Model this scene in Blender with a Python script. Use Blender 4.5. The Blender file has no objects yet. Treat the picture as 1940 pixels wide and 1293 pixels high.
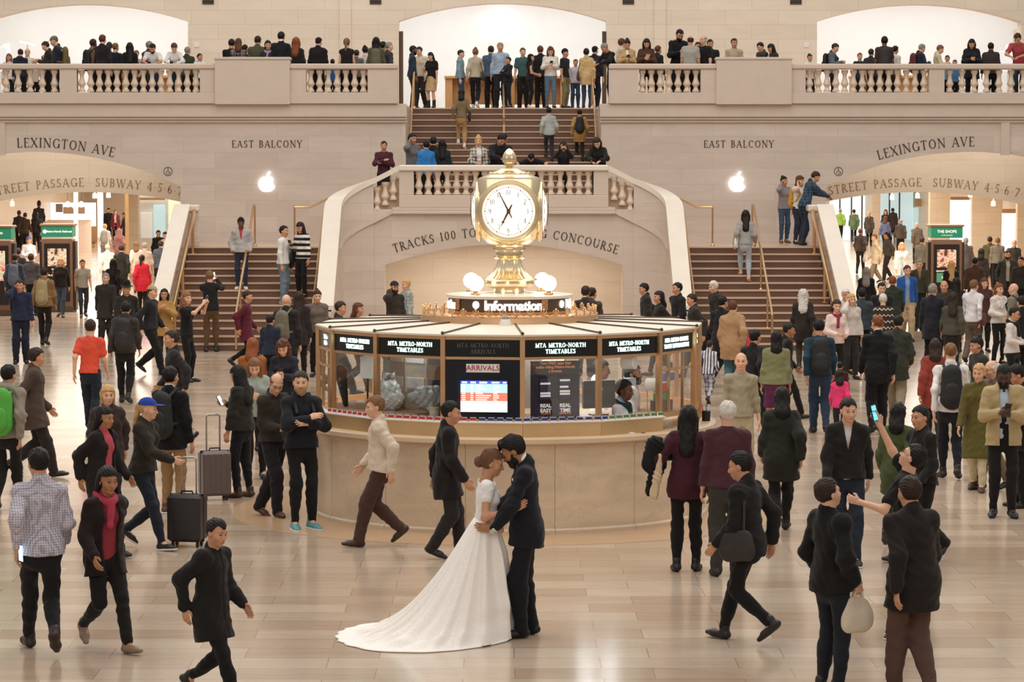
import bpy, math, random
import numpy as np
from mathutils import Matrix, Vector, Euler

# ---------------------------------------------------------------- camera, world, lights, exposure
SC = bpy.context.scene
COL = SC.collection
PI = math.pi
F_PX = 5500.0                       # focal length in pixels of a 1940 x 1293 frame
CAM = Vector((-0.14, -35.0, 4.25))  # on the west stairs, 35 m from the information booth (booth axis is the origin)
cam_d = bpy.data.cameras.new('camera')
cam_d.sensor_width = 36.0
cam_d.lens = F_PX * 36.0 / 1940.0
cam_d.clip_end = 400
cam_o = bpy.data.objects.new('camera', cam_d)
COL.objects.link(cam_o)
cam_o.location = CAM
CAM_ROT = Euler((math.radians(90 - 3.605), 0, math.radians(-0.281)), 'XYZ')
cam_o.rotation_euler = CAM_ROT
SC.camera = cam_o

w = bpy.data.worlds.new('hall_light')
SC.world = w
w.use_nodes = True
wn = w.node_tree.nodes
wl = w.node_tree.links
bgn = wn['Background']
tc = wn.new('ShaderNodeTexCoord')
sp = wn.new('ShaderNodeSeparateXYZ')
rm = wn.new('ShaderNodeValToRGB')
wl.new(tc.outputs['Generated'], sp.inputs[0])
wl.new(sp.outputs['Z'], rm.inputs[0])
e = rm.color_ramp.elements
e[0].position = 0.0; e[0].color = (0.48, 0.44, 0.40, 1)
e[1].position = 1.0; e[1].color = (1.0, 0.965, 0.925, 1)
ne = e.new(0.35); ne.color = (0.84, 0.795, 0.74, 1)
wl.new(rm.outputs[0], bgn.inputs['Color'])
bgn.inputs['Strength'].default_value = 0.55

def area(name, loc, sx, sy, power, color, rot=(0, 0, 0)):
    d = bpy.data.lights.new(name, 'AREA')
    d.shape = 'RECTANGLE'; d.size = sx; d.size_y = sy
    d.energy = power; d.color = color
    o = bpy.data.objects.new(name, d)
    COL.objects.link(o)
    o.location = loc; o.rotation_euler = rot
    return o
WARM = (1.0, 0.945, 0.865)
area('hall_chandelier_light', (0, 10, 20), 34, 44, 6200, WARM)
area('hall_west_light', (0, -36, 15), 30, 8, 1000, WARM, (math.radians(58), 0, 0))
for sx in (-1, 1):
    area('passage_light', (sx * 12, 52, 3.55), 7, 22, 1300, (1.0, 0.93, 0.83))
    area('passage_light', (sx * 14, 92, 3.55), 9, 44, 2600, (1.0, 0.94, 0.86))
    area('terrace_light', (sx * 11.6, 50.5, 9.6), 8, 4, 330, (0.86, 0.93, 1.0))
area('terrace_light', (0, 50.5, 9.6), 8, 4, 340, (0.82, 0.91, 1.0))
area('terrace_wall_fill', (0, 41.5, 13.5), 30, 1.5, 360, (1.0, 0.955, 0.89), (math.radians(28), 0, 0))  # added fill, brightens the upper wall behind the terrace
area('dining_concourse_light', (0, 34.6, 2.15), 4.5, 2, 85, (1.0, 0.92, 0.8))
for sx in (-1, 1):
    area('arch_fill_light', (sx * 11.3, 39.2, 5.1), 6, 1.2, 60, (1.0, 0.93, 0.82), (math.radians(20), 0, 0))  # added fill lamps that brighten the fascia inside each arch
area('booth_light', (0, 0, 2.12), 2.6, 2.6, 130, (0.86, 0.95, 1.0))

vs = SC.view_settings
vs.view_transform = 'Standard'
vs.look = 'None'
vs.exposure = 0.22
vs.gamma = 1.0
vs.use_curve_mapping = False

# ---------------------------------------------------------------- helpers
ROT3 = CAM_ROT.to_matrix()
def ray(px, py):
    return ROT3 @ Vector(((px - 970.0) / F_PX, -(py - 646.5) / F_PX, -1.0))
def on_z(px, py, z):                # the point seen at a pixel, at height z
    d = ray(px, py)
    return CAM + d * ((z - CAM.z) / d.z)
def on_d(px, py, depth):            # the point seen at a pixel, at a distance along the hall from the camera
    d = ray(px, py)
    return CAM + d * (depth / d.y)

def hexc(h):
    h = h.lstrip('#')
    c = [int(h[i:i + 2], 16) / 255 for i in (0, 2, 4)]
    return tuple(x / 12.92 if x <= 0.04045 else ((x + 0.055) / 1.055) ** 2.4 for x in c) + (1.0,)

MATS = {}
def nodes_of(name):
    m = bpy.data.materials.new(name)
    m.use_nodes = True
    return m, m.node_tree.nodes, m.node_tree.links, m.node_tree.nodes['Principled BSDF']
def mat(col, rough=0.6, metal=0.0, emit=0.0, noise=0.0, scale=12.0, bump=0.0, name='surface', spec=0.5, trans=0.0):
    key = (col, rough, metal, emit, noise, scale, bump, spec, trans)
    if key in MATS: return MATS[key]
    m, n, l, b = nodes_of(name)
    c = hexc(col)
    b.inputs['Base Color'].default_value = c
    b.inputs['Roughness'].default_value = rough
    b.inputs['Metallic'].default_value = metal
    b.inputs['Specular IOR Level'].default_value = spec
    if trans: b.inputs['Transmission Weight'].default_value = trans
    if emit:
        b.inputs['Emission Color'].default_value = c
        b.inputs['Emission Strength'].default_value = emit
    if noise or bump:
        t = n.new('ShaderNodeTexCoord')
        x = n.new('ShaderNodeTexNoise')
        x.inputs['Scale'].default_value = scale
        x.inputs['Detail'].default_value = 4
        l.new(t.outputs['Object'], x.inputs['Vector'])
        if noise:
            mx = n.new('ShaderNodeMix'); mx.data_type = 'RGBA'
            mx.inputs[6].default_value = tuple(v * (1 - noise) for v in c[:3]) + (1,)
            mx.inputs[7].default_value = tuple(min(1, v * (1 + noise)) for v in c[:3]) + (1,)
            l.new(x.outputs['Fac'], mx.inputs[0])
            l.new(mx.outputs[2], b.inputs['Base Color'])
        if bump:
            bp = n.new('ShaderNodeBump')
            bp.inputs['Strength'].default_value = bump
            bp.inputs['Distance'].default_value = 0.02
            l.new(x.outputs['Fac'], bp.inputs['Height'])
            l.new(bp.outputs[0], b.inputs['Normal'])
    MATS[key] = m
    return m

def math_node(n, l, op, a, b=None):
    x = n.new('ShaderNodeMath'); x.operation = op
    for i, v in enumerate((a, b)):
        if v is None: continue
        if isinstance(v, (int, float)): x.inputs[i].default_value = v
        else: l.new(v, x.inputs[i])
    return x.outputs[0]

def stone(name, c1, c2, joint, bw, bh, rough, plane='xz', radius=0, vein=0.12, offset=0.5, jw=0.006, coat=0.0, var=0.0, mortar=True):
    """polished stone in courses: blocks bw x bh, thin joints, cloudy veining"""
    m, n, l, b = nodes_of(name)
    t = n.new('ShaderNodeTexCoord')
    s = n.new('ShaderNodeSeparateXYZ'); l.new(t.outputs['Object'], s.inputs[0])
    cb = n.new('ShaderNodeCombineXYZ')
    if radius:
        l.new(math_node(n, l, 'MULTIPLY', math_node(n, l, 'ARCTAN2', s.outputs['X'], math_node(n, l, 'MULTIPLY', s.outputs['Y'], -1.0)), radius), cb.inputs[0])
        l.new(s.outputs['Z'], cb.inputs[1])
    elif plane == 'xz':
        l.new(math_node(n, l, 'ADD', s.outputs['X'], math_node(n, l, 'MULTIPLY', s.outputs['Y'], 1.0)), cb.inputs[0]); l.new(s.outputs['Z'], cb.inputs[1])
    else:
        l.new(s.outputs['X'], cb.inputs[0]); l.new(s.outputs['Y'], cb.inputs[1])
    br = n.new('ShaderNodeTexBrick')
    br.offset = offset
    br.inputs['Scale'].default_value = 1.0
    br.inputs['Brick Width'].default_value = bw
    br.inputs['Row Height'].default_value = bh
    br.inputs['Mortar Size'].default_value = jw
    br.inputs['Mortar Smooth'].default_value = 0.3
    br.inputs['Color1'].default_value = hexc(c1)
    br.inputs['Color2'].default_value = hexc(c2)
    br.inputs['Mortar'].default_value = hexc(joint)
    l.new(cb.outputs[0], br.inputs['Vector'])
    nz = n.new('ShaderNodeTexNoise')
    nz.inputs['Scale'].default_value = 1.3; nz.inputs['Detail'].default_value = 8; nz.inputs['Distortion'].default_value = 1.2
    mp = n.new('ShaderNodeMapping'); mp.inputs['Scale'].default_value = (0.6, 0.8, 2.2) if plane == 'xz' else (0.5, 2.2, 1.0)
    l.new(t.outputs['Object'], mp.inputs[0]); l.new(mp.outputs[0], nz.inputs['Vector'])
    mr = n.new('ShaderNodeMapRange')
    mr.inputs[1].default_value = 0.3; mr.inputs[2].default_value = 0.7
    mr.inputs[3].default_value = 1 - vein; mr.inputs[4].default_value = 1 + vein * 0.6
    l.new(nz.outputs['Fac'], mr.inputs[0])
    vm = n.new('ShaderNodeVectorMath'); vm.operation = 'SCALE'
    l.new(br.outputs['Color'], vm.inputs[0]); l.new(mr.outputs[0], vm.inputs['Scale'])
    l.new(vm.outputs[0], b.inputs['Base Color'])
    b.inputs['Roughness'].default_value = rough
    if coat: b.inputs['Coat Weight'].default_value = coat; b.inputs['Coat Roughness'].default_value = 0.08
    return m

def link(o, parent=None):
    COL.objects.link(o)
    if parent is not None: o.parent = parent
    return o
def tag(o, label=None, cat=None, group=None, kind=None):
    if label: o['label'] = label
    if cat: o['category'] = cat
    if group: o['group'] = group
    if kind: o['kind'] = kind
    return o
def empty(name, label, cat, loc=(0, 0, 0), rz=0.0, group=None):
    o = bpy.data.objects.new(name, None)
    o.empty_display_size = 0.1
    link(o)
    o.location = loc; o.rotation_euler = (0, 0, rz)
    return tag(o, label, cat, group)
def copy_tree(o, parent=None):
    c = o.copy(); COL.objects.link(c)
    if parent is not None: c.parent = parent
    for ch in list(o.children): copy_tree(ch, c)
    return c

class MB:
    """collects shapes; build() links them as ONE mesh object"""
    def __init__(s): s.v = []; s.f = []; s.mi = []; s.cur = 0
    def add(s, vs, fs):
        o = len(s.v)
        s.v += [tuple(p) for p in vs]
        s.f += [tuple(i + o for i in q) for q in fs]
        s.mi += [s.cur] * len(fs)
        return s
    def box(s, x0, y0, z0, x1, y1, z1, bev=0.0):
        if bev:
            b = min(bev, (x1 - x0) / 2.01, (y1 - y0) / 2.01, (z1 - z0) / 2.01)
            ring = lambda z, i: [(x0 + i, y0 + i, z), (x1 - i, y0 + i, z), (x1 - i, y1 - i, z), (x0 + i, y1 - i, z)]
            vs = ring(z0, b) + ring(z0 + b, 0) + ring(z1 - b, 0) + ring(z1, b)
            fs = [(3, 2, 1, 0), (12, 13, 14, 15)]
            for k in range(3):
                for i in range(4):
                    a = k * 4 + i; c = k * 4 + (i + 1) % 4
                    fs.append((a, c, c + 4, a + 4))
            return s.add(vs, fs)
        vs = [(x0, y0, z0), (x1, y0, z0), (x1, y1, z0), (x0, y1, z0), (x0, y0, z1), (x1, y0, z1), (x1, y1, z1), (x0, y1, z1)]
        return s.add(vs, [(3, 2, 1, 0), (4, 5, 6, 7), (0, 1, 5, 4), (1, 2, 6, 5), (2, 3, 7, 6), (3, 0, 4, 7)])
    def lathe(s, prof, cx=0, cy=0, cz=0, n=24, a0=0.0, a1=2 * PI, flute=0.0, nf=0):
        full = abs(a1 - a0 - 2 * PI) < 1e-6
        m = n if full else n + 1
        vs = []
        for r, z in prof:
            for i in range(m):
                a = a0 + (a1 - a0) * i / n
                rr = r * (1 + flute * math.cos(nf * a)) if flute else r
                vs.append((cx + rr * math.cos(a), cy + rr * math.sin(a), cz + z))
        fs = []
        for k in range(len(prof) - 1):
            for i in range(n):
                j = (i + 1) % m
                fs.append((k * m + i, k * m + j, (k + 1) * m + j, (k + 1) * m + i))
        if full:
            if prof[0][0] > 1e-4: fs.append(tuple(range(m - 1, -1, -1)))
            if prof[-1][0] > 1e-4: fs.append(tuple((len(prof) - 1) * m + i for i in range(m)))
        return s.add(vs, fs)
    def tube(s, pts, r, n=8, closed=False):
        pts = [Vector(p) for p in pts]
        rs = r if isinstance(r, (list, tuple)) else [r] * len(pts)
        vs = []; k = len(pts)
        up = Vector((0, 0, 1)); last = None
        for i, p in enumerate(pts):
            if closed: d = pts[(i + 1) % k] - pts[i - 1]
            else: d = pts[min(i + 1, k - 1)] - pts[max(i - 1, 0)]
            d.normalize()
            a = d.cross(last if last is not None else (up if abs(d.z) < 0.9 else Vector((1, 0, 0))))
            if last is not None: a = last - d * last.dot(d)
            if a.length < 1e-6: a = d.orthogonal()
            a.normalize(); b = d.cross(a); last = a
            for j in range(n):
                t = 2 * PI * j / n
                vs.append(p + (a * math.cos(t) + b * math.sin(t)) * rs[i])
        fs = []
        for i in range(k if closed else k - 1):
            for j in range(n):
                a0 = i * n + j; a1 = i * n + (j + 1) % n; i2 = (i + 1) % k
                fs.append((a0, a1, i2 * n + (j + 1) % n, i2 * n + j))
        if not closed:
            fs += [tuple(range(n - 1, -1, -1)), tuple((k - 1) * n + j for j in range(n))]
        return s.add(vs, fs)
    def ball(s, c, r, n=16, m=10, sz=1.0):
        prof = [(max(1e-5, r * math.sin(PI * i / m)), -r * sz * math.cos(PI * i / m)) for i in range(m + 1)]
        return s.lathe(prof, c[0], c[1], c[2], n)
    def prism(s, poly, h, axis='y'):
        """polygon in (x,z) from y=0 to y=h (axis y) or (x,y) raised z (axis z)"""
        k = len(poly)
        if axis == 'y': vs = [(x, 0, z) for x, z in poly] + [(x, h, z) for x, z in poly]
        else: vs = [(x, y, 0) for x, y in poly] + [(x, y, h) for x, y in poly]
        fs = [tuple(range(k)), tuple(range(2 * k - 1, k - 1, -1))]
        fs += [(i, i + k, (i + 1) % k + k, (i + 1) % k) for i in range(k)]
        return s.add(vs, fs)
    def move(s, M, start=0):
        for i in range(start, len(s.v)): s.v[i] = tuple(M @ Vector(s.v[i]))
        return s
    def build(s, name, m=None, parent=None, smooth=False, loc=None, fix=True):
        me = bpy.data.meshes.new(name)
        me.from_pydata(s.v, [], s.f)
        ms = m if isinstance(m, (list, tuple)) else [m]
        for x in ms:
            if x is not None: me.materials.append(x)
        if len(ms) > 1: me.polygons.foreach_set('material_index', s.mi)
        if fix:
            import bmesh
            b = bmesh.new(); b.from_mesh(me); bmesh.ops.recalc_face_normals(b, faces=b.faces); b.to_mesh(me); b.free()
        if smooth:
            me.polygons.foreach_set('use_smooth', [True] * len(me.polygons))
            if smooth != 'all':
                me.set_sharp_from_angle(angle=math.radians(40))
        me.update()
        o = bpy.data.objects.new(name, me)
        link(o, parent)
        if loc is not None: o.location = loc
        return o
def struct(o): o['kind'] = 'structure'; return o

def text_mesh(txt, size, m, name, parent=None, M=None, align='CENTER', ext=0.004, space=1.0, bold=0.0):
    c = bpy.data.curves.new('lettering', 'FONT')
    c.body = txt; c.size = size; c.align_x = align; c.align_y = 'CENTER'; c.extrude = ext; c.space_character = space; c.resolution_u = 3
    c.space_line = 0.95
    if bold: c.offset = bold
    o = bpy.data.objects.new('lettering', c)
    COL.objects.link(o)
    dg = bpy.context.evaluated_depsgraph_get()
    me = bpy.data.meshes.new_from_object(o.evaluated_get(dg))
    bpy.data.objects.remove(o); bpy.data.curves.remove(c)
    if M is not None: me.transform(M)
    me.materials.clear(); me.materials.append(m)
    me.name = name
    r = bpy.data.objects.new(name, me)
    return link(r, parent)

# ---------------------------------------------------------------- a small serif alphabet (strokes), for the carved lettering
SERIF = {}
def _g(ch, w, *st): SERIF[ch] = (w, st)
TK, TN = 0.135, 0.055
_g('A', .78, ('l', .06, 0, .37, 1, TN), ('l', .39, 1, .70, 0, TK), ('l', .18, .33, .57, .33, TN), ('s', .06, 0), ('s', .70, 0))
_g('B', .66, ('l', .15, 0, .15, 1, TK), ('a', .30, .755, .23, .245, -90, 90), ('a', .32, .265, .27, .265, -90, 90), ('l', .05, 1, .32, 1, TN), ('l', .05, 0, .34, 0, TN), ('l', .15, .52, .32, .52, TN))
_g('C', .78, ('a', .45, .5, .37, .51, 48, 312), ('l', .70, .70, .70, .98, TN))
_g('D', .84, ('l', .15, 0, .15, 1, TK), ('a', .34, .5, .42, .5, -90, 90), ('l', .05, 1, .36, 1, TN), ('l', .05, 0, .36, 0, TN))
_g('E', .62, ('l', .15, 0, .15, 1, TK), ('l', .05, 1, .55, 1, TN), ('l', .05, 0, .58, 0, TN), ('l', .15, .52, .47, .52, TN), ('l', .55, .84, .55, 1, TN), ('l', .58, 0, .58, .18, TN))
_g('G', .84, ('a', .45, .5, .37, .51, 48, 325), ('l', .72, .04, .72, .42, TK), ('s', .72, .42), ('l', .70, .70, .70, .98, TN))
_g('I', .34, ('l', .17, 0, .17, 1, TK), ('s', .17, 0), ('s', .17, 1))
_g('K', .76, ('l', .15, 0, .15, 1, TK), ('l', .17, .45, .62, 1, TN), ('l', .30, .58, .68, 0, TK), ('s', .15, 0), ('s', .15, 1), ('s', .62, 1), ('s', .69, 0))
_g('L', .60, ('l', .15, 0, .15, 1, TK), ('s', .15, 1), ('l', .05, 0, .56, 0, TN), ('l', .56, 0, .56, .22, TN))
_g('N', .84, ('l', .12, 0, .12, 1, TN), ('l', .12, 1, .72, 0, TK), ('l', .72, 0, .72, 1, TN), ('s', .12, 0), ('s', .72, 1), ('s', .08, 1))
_g('O', .88, ('a', .44, .5, .37, .51, 0, 360))
_g('P', .62, ('l', .15, 0, .15, 1, TK), ('a', .29, .73, .26, .27, -90, 90), ('l', .05, 1, .31, 1, TN), ('l', .15, .46, .31, .46, TN), ('s', .15, 0))
_g('R', .72, ('l', .15, 0, .15, 1, TK), ('a', .29, .75, .24, .25, -90, 90), ('l', .05, 1, .31, 1, TN), ('l', .15, .5, .31, .5, TN), ('l', .32, .5, .64, 0, TK), ('s', .15, 0), ('s', .66, 0))
_g('S', .58, ('a', .29, .75, .20, .25, 35, 270), ('a', .29, .26, .22, .26, -145, 90), ('l', .47, .76, .47, .97, TN), ('l', .08, .03, .08, .24, TN))
_g('T', .70, ('l', .35, 0, .35, 1, TK), ('s', .35, 0), ('l', .05, 1, .65, 1, TN), ('l', .05, .82, .05, 1, TN), ('l', .65, .82, .65, 1, TN))
_g('U', .82, ('l', .14, .33, .14, 1, TK), ('l', .68, .33, .68, 1, TN), ('a', .41, .34, .27, .35, 180, 360), ('s', .14, 1), ('s', .68, 1))
_g('V', .78, ('l', .08, 1, .39, 0, TK), ('l', .39, 0, .70, 1, TN), ('s', .08, 1), ('s', .70, 1))
_g('W', 1.1, ('l', .07, 1, .33, 0, TK), ('l', .33, 0, .55, .95, TN), ('l', .55, .95, .79, 0, TK), ('l', .79, 0, 1.03, 1, TN), ('s', .07, 1), ('s', 1.03, 1), ('s', .55, .96))
_g('X', .78, ('l', .10, 1, .68, 0, TK), ('l', .10, 0, .66, 1, TN), ('s', .10, 1), ('s', .68, 0), ('s', .10, 0), ('s', .66, 1))
_g('Y', .74, ('l', .08, 1, .37, .45, TK), ('l', .66, 1, .37, .45, TN), ('l', .37, 0, .37, .48, TK), ('s', .08, 1), ('s', .66, 1), ('s', .37, 0))
_g('M', .96, ('l', .13, 0, .15, 1, TN), ('l', .16, 1, .47, 0, TK), ('l', .47, 0, .80, 1, TN), ('l', .80, 1, .84, 0, TK), ('s', .13, 0), ('s', .84, 0))
_g('H', .86, ('l', .15, 0, .15, 1, TK), ('l', .71, 0, .71, 1, TK), ('l', .15, .52, .71, .52, TN), ('s', .15, 0), ('s', .15, 1), ('s', .71, 0), ('s', .71, 1))
_g('F', .58, ('l', .15, 0, .15, 1, TK), ('l', .05, 1, .53, 1, TN), ('l', .15, .52, .45, .52, TN), ('l', .53, .84, .53, 1, TN), ('s', .15, 0))
_g('0', .62, ('a', .31, .5, .24, .51, 0, 360))
_g('1', .40, ('l', .20, 0, .20, 1, TK), ('s', .20, 0), ('l', .08, .88, .20, 1, TN))
_g('2', .60, ('a', .30, .74, .20, .26, -20, 170), ('l', .47, .62, .10, .03, TK), ('l', .08, 0, .54, 0, TK))
_g('3', .58, ('a', .28, .75, .19, .25, -90, 150), ('a', .28, .26, .22, .26, -150, 90))
_g('4', .64, ('l', .42, 0, .42, 1, TK), ('l', .42, 1, .05, .28, TN), ('l', .05, .28, .60, .28, TN), ('s', .42, 0))
_g('5', .58, ('l', .15, 1, .50, 1, TK), ('l', .15, 1, .12, .55, TN), ('a', .28, .31, .22, .31, -150, 120))
_g('6', .62, ('a', .31, .31, .22, .31, 0, 360), ('a', .48, .45, .40, .60, 100, 190))
_g('7', .58, ('l', .06, 1, .54, 1, TK), ('l', .54, 1, .22, 0, TK))
_g('8', .60, ('a', .30, .76, .18, .24, 0, 360), ('a', .30, .27, .22, .27, 0, 360))
_g('9', .62, ('a', .31, .69, .22, .31, 0, 360), ('a', .14, .55, .40, .60, -80, 10))
_g('.', .30, ('l', .10, .45, .20, .45, .12))
_g('-', .45, ('l', .06, .45, .38, .45, .09))
_g(' ', .45)
def glyph(mb, ch, thin=1.0, ext=0.006):
    """strokes of one letter as thin solid bars in the x,z plane"""
    w, st = SERIF[ch]
    def quad(p, q, ta, tb=None):
        tb = ta if tb is None else tb
        dx, dz = q[0] - p[0], q[1] - p[1]
        L = math.hypot(dx, dz) or 1
        nx, nz = -dz / L, dx / L
        pl = [(p[0] + nx * ta / 2, p[1] + nz * ta / 2), (p[0] - nx * ta / 2, p[1] - nz * ta / 2), (q[0] - nx * tb / 2, q[1] - nz * tb / 2), (q[0] + nx * tb / 2, q[1] + nz * tb / 2)]
        mb.prism(pl, ext)
    for k in st:
        if k[0] == 'l': quad((k[1], k[2]), (k[3], k[4]), k[5] * thin)
        elif k[0] == 's': quad((k[1] - .12, k[2]), (k[1] + .12, k[2]), TN * thin)
        else:
            _, cx, cz, rx, rz, a0, a1 = k
            N = 12 if a1 - a0 > 200 else 7
            pr = None
            for i in range(N + 1):
                a = math.radians(a0 + (a1 - a0) * i / N)
                th = (TN + (TK - TN) * abs(math.cos(a)) ** 1.5) * thin
                p = (cx + (rx - TK * .3) * math.cos(a), cz + (rz - TN * .3) * math.sin(a), th)
                if pr: quad(pr[:2], p[:2], pr[2], p[2])
                pr = p
    return w
def carved(name, txt, cap, m, x, y, z, label, R=0.0, x_apex=0.0, track=0.12, thin=1.0, align='c'):
    """lettering standing on wall plane y; baseline is straight, or the arc of radius R whose top is (x_apex, z)"""
    o = empty(name, label, 'lettering', (x, y, z))
    tot = sum((SERIF[c][0] + track) * cap for c in txt) - track * cap
    s = -tot / 2 if align == 'c' else 0.0
    for c in txt:
        wd = SERIF[c][0] * cap
        if c != ' ':
            mb = MB(); glyph(mb, c, thin, 0.03)
            T = Matrix.Diagonal((cap, 1, cap, 1)) @ Matrix.Translation((-SERIF[c][0] / 2, 0, 0))
            px = s + wd / 2; pz = 0.0; a = 0.0
            if R:
                q = x + px - x_apex
                a = -q / R
                pz = R * math.cos(q / R) - R
                px = x_apex + R * math.sin(q / R) - x
            mb.move(Matrix.Translation((px, -0.008, pz)) @ Matrix.Rotation(-a, 4, 'Y') @ T)
            mb.build('letter', m, o)
        s += wd + track * cap
    return o
# ---------------------------------------------------------------- figures: implicit surfaces polygonised into one continuous mesh per part
F32 = np.float32
class Sdf:
    """smooth union of tapered, optionally flattened capsules and ellipsoids, turned into a quad mesh (surface nets)"""
    def __init__(s, vox, k=0.03): s.vox = vox; s.k = k; s.p = []; s.cuts = []; s.noise = None
    def cap(s, a, b, ra, rb, n=None, fl=1.0, sub=False, k=None):
        s.p.append(('c', np.array(a, float), np.array(b, float), ra, rb, None if n is None else np.array(n, float), fl, sub, k)); return s
    def ell(s, c, r, ax=None, sub=False, k=None):
        s.p.append(('e', np.array(c, float), np.array(r, float), np.eye(3) if ax is None else np.array(ax, float), sub, k)); return s
    def cut(s, fn): s.cuts.append(fn); return s          # keeps the side where fn(X,Y,Z) < 0
    def mesh(s):
        h = s.vox
        lo = np.full(3, 1e9); hi = np.full(3, -1e9)
        bbs = []
        for q in s.p:
            if q[0] == 'c': r = max(q[3], q[4]); a = np.minimum(q[1], q[2]) - r; b = np.maximum(q[1], q[2]) + r
            else:
                e = np.abs(q[3]).T @ q[2]; a = q[1] - e; b = q[1] + e
            bbs.append((a, b))
            if not q[-2]: lo = np.minimum(lo, a); hi = np.maximum(hi, b)
        lo -= 3 * h; hi += 3 * h
        n = np.ceil((hi - lo) / h).astype(int) + 1
        X = (lo[0] + h * np.arange(n[0])).astype(F32); Y = (lo[1] + h * np.arange(n[1])).astype(F32); Z = (lo[2] + h * np.arange(n[2])).astype(F32)
        D = np.full(n, 0.5, F32)
        for q, (a, b) in zip(s.p, bbs):
            k = q[-1] if q[-1] is not None else s.k
            m = k + 3 * h
            i0 = np.maximum(((a - m - lo) / h).astype(int), 0); i1 = np.minimum(((b + m - lo) / h).astype(int) + 2, n)
            if (i1 <= i0).any(): continue
            sl = tuple(slice(i, j) for i, j in zip(i0, i1))
            x = X[sl[0]][:, None, None]; y = Y[sl[1]][None, :, None]; z = Z[sl[2]][None, None, :]
            if q[0] == 'c':
                A, B, ra, rb, nn, fl = q[1:7]
                d = B - A; L2 = max(float(d @ d), 1e-9)
                px, py, pz = x - F32(A[0]), y - F32(A[1]), z - F32(A[2])
                t = np.clip((px * F32(d[0]) + py * F32(d[1]) + pz * F32(d[2])) / F32(L2), 0, 1)
                qx = px - t * F32(d[0]); qy = py - t * F32(d[1]); qz = pz - t * F32(d[2])
                dd = qx * qx + qy * qy + qz * qz
                if nn is not None and fl != 1.0:
                    qn = qx * F32(nn[0]) + qy * F32(nn[1]) + qz * F32(nn[2])
                    dd = dd + qn * qn * F32(1 / fl ** 2 - 1)
                v = np.sqrt(dd) - (F32(ra) + F32(rb - ra) * t)
            else:
                c, r, ax = q[1:4]
                px, py, pz = x - F32(c[0]), y - F32(c[1]), z - F32(c[2])
                dd = 0
                for i in range(3):
                    u = (px * F32(ax[i][0]) + py * F32(ax[i][1]) + pz * F32(ax[i][2])) / F32(r[i])
                    dd = dd + u * u
                v = (np.sqrt(dd) - 1) * F32(min(r))
            G = D[sl]
            if q[-2]:
                hh = np.maximum(k - np.abs(G + v), 0) / max(k, 1e-6)
                D[sl] = np.maximum(G, -v) + hh * hh * F32(k * .25)
            else:
                hh = np.maximum(k - np.abs(G - v), 0) / max(k, 1e-6)
                D[sl] = np.minimum(G, v) - hh * hh * F32(k * .25)
        x = X[:, None, None]; y = Y[None, :, None]; z = Z[None, None, :]
        if s.noise is not None: D += s.noise(x, y, z).astype(F32)
        for fn in s.cuts: D = np.maximum(D, fn(x, y, z).astype(F32))
        return surface_net(D, lo, h)
CORN = np.array([(i, j, k) for i in (0, 1) for j in (0, 1) for k in (0, 1)])
EDG = [(a, b) for a in range(8) for b in range(a + 1, 8) if np.abs(CORN[a] - CORN[b]).sum() == 1]
def surface_net(D, lo, h):
    I = D < 0
    nx, ny, nz = D.shape
    cnt = np.zeros((nx - 1, ny - 1, nz - 1), np.int8)
    for c in CORN: cnt += I[c[0]:nx - 1 + c[0], c[1]:ny - 1 + c[1], c[2]:nz - 1 + c[2]]
    act = np.argwhere((cnt > 0) & (cnt < 8))
    if len(act) == 0: return np.zeros((0, 3)), np.zeros((0, 4), int)
    idx = np.full(cnt.shape, -1, np.int32)
    idx[act[:, 0], act[:, 1], act[:, 2]] = np.arange(len(act))
    val = np.stack([D[act[:, 0] + c[0], act[:, 1] + c[1], act[:, 2] + c[2]] for c in CORN], 1)
    P = np.zeros((len(act), 3)); W = np.zeros(len(act))
    for a, b in EDG:
        va, vb = val[:, a], val[:, b]
        m = (va < 0) != (vb < 0)
        t = np.where(m, va / np.where(m, va - vb, 1), 0)
        P += np.where(m[:, None], CORN[a] + t[:, None] * (CORN[b] - CORN[a]), 0); W += m
    V = lo + h * (act + P / W[:, None])
    F = []
    for ax in range(3):
        u, v = (ax + 1) % 3, (ax + 2) % 3
        sa = [slice(1, -1)] * 3; sb = [slice(1, -1)] * 3
        sa[ax] = slice(0, -1); sb[ax] = slice(1, None)
        A = I[tuple(sa)]; B = I[tuple(sb)]
        for flip, M in ((False, A & ~B), (True, B & ~A)):
            e = np.argwhere(M)
            if len(e) == 0: continue
            off = np.ones(3, int); off[ax] = 0
            e = e + off
            q = []
            for du, dv in ((-1, -1), (0, -1), (0, 0), (-1, 0)):
                g = e.copy(); g[:, u] += du; g[:, v] += dv
                q.append(idx[g[:, 0], g[:, 1], g[:, 2]])
            q = np.stack(q, 1)
            F.append(q[:, ::-1] if flip else q)
    F = np.concatenate(F)
    return V, F[(F >= 0).all(1)]
def np_mesh(name, V, F, mats, mi=None):
    me = bpy.data.meshes.new(name)
    me.vertices.add(len(V)); me.vertices.foreach_set('co', np.asarray(V, F32).ravel())
    me.loops.add(len(F) * 4); me.loops.foreach_set('vertex_index', np.asarray(F, np.int32).ravel())
    me.polygons.add(len(F)); me.polygons.foreach_set('loop_start', np.arange(0, len(F) * 4, 4, dtype=np.int32))
    me.polygons.foreach_set('use_smooth', np.ones(len(F), bool))
    for m in mats: me.materials.append(m)
    if mi is not None: me.polygons.foreach_set('material_index', np.asarray(mi, np.int32))
    me.update(calc_edges=True); me.validate()
    return me
def sdf_obj(name, sd, mats, parent, scale=1.0):
    V, F = sd.mesh()
    if len(F) == 0: return None
    o = bpy.data.objects.new(name, np_mesh(name, V * scale, F, mats if isinstance(mats, list) else [mats]))
    return link(o, parent)

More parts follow.
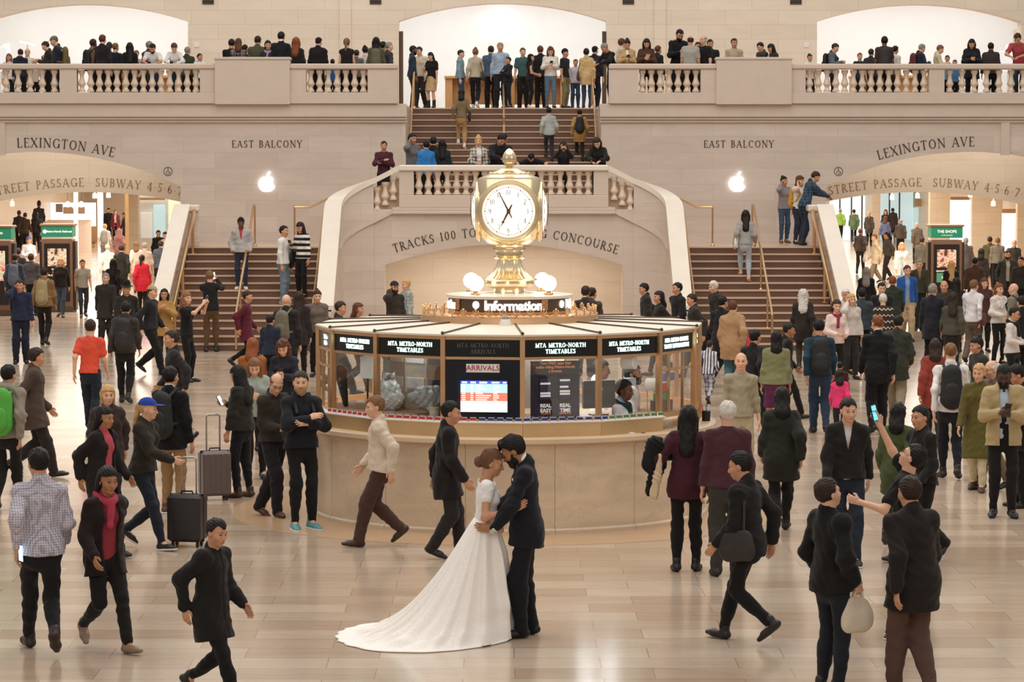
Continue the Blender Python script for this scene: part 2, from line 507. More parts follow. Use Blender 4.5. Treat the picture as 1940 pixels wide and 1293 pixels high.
def nv(v): v = np.array(v, float); return v / (np.linalg.norm(v) + 1e-9)
def rodr(v, k, a):
    k = nv(k); v = np.array(v, float); c, s = math.cos(a), math.sin(a)
    return v * c + np.cross(k, v) * s + k * (k @ v) * (1 - c)
def ik(a, t, l1, l2, pole):
    a = np.array(a, float); t = np.array(t, float)
    d = t - a; L = np.linalg.norm(d); dr = nv(d)
    L = min(max(L, abs(l1 - l2) + .02), (l1 + l2) * .997)
    al = (l1 * l1 - l2 * l2 + L * L) / (2 * L)
    hh = math.sqrt(max(l1 * l1 - al * al, 0))
    p = np.array(pole, float); p = p - dr * (p @ dr)
    if np.linalg.norm(p) < 1e-6: p = np.array((0, -1, 0.01))
    return a + dr * al + nv(p) * hh, a + dr * L

CLOTH = {}
def cloth(c, kind='', rough=0.85):
    """woven fabric; kind: plaid / check / stripe / zigzag / puff / knit"""
    if (c, kind) in CLOTH: return CLOTH[(c, kind)]
    m, n, l, b = nodes_of('fabric')
    c2 = None
    if '+' in c: c, c2 = c.split('+')
    base = hexc(c)
    t = n.new('ShaderNodeTexCoord')
    s = n.new('ShaderNodeSeparateXYZ'); l.new(t.outputs['Object'], s.inputs[0])
    nz = n.new('ShaderNodeTexNoise'); nz.inputs['Scale'].default_value = 7; nz.inputs['Detail'].default_value = 3
    l.new(t.outputs['Object'], nz.inputs['Vector'])
    mx = n.new('ShaderNodeMix'); mx.data_type = 'RGBA'
    mx.inputs[6].default_value = tuple(v * .78 for v in base[:3]) + (1,)
    mx.inputs[7].default_value = tuple(min(1, v * 1.2) for v in base[:3]) + (1,)
    l.new(nz.outputs['Fac'], mx.inputs[0])
    out = mx.outputs[2]
    if c2:
        def saw(sock, per, duty): return math_node(n, l, 'LESS_THAN', math_node(n, l, 'FRACT', math_node(n, l, 'MULTIPLY', sock, 1 / per)), duty)
        if kind == 'stripe': f = saw(s.outputs['Z'], .13, .5)
        elif kind == 'vert': f = saw(s.outputs['X'], .05, .4)
        elif kind == 'zigzag':
            zz = math_node(n, l, 'ADD', s.outputs['Z'], math_node(n, l, 'MULTIPLY', math_node(n, l, 'PINGPONG', s.outputs['X'], .04), 1.0))
            f = saw(zz, .12, .16)
        else:
            per = .022 if kind == 'check' else .075
            f = math_node(n, l, 'MULTIPLY', math_node(n, l, 'ADD', math_node(n, l, 'ADD', saw(s.outputs['X'], per, .35), saw(s.outputs['Z'], per, .35)), saw(s.outputs['Y'], per, .35)), .45)
        m2 = n.new('ShaderNodeMix'); m2.data_type = 'RGBA'
        l.new(f, m2.inputs[0]); l.new(out, m2.inputs[6]); m2.inputs[7].default_value = hexc(c2)
        out = m2.outputs[2]
    l.new(out, b.inputs['Base Color'])
    b.inputs['Roughness'].default_value = rough
    b.inputs['Specular IOR Level'].default_value = 0.25
    b.inputs['Sheen Weight'].default_value = 0.08
    bp = n.new('ShaderNodeBump'); bp.inputs['Strength'].default_value = .25; bp.inputs['Distance'].default_value = .01
    n2 = n.new('ShaderNodeTexNoise'); n2.inputs['Scale'].default_value = 45; l.new(t.outputs['Object'], n2.inputs['Vector'])
    l.new(n2.outputs['Fac'], bp.inputs['Height']); l.new(bp.outputs[0], b.inputs['Normal'])
    CLOTH[(c if not c2 else c + '+' + c2, kind)] = m
    return m
SKIN = {'a': '#d9a88a', 'b': '#c68f6e', 'c': '#a8744f', 'd': '#6e4630', 'e': '#4a2e20'}
def skin_mats(t):
    c = SKIN[t]
    lip = {'a': '#c07c6a', 'b': '#ac6a56', 'c': '#8f5644', 'd': '#5c352a', 'e': '#452820'}[t]
    return [mat(c, .5, noise=.08, scale=9, name='skin'), mat('#241a16', .25, name='eye'), mat(lip, .45, name='lips'), mat({'a': '#6b4c38', 'b': '#523828'}.get(t, '#2c1e17'), .8, name='brow')]
HAIRC = {'k': '#120d0b', 'n': '#2f1f16', 'r': '#5a3320', 'b': '#7a5738', 'y': '#c09a62', 'g': '#8d857c', 'w': '#cfc8be', 'o': '#7d4220', 'a': '#5b4a3c'}
def hair_mat(c): return mat(HAIRC.get(c, c), .55, noise=.5, scale=28, bump=.4, name='hair', spec=.3)

def pose(name, rng, o):
    """feet (left, right): x, y, z of ankle offset and heel lift; hands: target or None; angles in degrees"""
    j = lambda a: rng.uniform(-a, a)
    P = dict(lean=j(2), head=j(6) + 4, yaw=j(14), feet=[(-.10, j(.05), 0, 0), (.10, j(.05), 0, 0)], hands=[None, None], drop=0, tilt=j(1.5), pole=[(-.22, -1, -.1), (.22, -1, -.1)], curl=.55)
    if name == 'walk' or name == 'walk2':
        st = rng.uniform(.23, .31)
        fr, bk = (.07, st, 0, -8), (.07, -st, .06, 38)
        if name == 'walk2': st *= .6; fr, bk = (.08, st, 0, 0), (.08, -st, .02, 18)
        sgn = o.get('side', 1 if rng.random() < .5 else -1)
        L, R = (fr, bk) if sgn > 0 else (bk, fr)
        P['feet'] = [(-L[0],) + L[1:], R]
        P['hands'] = [(-.215, -.17 * sgn + .03, .885), (.215, .17 * sgn + .03, .89)]
        P['lean'] = 4
    elif name == 'stair':
        P['feet'] = [(-.09, .26, .16, 0), (.09, -.10, 0, 20)]; P['lean'] = 8
        P['hands'] = [(-.26, -.05, .92), (.26, .12, .95)]
    elif name == 'phone':
        P['hands'] = [(-.05, .27, 1.17), (.07, .27, 1.19)]; P['head'] = 26; P['yaw'] = j(6); P['pole'] = [(-.6, -.3, -1), (.6, -.3, -1)]; P['curl'] = 1.0
    elif name == 'phone1':
        P['hands'] = [None, (.10, .30, 1.20)]; P['head'] = 22; P['pole'][1] = (.5, -.3, -1); P['curl'] = .9
    elif name == 'call':
        P['hands'] = [None, (.13, .10, 1.56)]; P['pole'][1] = (.6, .5, -1); P['curl'] = 1.0
    elif name == 'cam':
        P['hands'] = [(-.07, .40, 1.52), (.08, .40, 1.53)]; P['pole'] = [(-.8, 0, -1), (.8, 0, -1)]; P['curl'] = 1.0; P['head'] = 2; P['yaw'] = 0
    elif name == 'up':
        P['hands'] = [(-.22, .36, 1.22), (.12, .30, 1.95)]; P['pole'][1] = (.6, .2, -1); P['head'] = -28; P['curl'] = .9
    elif name == 'cross':
        P['hands'] = [(.0, .20, 1.18), (.0, .235, 1.24)]; P['pole'] = [(-1, -.2, -.6), (1, -.2, -.6)]
    elif name == 'pocket':
        P['hands'] = [(-.20, .10, .93), (.20, .10, .93)]; P['pole'] = [(-.7, -1, 0), (.7, -1, 0)]
    elif name == 'lean':
        P['lean'] = 22; P['hands'] = [(-.10, .50, 1.10), (.10, .50, 1.10)]; P['head'] = 18; P['pole'] = [(-1, 0, -.6), (1, 0, -.6)]; P['curl'] = .8
        P['feet'] = [(-.10, -.1, 0, 0), (.10, -.14, 0, 0)]
    elif name == 'leanf':
        P['lean'] = 38; P['hands'] = [(-.30, .52, 1.06), (.30, .52, 1.06)]; P['head'] = 30; P['pole'] = [(-1, -.2, .2), (1, -.2, .2)]
        P['feet'] = [(-.10, -.2, 0, 0), (.10, -.24, 0, 0)]
    elif name == 'hold':
        P['hands'] = [(-.10, .25, 1.05), (.10, .25, 1.08)]; P['pole'] = [(-.6, -.4, -1), (.6, -.4, -1)]; P['curl'] = .9
    elif name == 'bag':
        P['hands'] = [None, (.16, .16, 1.25)]; P['pole'][1] = (.6, -.2, -1)
    elif name == 'pull':
        st = .26
        P['feet'] = [(-.08, -st, .06, 35), (.08, st, 0, -6)]
        P['hands'] = [(-.26, .02, .92), (.36, -.22, .92)]; P['lean'] = 5
    for k, v in o.items():
        if k in P: P[k] = v
    return P

def person(q):
    """q: loc, heading, h, pose, top (type,color,kind), inner, bottom (type,color), hair (type,color), skin, extras, label"""
    rng = random.Random(q['seed'])
    h = q['h']; S = h / 1.75
    dist = (Vector(q['loc']) - CAM).length
    pxm = F_PX / dist
    if q.get('fine'): VC, VH, VN = .0065, .0032, .0036
    elif pxm > 150: VC, VH, VN = .0085, .0042, .0048
    elif pxm > 110: VC, VH, VN = .011, .0055, .006
    elif pxm > 84: VC, VH, VN = .015, .008, .009
    else: VC, VH, VN = .019, .010, .012
    P = pose(q['pose'], rng, q.get('o', {}))
    W = q.get('w', 1.0)                                     # girth
    fem = q.get('fem', False)
    X, Y, Z = np.eye(3)
    # --- skeleton
    la = math.radians(P['lean']); ti = math.radians(P['tilt'])
    u = nv((math.sin(ti), math.sin(la) * math.cos(ti), math.cos(la) * math.cos(ti)))
    r = nv(X - u * (X @ u)); f = np.cross(u, r)
    f = np.cross(u, r)
    feet = P['feet']
    hz = .95
    for (fx, fy, fz, fp) in feet:
        sx = -.09 if fx < 0 else .09
        hz = min(hz, .085 + fz + math.sqrt(max(.84 ** 2 * .995 - (fx - sx) ** 2 - fy ** 2, .2)) + .02)
    px = P.get('px', 0.0)
    pel = np.array((px, -math.sin(la) * .18, hz - P['drop']))
    J = {}
    J['pel'] = pel
    J['waist'] = pel + u * .15; J['chest'] = pel + u * .36; J['neck'] = pel + u * .535 - f * .01
    sw = .140 if fem else .160
    J['sh'] = [pel + u * .455 - r * sw, pel + u * .455 + r * sw]
    J['hip'] = [pel - X * .09 - Z * .02, pel + X * .09 - Z * .02]
    J['knee'] = []; J['ank'] = []; J['ff'] = []
    for i, (fx, fy, fz, fp) in enumerate(feet):
        a = math.radians(fp)
        ff = np.array((math.sin(math.radians(12 if i else -12)), math.cos(a), -math.sin(a))); ff = nv(ff)
        # a lifted heel swings about the toe
        ank = np.array((fx, fy, .085 + fz + (.10 * math.sin(max(a, 0)))))
        kn, an = ik(J['hip'][i], ank, .425, .42, (0, 1, 0.0))
        J['knee'].append(kn); J['ank'].append(an); J['ff'].append(ff)
    J['elb'] = []; J['wri'] = []
    for i in (0, 1):
        t = P['hands'][i]
        sg = -1 if i == 0 else 1
        if t is None: t = J['sh'][i] + np.array((sg * (.05 + .03 * W), .04 + rng.uniform(-.02, .04), -.535))
        eb, wr = ik(J['sh'][i], t, .285, .255, P['pole'][i])
        J['elb'].append(eb); J['wri'].append(wr)
    hp = math.radians(P['head']); hyaw = math.radians(P['yaw'])
    hu = rodr(u, r, -hp * .6 - 0.0); hf = np.cross(hu, r)
    hf = rodr(hf, hu, -hyaw); hr = np.cross(hf, hu)
    hf = rodr(hf, hr, -hp * .5); hu = np.cross(hr, hf)
    C = J['neck'] + hu * .145 + hf * .02
    HX = np.array((hr, hf, hu))                             # rows: right, front, up of the head
    def H(x, y, z): return C + hr * x + hf * y + hu * z
    root_loc = q['loc']; rz = math.radians(q['heading'] + 180)
    # --- body: one skin surface
    sk = skin_mats(q['skin'])
    tt = q['top'][0]
    bare_arm = tt in ('tee', 'vest', 'gown')
    skirted = q['bottom'][0] in ('skirt', 'dress')
    bm = Sdf(max(VC, .014) if not bare_arm else VC, .03)
    bm.cap(pel - u * .02, J['waist'], .135 * W, .108 * W, f, .72).cap(J['waist'], J['chest'], .108 * W, .13 * W, f, .70)
    bm.cap(J['sh'][0] - u * .02, J['sh'][1] - u * .02, .052, .052)
    bm.cap(J['chest'], J['neck'], .1, .05, f, .7)
    if fem:
        for sg in (-1, 1): bm.ell(J['chest'] + r * sg * .07 + f * .060 - u * .02, (.052, .046, .055), np.array((r, f, u)))
    lw = W ** .5
    for i in (0, 1):
        bm.cap(J['hip'][i] * np.array((.6 if skirted or not q.get('legs', True) else 1, 1, 1)), J['knee'][i], .070 * lw, .05).cap(J['knee'][i], J['ank'][i], .05, .034).cap(J['knee'][i] * .7 + J['ank'][i] * .3 - Y * .012, J['knee'][i] * .45 + J['ank'][i] * .55, .048, .036)
        bm.cap(J['ank'][i], J['ank'][i] + J['ff'][i] * .09 - nv(Z - J['ff'][i] * J['ff'][i][2]) * .05, .032, .022)
        bm.cap(J['sh'][i], J['elb'][i], .046 * lw, .036).cap(J['elb'][i], J['wri'][i], .037, .025)
    bm.cap(J['neck'] - u * .05, J['neck'] + hu * .06, .062, .052, k=.02)
    parts = [bm.mesh() + (None,)]
    # head with its face
    hm = Sdf(VH, .018)
    nk = .050 if fem else .057
    hm.cap(J['neck'] - u * .06, C - hu * .05 - hf * .012, nk + .006, nk, k=.03)
    hm.ell(H(0, -.012, .022), (.074, .094, .092), HX).ell(H(0, .030, -.040), (.057 if fem else .06, .064, .076), HX, k=.03)
    hm.ell(H(0, .062, -.096), (.027, .024, .020), HX).cap(H(-.034, .074, .022), H(.034, .074, .022), .013, .013)
    hm.cap(H(0, .088, .006), H(0, .106, -.034), .008, .0135, k=.012).cap(H(-.013, .096, -.038), H(.013, .096, -.038), .008, .008, k=.01)
    for sg in (-1, 1):
        hm.ell(H(sg * .037, .05, -.03), (.03, .034, .03), HX)
        hm.ell(H(sg * .031, .100, .004), (.018, .018, .011), HX, sub=True, k=.012)
        hm.ell(H(sg * .076, -.008, -.012), (.011, .022, .032), HX, k=.008)
        hm.ell(H(sg * .031, .079, .003), (.012, .011, .009), HX, k=.002)
    hm.cap(H(-.020, .089, -.064), H(.020, .089, -.064), .0075, .0075, k=.006).cap(H(-.015, .088, -.075), H(.015, .088, -.075), .008, .008, k=.006)
    V, F = hm.mesh()
    ctr = V[F].mean(1) - C
    cx, cy, cz = ctr @ hr, ctr @ hf, ctr @ hu
    mi = np.zeros(len(F), int)
    front = cy > .05
    g = VH * .35
    if not q.get('shut'):
        mi[front & (np.abs(np.abs(cx) - .031) < .0105 + g * .6) & (np.abs(cz - .003) < .0045 + g * .6)] = 1
    else:
        mi[front & (np.abs(np.abs(cx) - .031) < .012 + g) & (np.abs(cz + .003) < .0022 + g)] = 3
    mi[front & (np.abs(np.abs(cx) - .032) < .015) & (np.abs(cz - .028) < .0015 + g)] = 3
    mi[front & (cy > .085) & (np.abs(cx) < .021) & (np.abs(cz + .069) < .006 + g * .5)] = 2
    parts.append((V, F, mi))
    # hands: palm, thumb and four fingers each
    for i in (0, 1):
        hd = q.get('hands_dir', {}).get(i)
        d = nv(J['wri'][i] - J['elb'][i]) if hd is None else nv(hd[0])
        if hd is not None: n_ = nv(np.array(hd[1]) - d * (np.array(hd[1]) @ d))
        else:
            inward = r * (1 if i == 0 else -1)
            if P['hands'][i] is not None and q['pose'] in ('lean', 'leanf'): inward = -Z
            n_ = inward - d * (inward @ d); n_ = nv(n_)
        sd = np.cross(n_, d) * (1 if i == 0 else -1)        # towards the thumb
        if hd is None and P['hands'][i] is None and sd @ f < 0: sd = -sd
        w0 = J['wri'][i]
        cu = P['curl']
        hs = Sdf(VN, .010)
        hs.cap(w0 - d * .06, w0, .027, .024, n_, .85).cap(w0, w0 + d * .075, .030, .036, n_, .42)
        kn = w0 + d * .085
        for fi, (o_, ln, rr) in enumerate(((.027, .072, .0088), (.009, .080, .0092), (-.010, .074, .0088), (-.028, .058, .0078))):
            b0 = kn + sd * o_ - d * (.004 * abs(fi - 1))
            c1 = cu * (.75 + .1 * fi)
            d1 = nv(d * math.cos(c1 * .6) + n_ * math.sin(c1 * .6) + sd * o_ * 2.0)
            d2 = nv(d * math.cos(c1 * 1.5) + n_ * math.sin(c1 * 1.5))
            m1 = b0 + d1 * ln * .55; m2 = m1 + d2 * ln * .5
            hs.cap(b0 - d * .012, m1, rr * 1.08, rr, k=.005).cap(m1, m2, rr, rr * .85, k=.003)
        t0 = w0 + d * .022 + sd * .026; t1 = t0 + nv(d * .7 + sd * .6 + n_ * .35) * .042; t2 = t1 + nv(d + n_ * .5 * cu) * .03
        hs.cap(w0 + d * .012 + sd * .012, t0, .016, .0135, k=.01).cap(t0, t1, .0130, .0105, k=.008).cap(t1, t2, .0105, .009, k=.004)
        J.setdefault('palm', []).append(w0 + d * .08 + n_ * .02)
        J.setdefault('hd', []).append((d, n_, sd))
        parts.append(hs.mesh() + (None,))
    VV, FF, MI, off = [], [], [], 0
    for V, F, m_ in parts:
        VV.append(V); FF.append(F + off); MI.append(np.zeros(len(F), int) if m_ is None else m_); off += len(V)
    root = bpy.data.objects.new('person', np_mesh('person', np.concatenate(VV) * S, np.concatenate(FF), sk, np.concatenate(MI)))
    link(root)
    root.location = root_loc; root.rotation_euler = (0, 0, rz)
    tag(root, q['label'], 'person', q.get('group'))
    fold_s = rng.uniform(0, 50)
    def folds(amp, sx=1.0):
        def fn(x, y, z):
            w_ = np.sin(x * 11 + fold_s) * 1.6 + np.sin(y * 13 + fold_s * 2) * 1.4
            a = np.abs(np.sin(z * 19 * sx + x * 14 + w_ + y * 9)) ** .7 * np.sin(x * 16 - z * 11 + y * 15 + w_ + fold_s)
            b = np.sin(z * 58 + w_ * 1.7 + x * 22) * np.sin(x * 31 + y * 27 + fold_s)
            return amp * (1.25 * a + .45 * b)
        return fn
    # --- lower clothes
    bt, bc = q['bottom'][0], q['bottom'][1]
    low = Sdf(VC, .035)
    wl_ = {'slim': .0, 'jeans': .008, 'trousers': .014, 'wide': .028}.get(bt, .010)
    if skirted:
        ln = q.get('skirt', .42)
        mid = (J['knee'][0] + J['knee'][1]) / 2
        end = pel + (mid - pel) / np.linalg.norm(mid - pel) * ln
        low.cap(J['waist'] - u * .03, pel - u * .03, .118 * W, .160 * W, f, .75).cap(pel - u * .03, end, .160 * W, .185, f, .85)
        zl = end[2] - .02
        low.cut(lambda x, y, z: zl - z + 0 * x)
    else:
        low.cap(pel + u * .08, pel - u * .06, .128 * W + .004, .150 * W, f, .74)
        for i in (0, 1):
            low.cap(J['hip'][i], J['knee'][i], (.085 + wl_ * .5) * lw, .064 + wl_).cap(J['knee'][i], J['ank'][i] - (J['ank'][i] - J['knee'][i]) * (.04 if bt == 'slim' else -.04), .064 + wl_, .046 + wl_ * 1.15)
            low.cap(J['knee'][i] * .75 + J['ank'][i] * .25 - Y * .010, J['knee'][i] * .45 + J['ank'][i] * .55, .056 + wl_, .048 + wl_)
    low.noise = folds(.0065)
    if q.get('legs', True):
        sdf_obj({'skirt': 'skirt', 'dress': 'skirt'}.get(bt, 'jeans' if bt == 'jeans' else 'trousers'), low, cloth(bc), root, S)
        sc = q.get('shoe', '#1a1614')
        for i in (0, 1):
            A = J['ank'][i]; ff = J['ff'][i]; up_ = nv(Z - ff * (Z @ ff)); sd = np.cross(ff, up_)
            so = Sdf(min(VN * 1.3, VC), .02)
            so.cap(A - ff * .035 - up_ * .04, A + ff * .10 - up_ * .052, .044, .046, up_, .85).cap(A + ff * .10 - up_ * .055, A + ff * .165 - up_ * .062, .044, .030, up_, .75)
            so.cap(A - ff * .01 + up_ * .03, A - ff * .01 - up_ * .03, .044, .046)
            if q.get('boot'): so.cap(A - up_ * .02, A + up_ * .16, .050, .056)
            zb = (A - up_ * .085) @ up_
            so.cut(lambda x, y, z, up_=up_, zb=zb: zb - (x * up_[0] + y * up_[1] + z * up_[2]))
            sh = sdf_obj('shoe', so, mat(sc, .45, noise=.15, name='shoe leather'), root, S)
            if q.get('sole') and sh:
                sl = Sdf(min(VN * 1.3, VC), .01)
                sl.cap(A - ff * .04 - up_ * .075, A + ff * .10 - up_ * .075, .050, .052, up_, .4).cap(A + ff * .10 - up_ * .075, A + ff * .165 - up_ * .075, .050, .036, up_, .4)
                sl.cut(lambda x, y, z, up_=up_, zb=zb: zb - .001 - (x * up_[0] + y * up_[1] + z * up_[2]))
                sdf_obj('sole', sl, mat(q['sole'], .6, name='rubber sole'), sh, S)
    # --- upper clothes
    tc_ = q['top'][1]; tk = q['top'][2] if len(q['top']) > 2 else ''
    if tt != 'none':
        th = {'tee': .012, 'shirt': .014, 'sweater': .022, 'jacket': .030, 'coat': .034, 'long': .036, 'vest': .026, 'puffer': .042, 'suit': .026}[tt]
        up = Sdf(VC, .045)
        hem = {'tee': .02, 'shirt': .05, 'sweater': .03, 'jacket': .05, 'coat': .26, 'long': .46, 'vest': .04, 'puffer': .06, 'suit': .16}[tt]
        hem = q.get('hem', hem)
        up.cap(pel - u * .03, J['waist'], .166 * W + th * .7, .124 * W + th, f, .76).cap(J['waist'], J['chest'], .122 * W + th, .142 * W + th * .8, f, .72)
        up.cap(J['chest'], J['neck'] - u * .045, .118 + th * .8, .062 + th * .5, f, .74)
        up.cap(J['sh'][0] - u * .016, J['sh'][1] - u * .016, .050 + th * .35, .050 + th * .35)
        for i in (0, 1): up.cap(J['neck'] - u * .055, J['sh'][i] + u * .0, .058 + th * .3, .048 + th * .4)
        if fem:
            for sg in (-1, 1): up.ell(J['chest'] + r * sg * .07 + f * (.060 + th * .4) - u * .02, (.058 + th * .4,) * 3, np.array((r, f, u)))
        if hem <= .03:
            cp_ = pel - u * (.02 + hem)
            up.cut(lambda x, y, z: (cp_[0] - x) * u[0] + (cp_[1] - y) * u[1] + (cp_[2] - z) * u[2])
        else:
            mid = (J['knee'][0] + J['knee'][1]) / 2
            dn = nv((mid - pel) * np.array((.6, .6, 1)))
            up.cap(pel, pel + dn * hem, .150 * W + th, .158 * W + th + hem * .06, f, .78)
            cutp = pel + dn * hem
            up.cut(lambda x, y, z: (x - cutp[0]) * dn[0] + (y - cutp[1]) * dn[1] + (z - cutp[2]) * dn[2])
        for i in (0, 1):
            if tt == 'vest': continue
            e_ = J['elb'][i]; w_ = J['wri'][i]
            if tt == 'tee' or q.get('short'):
                m_ = J['sh'][i] * (1 - q.get('sleeve', .65)) + e_ * q.get('sleeve', .65)
                up.cap(J['sh'][i], m_, .054 * lw + th, .052 + th)
            else:
                fr = .55 if q.get('rolled') else .94
                up.cap(J['sh'][i] - u * .01, e_, .047 * lw + th * .72, .041 + th * .75).cap(e_, e_ * (1 - fr) + w_ * fr, .041 + th * .75, .030 + th * .62)
        if tt in ('jacket', 'coat', 'long', 'suit', 'shirt', 'puffer'):
            up.cap(J['neck'] - u * .035 - f * .006, J['neck'] + hu * .004 - f * .014, .074, .069 + (.012 if tt == 'puffer' else 0), f, .92, k=.02)
        if q.get('hood'):
            up.cap(J['neck'] - r * .055 - f * .075 - u * .02, J['neck'] + r * .055 - f * .075 - u * .02, .06, .06)
        if q.get('scoop'): up.ell(J['neck'] + f * .035 + u * .025, (.118, .13, .105), np.array((r, f, u)), sub=True, k=.01)
        inner = q.get('inner') or ('e6e0da' if tt == 'suit' else None)
        if tk == 'puff' or tt == 'puffer':
            up.noise = lambda x, y, z: .008 * np.abs(np.sin(z * 45)) - .004 + 0 * x
        else: up.noise = folds({'tee': .007, 'shirt': .0085, 'sweater': .006}.get(tt, .0085))
        if tt in ('jacket', 'coat', 'long', 'puffer') and not inner and VC < .012:
            n0 = up.noise
            def seam(x, y, z):
                dx, dy, dz = x - pel[0], y - pel[1], z - pel[2]
                cr_ = dx * r[0] + dy * r[1] + dz * r[2] - .012; cf_ = dx * f[0] + dy * f[1] + dz * f[2]
                return n0(x, y, z) + np.where(cf_ > 0, .010 * np.exp(-(cr_ / .010) ** 2), 0)
            up.noise = seam
        if inner:
            v0 = J['neck'] + u * .03; opn = q.get('open', 'v')
            wd = {'v': .11, 'open': .10, 'wide': .15}[opn]; dp = {'v': .30, 'open': 2.0, 'wide': 2.0}[opn]
            def vcut(x, y, z):
                dx, dy, dz = x - v0[0], y - v0[1], z - v0[2]
                cu_ = dx * u[0] + dy * u[1] + dz * u[2]; cr_ = dx * r[0] + dy * r[1] + dz * r[2]; cf_ = dx * f[0] + dy * f[1] + dz * f[2]
                half = wd * .5 * np.clip(1 + cu_ / dp, -1, 1) if opn == 'v' else wd * .5 + 0 * cu_
                return np.minimum(np.minimum(half - np.abs(cr_), cf_ - .005), .03)
            up.cut(vcut)
        nm = q.get('topname') or {'tee': 't_shirt', 'shirt': 'shirt', 'sweater': 'sweater', 'vest': 'vest', 'suit': 'suit_jacket'}.get(tt, 'coat' if tt in ('coat', 'long') else 'jacket')
        sdf_obj(nm, up, cloth(tc_, tk), root, S)
        if inner:
            ins = Sdf(VC, .035)
            ins.cap(pel - u * .02, J['waist'], .142 * W + .006, .118 * W + .006, f, .73).cap(J['waist'], J['chest'], .118 * W + .006, .138 * W + .008, f, .71)
            ins.cap(J['chest'], J['neck'] - u * .04, .116 + .006, .064, f, .72).cap(J['neck'] - u * .03 - f * .004, J['neck'] + hu * .03 - f * .006, .064, .061)
            if fem:
                for sg in (-1, 1): ins.ell(J['chest'] + r * sg * .07 + f * .062 - u * .02, (.056,) * 3, np.array((r, f, u)))
            so = sdf_obj('shirt', ins, cloth(inner), root, S)
            if q.get('tie'):
                tb = Sdf(min(VC, .008), .008)
                k0 = J['neck'] + f * .062 - u * .005
                tb.cap(k0, k0 - u * .03, .020, .015, f, .6).cap(k0 - u * .03 + f * .014, J['waist'] + f * .105, .016, .032, f, .25)
                sdf_obj('tie', tb, cloth(q['tie']), root, S)
    J['S'] = S; J['u'] = u; J['r'] = r; J['f'] = f; J['H'] = H; J['HX'] = HX; J['root'] = root; J['C'] = C; J['VC'] = VC; J['VH'] = VH; J['VN'] = VN
    # --- hair and headgear
    ht, hc = q['hair']
    def plane(a, b, sgn=1):
        """keep above z = a + b*y in the head's frame"""
        def fn(x, y, z):
            dx, dy, dz = x - C[0], y - C[1], z - C[2]
            yy = dx * hf[0] + dy * hf[1] + dz * hf[2]; zz = dx * hu[0] + dy * hu[1] + dz * hu[2]
            return sgn * (a + b * yy - zz)
        return fn
    def facecut(x, y, z):
        dx, dy, dz = x - C[0], y - C[1], z - C[2]
        xx = np.abs(dx * hr[0] + dy * hr[1] + dz * hr[2]); yy = dx * hf[0] + dy * hf[1] + dz * hf[2]; zz = dx * hu[0] + dy * hu[1] + dz * hu[2]
        return np.minimum(np.minimum(yy - .012 + .35 * zz, .066 - zz - xx * .25), .085)
    sf = 2 * PI / max(.011, VH * 3.2)
    def strands(x, y, z):
        dx, dy, dz = x - C[0], y - C[1], z - C[2]
        xx = dx * hr[0] + dy * hr[1] + dz * hr[2]; yy = dx * hf[0] + dy * hf[1] + dz * hf[2]; zz = dx * hu[0] + dy * hu[1] + dz * hu[2]
        ar = np.arctan2(xx, np.maximum(zz, -.02) + .07) * .10
        return .0022 * np.sin(ar * sf + 2.2 * np.sin(yy * 40 + fold_s)) + .004 * np.sin(xx * 70 + fold_s) * np.sin(yy * 55 + zz * 40)
    part_ = rng.uniform(-.03, .03)
    def hairline(x, y, z):
        dx, dy, dz = x - C[0], y - C[1], z - C[2]
        xx = dx * hr[0] + dy * hr[1] + dz * hr[2]; yy = dx * hf[0] + dy * hf[1] + dz * hf[2]; zz = dx * hu[0] + dy * hu[1] + dz * hu[2]
        t = np.clip((yy + .045) / .10, 0, 1); t = t * t * (3 - 2 * t)
        lim = -.068 + .140 * t + .010 * np.sin(xx * 70 + fold_s) * t - .012 * np.clip(1 - np.abs(xx - part_) / .05, 0, 1) * t + .10 * np.clip(np.abs(xx) - .058, 0, 1) * 0
        return lim - zz
    hmt = hair_mat(hc)
    hg = any(k in q.get('ex', {}) for k in ('cap', 'beanie', 'hat', 'band'))
    vh = VH * 1.15
    if ht in ('short', 'cap', 'fade', 'tall'):
        hs = Sdf(vh, .015)
        t_ = {'fade': .004, 'tall': .018, 'cap': .006}.get(ht, .011) if not hg else .003
        hs.ell(H(0, -.014, .024), (.076 + t_, .097 + t_, .093 + t_), HX)
        if ht == 'tall': hs.cap(H(-.035, .055, .098), H(.035, .045, .108), .027, .027)
        
        for sg in (-1, 1): hs.ell(H(sg * .088, .004, -.022), (.03, .026, .034), HX, sub=True, k=.008)
        hs.cut(hairline); hs.noise = strands
        sdf_obj('hair', hs, hmt, root, S)
    elif ht == 'ring':
        hs = Sdf(vh, .015)
        hs.ell(H(0, -.014, .018), (.081, .101, .09), HX); hs.cut(plane(-.004, .85)); hs.cut(plane(.055, -.10, -1)); hs.noise = strands
        sdf_obj('hair', hs, hmt, root, S)
    elif ht in ('long', 'curly', 'mid', 'pony', 'bun', 'lowbun', 'hijab'):
        hs = Sdf(vh if ht != 'hijab' else vh * 1.2, .02)
        t_ = .002 if hg else .022 if ht == 'curly' else .013
        hs.ell(H(0, -.016, .026), (.076 + t_, .097 + t_, .094 + t_), HX)
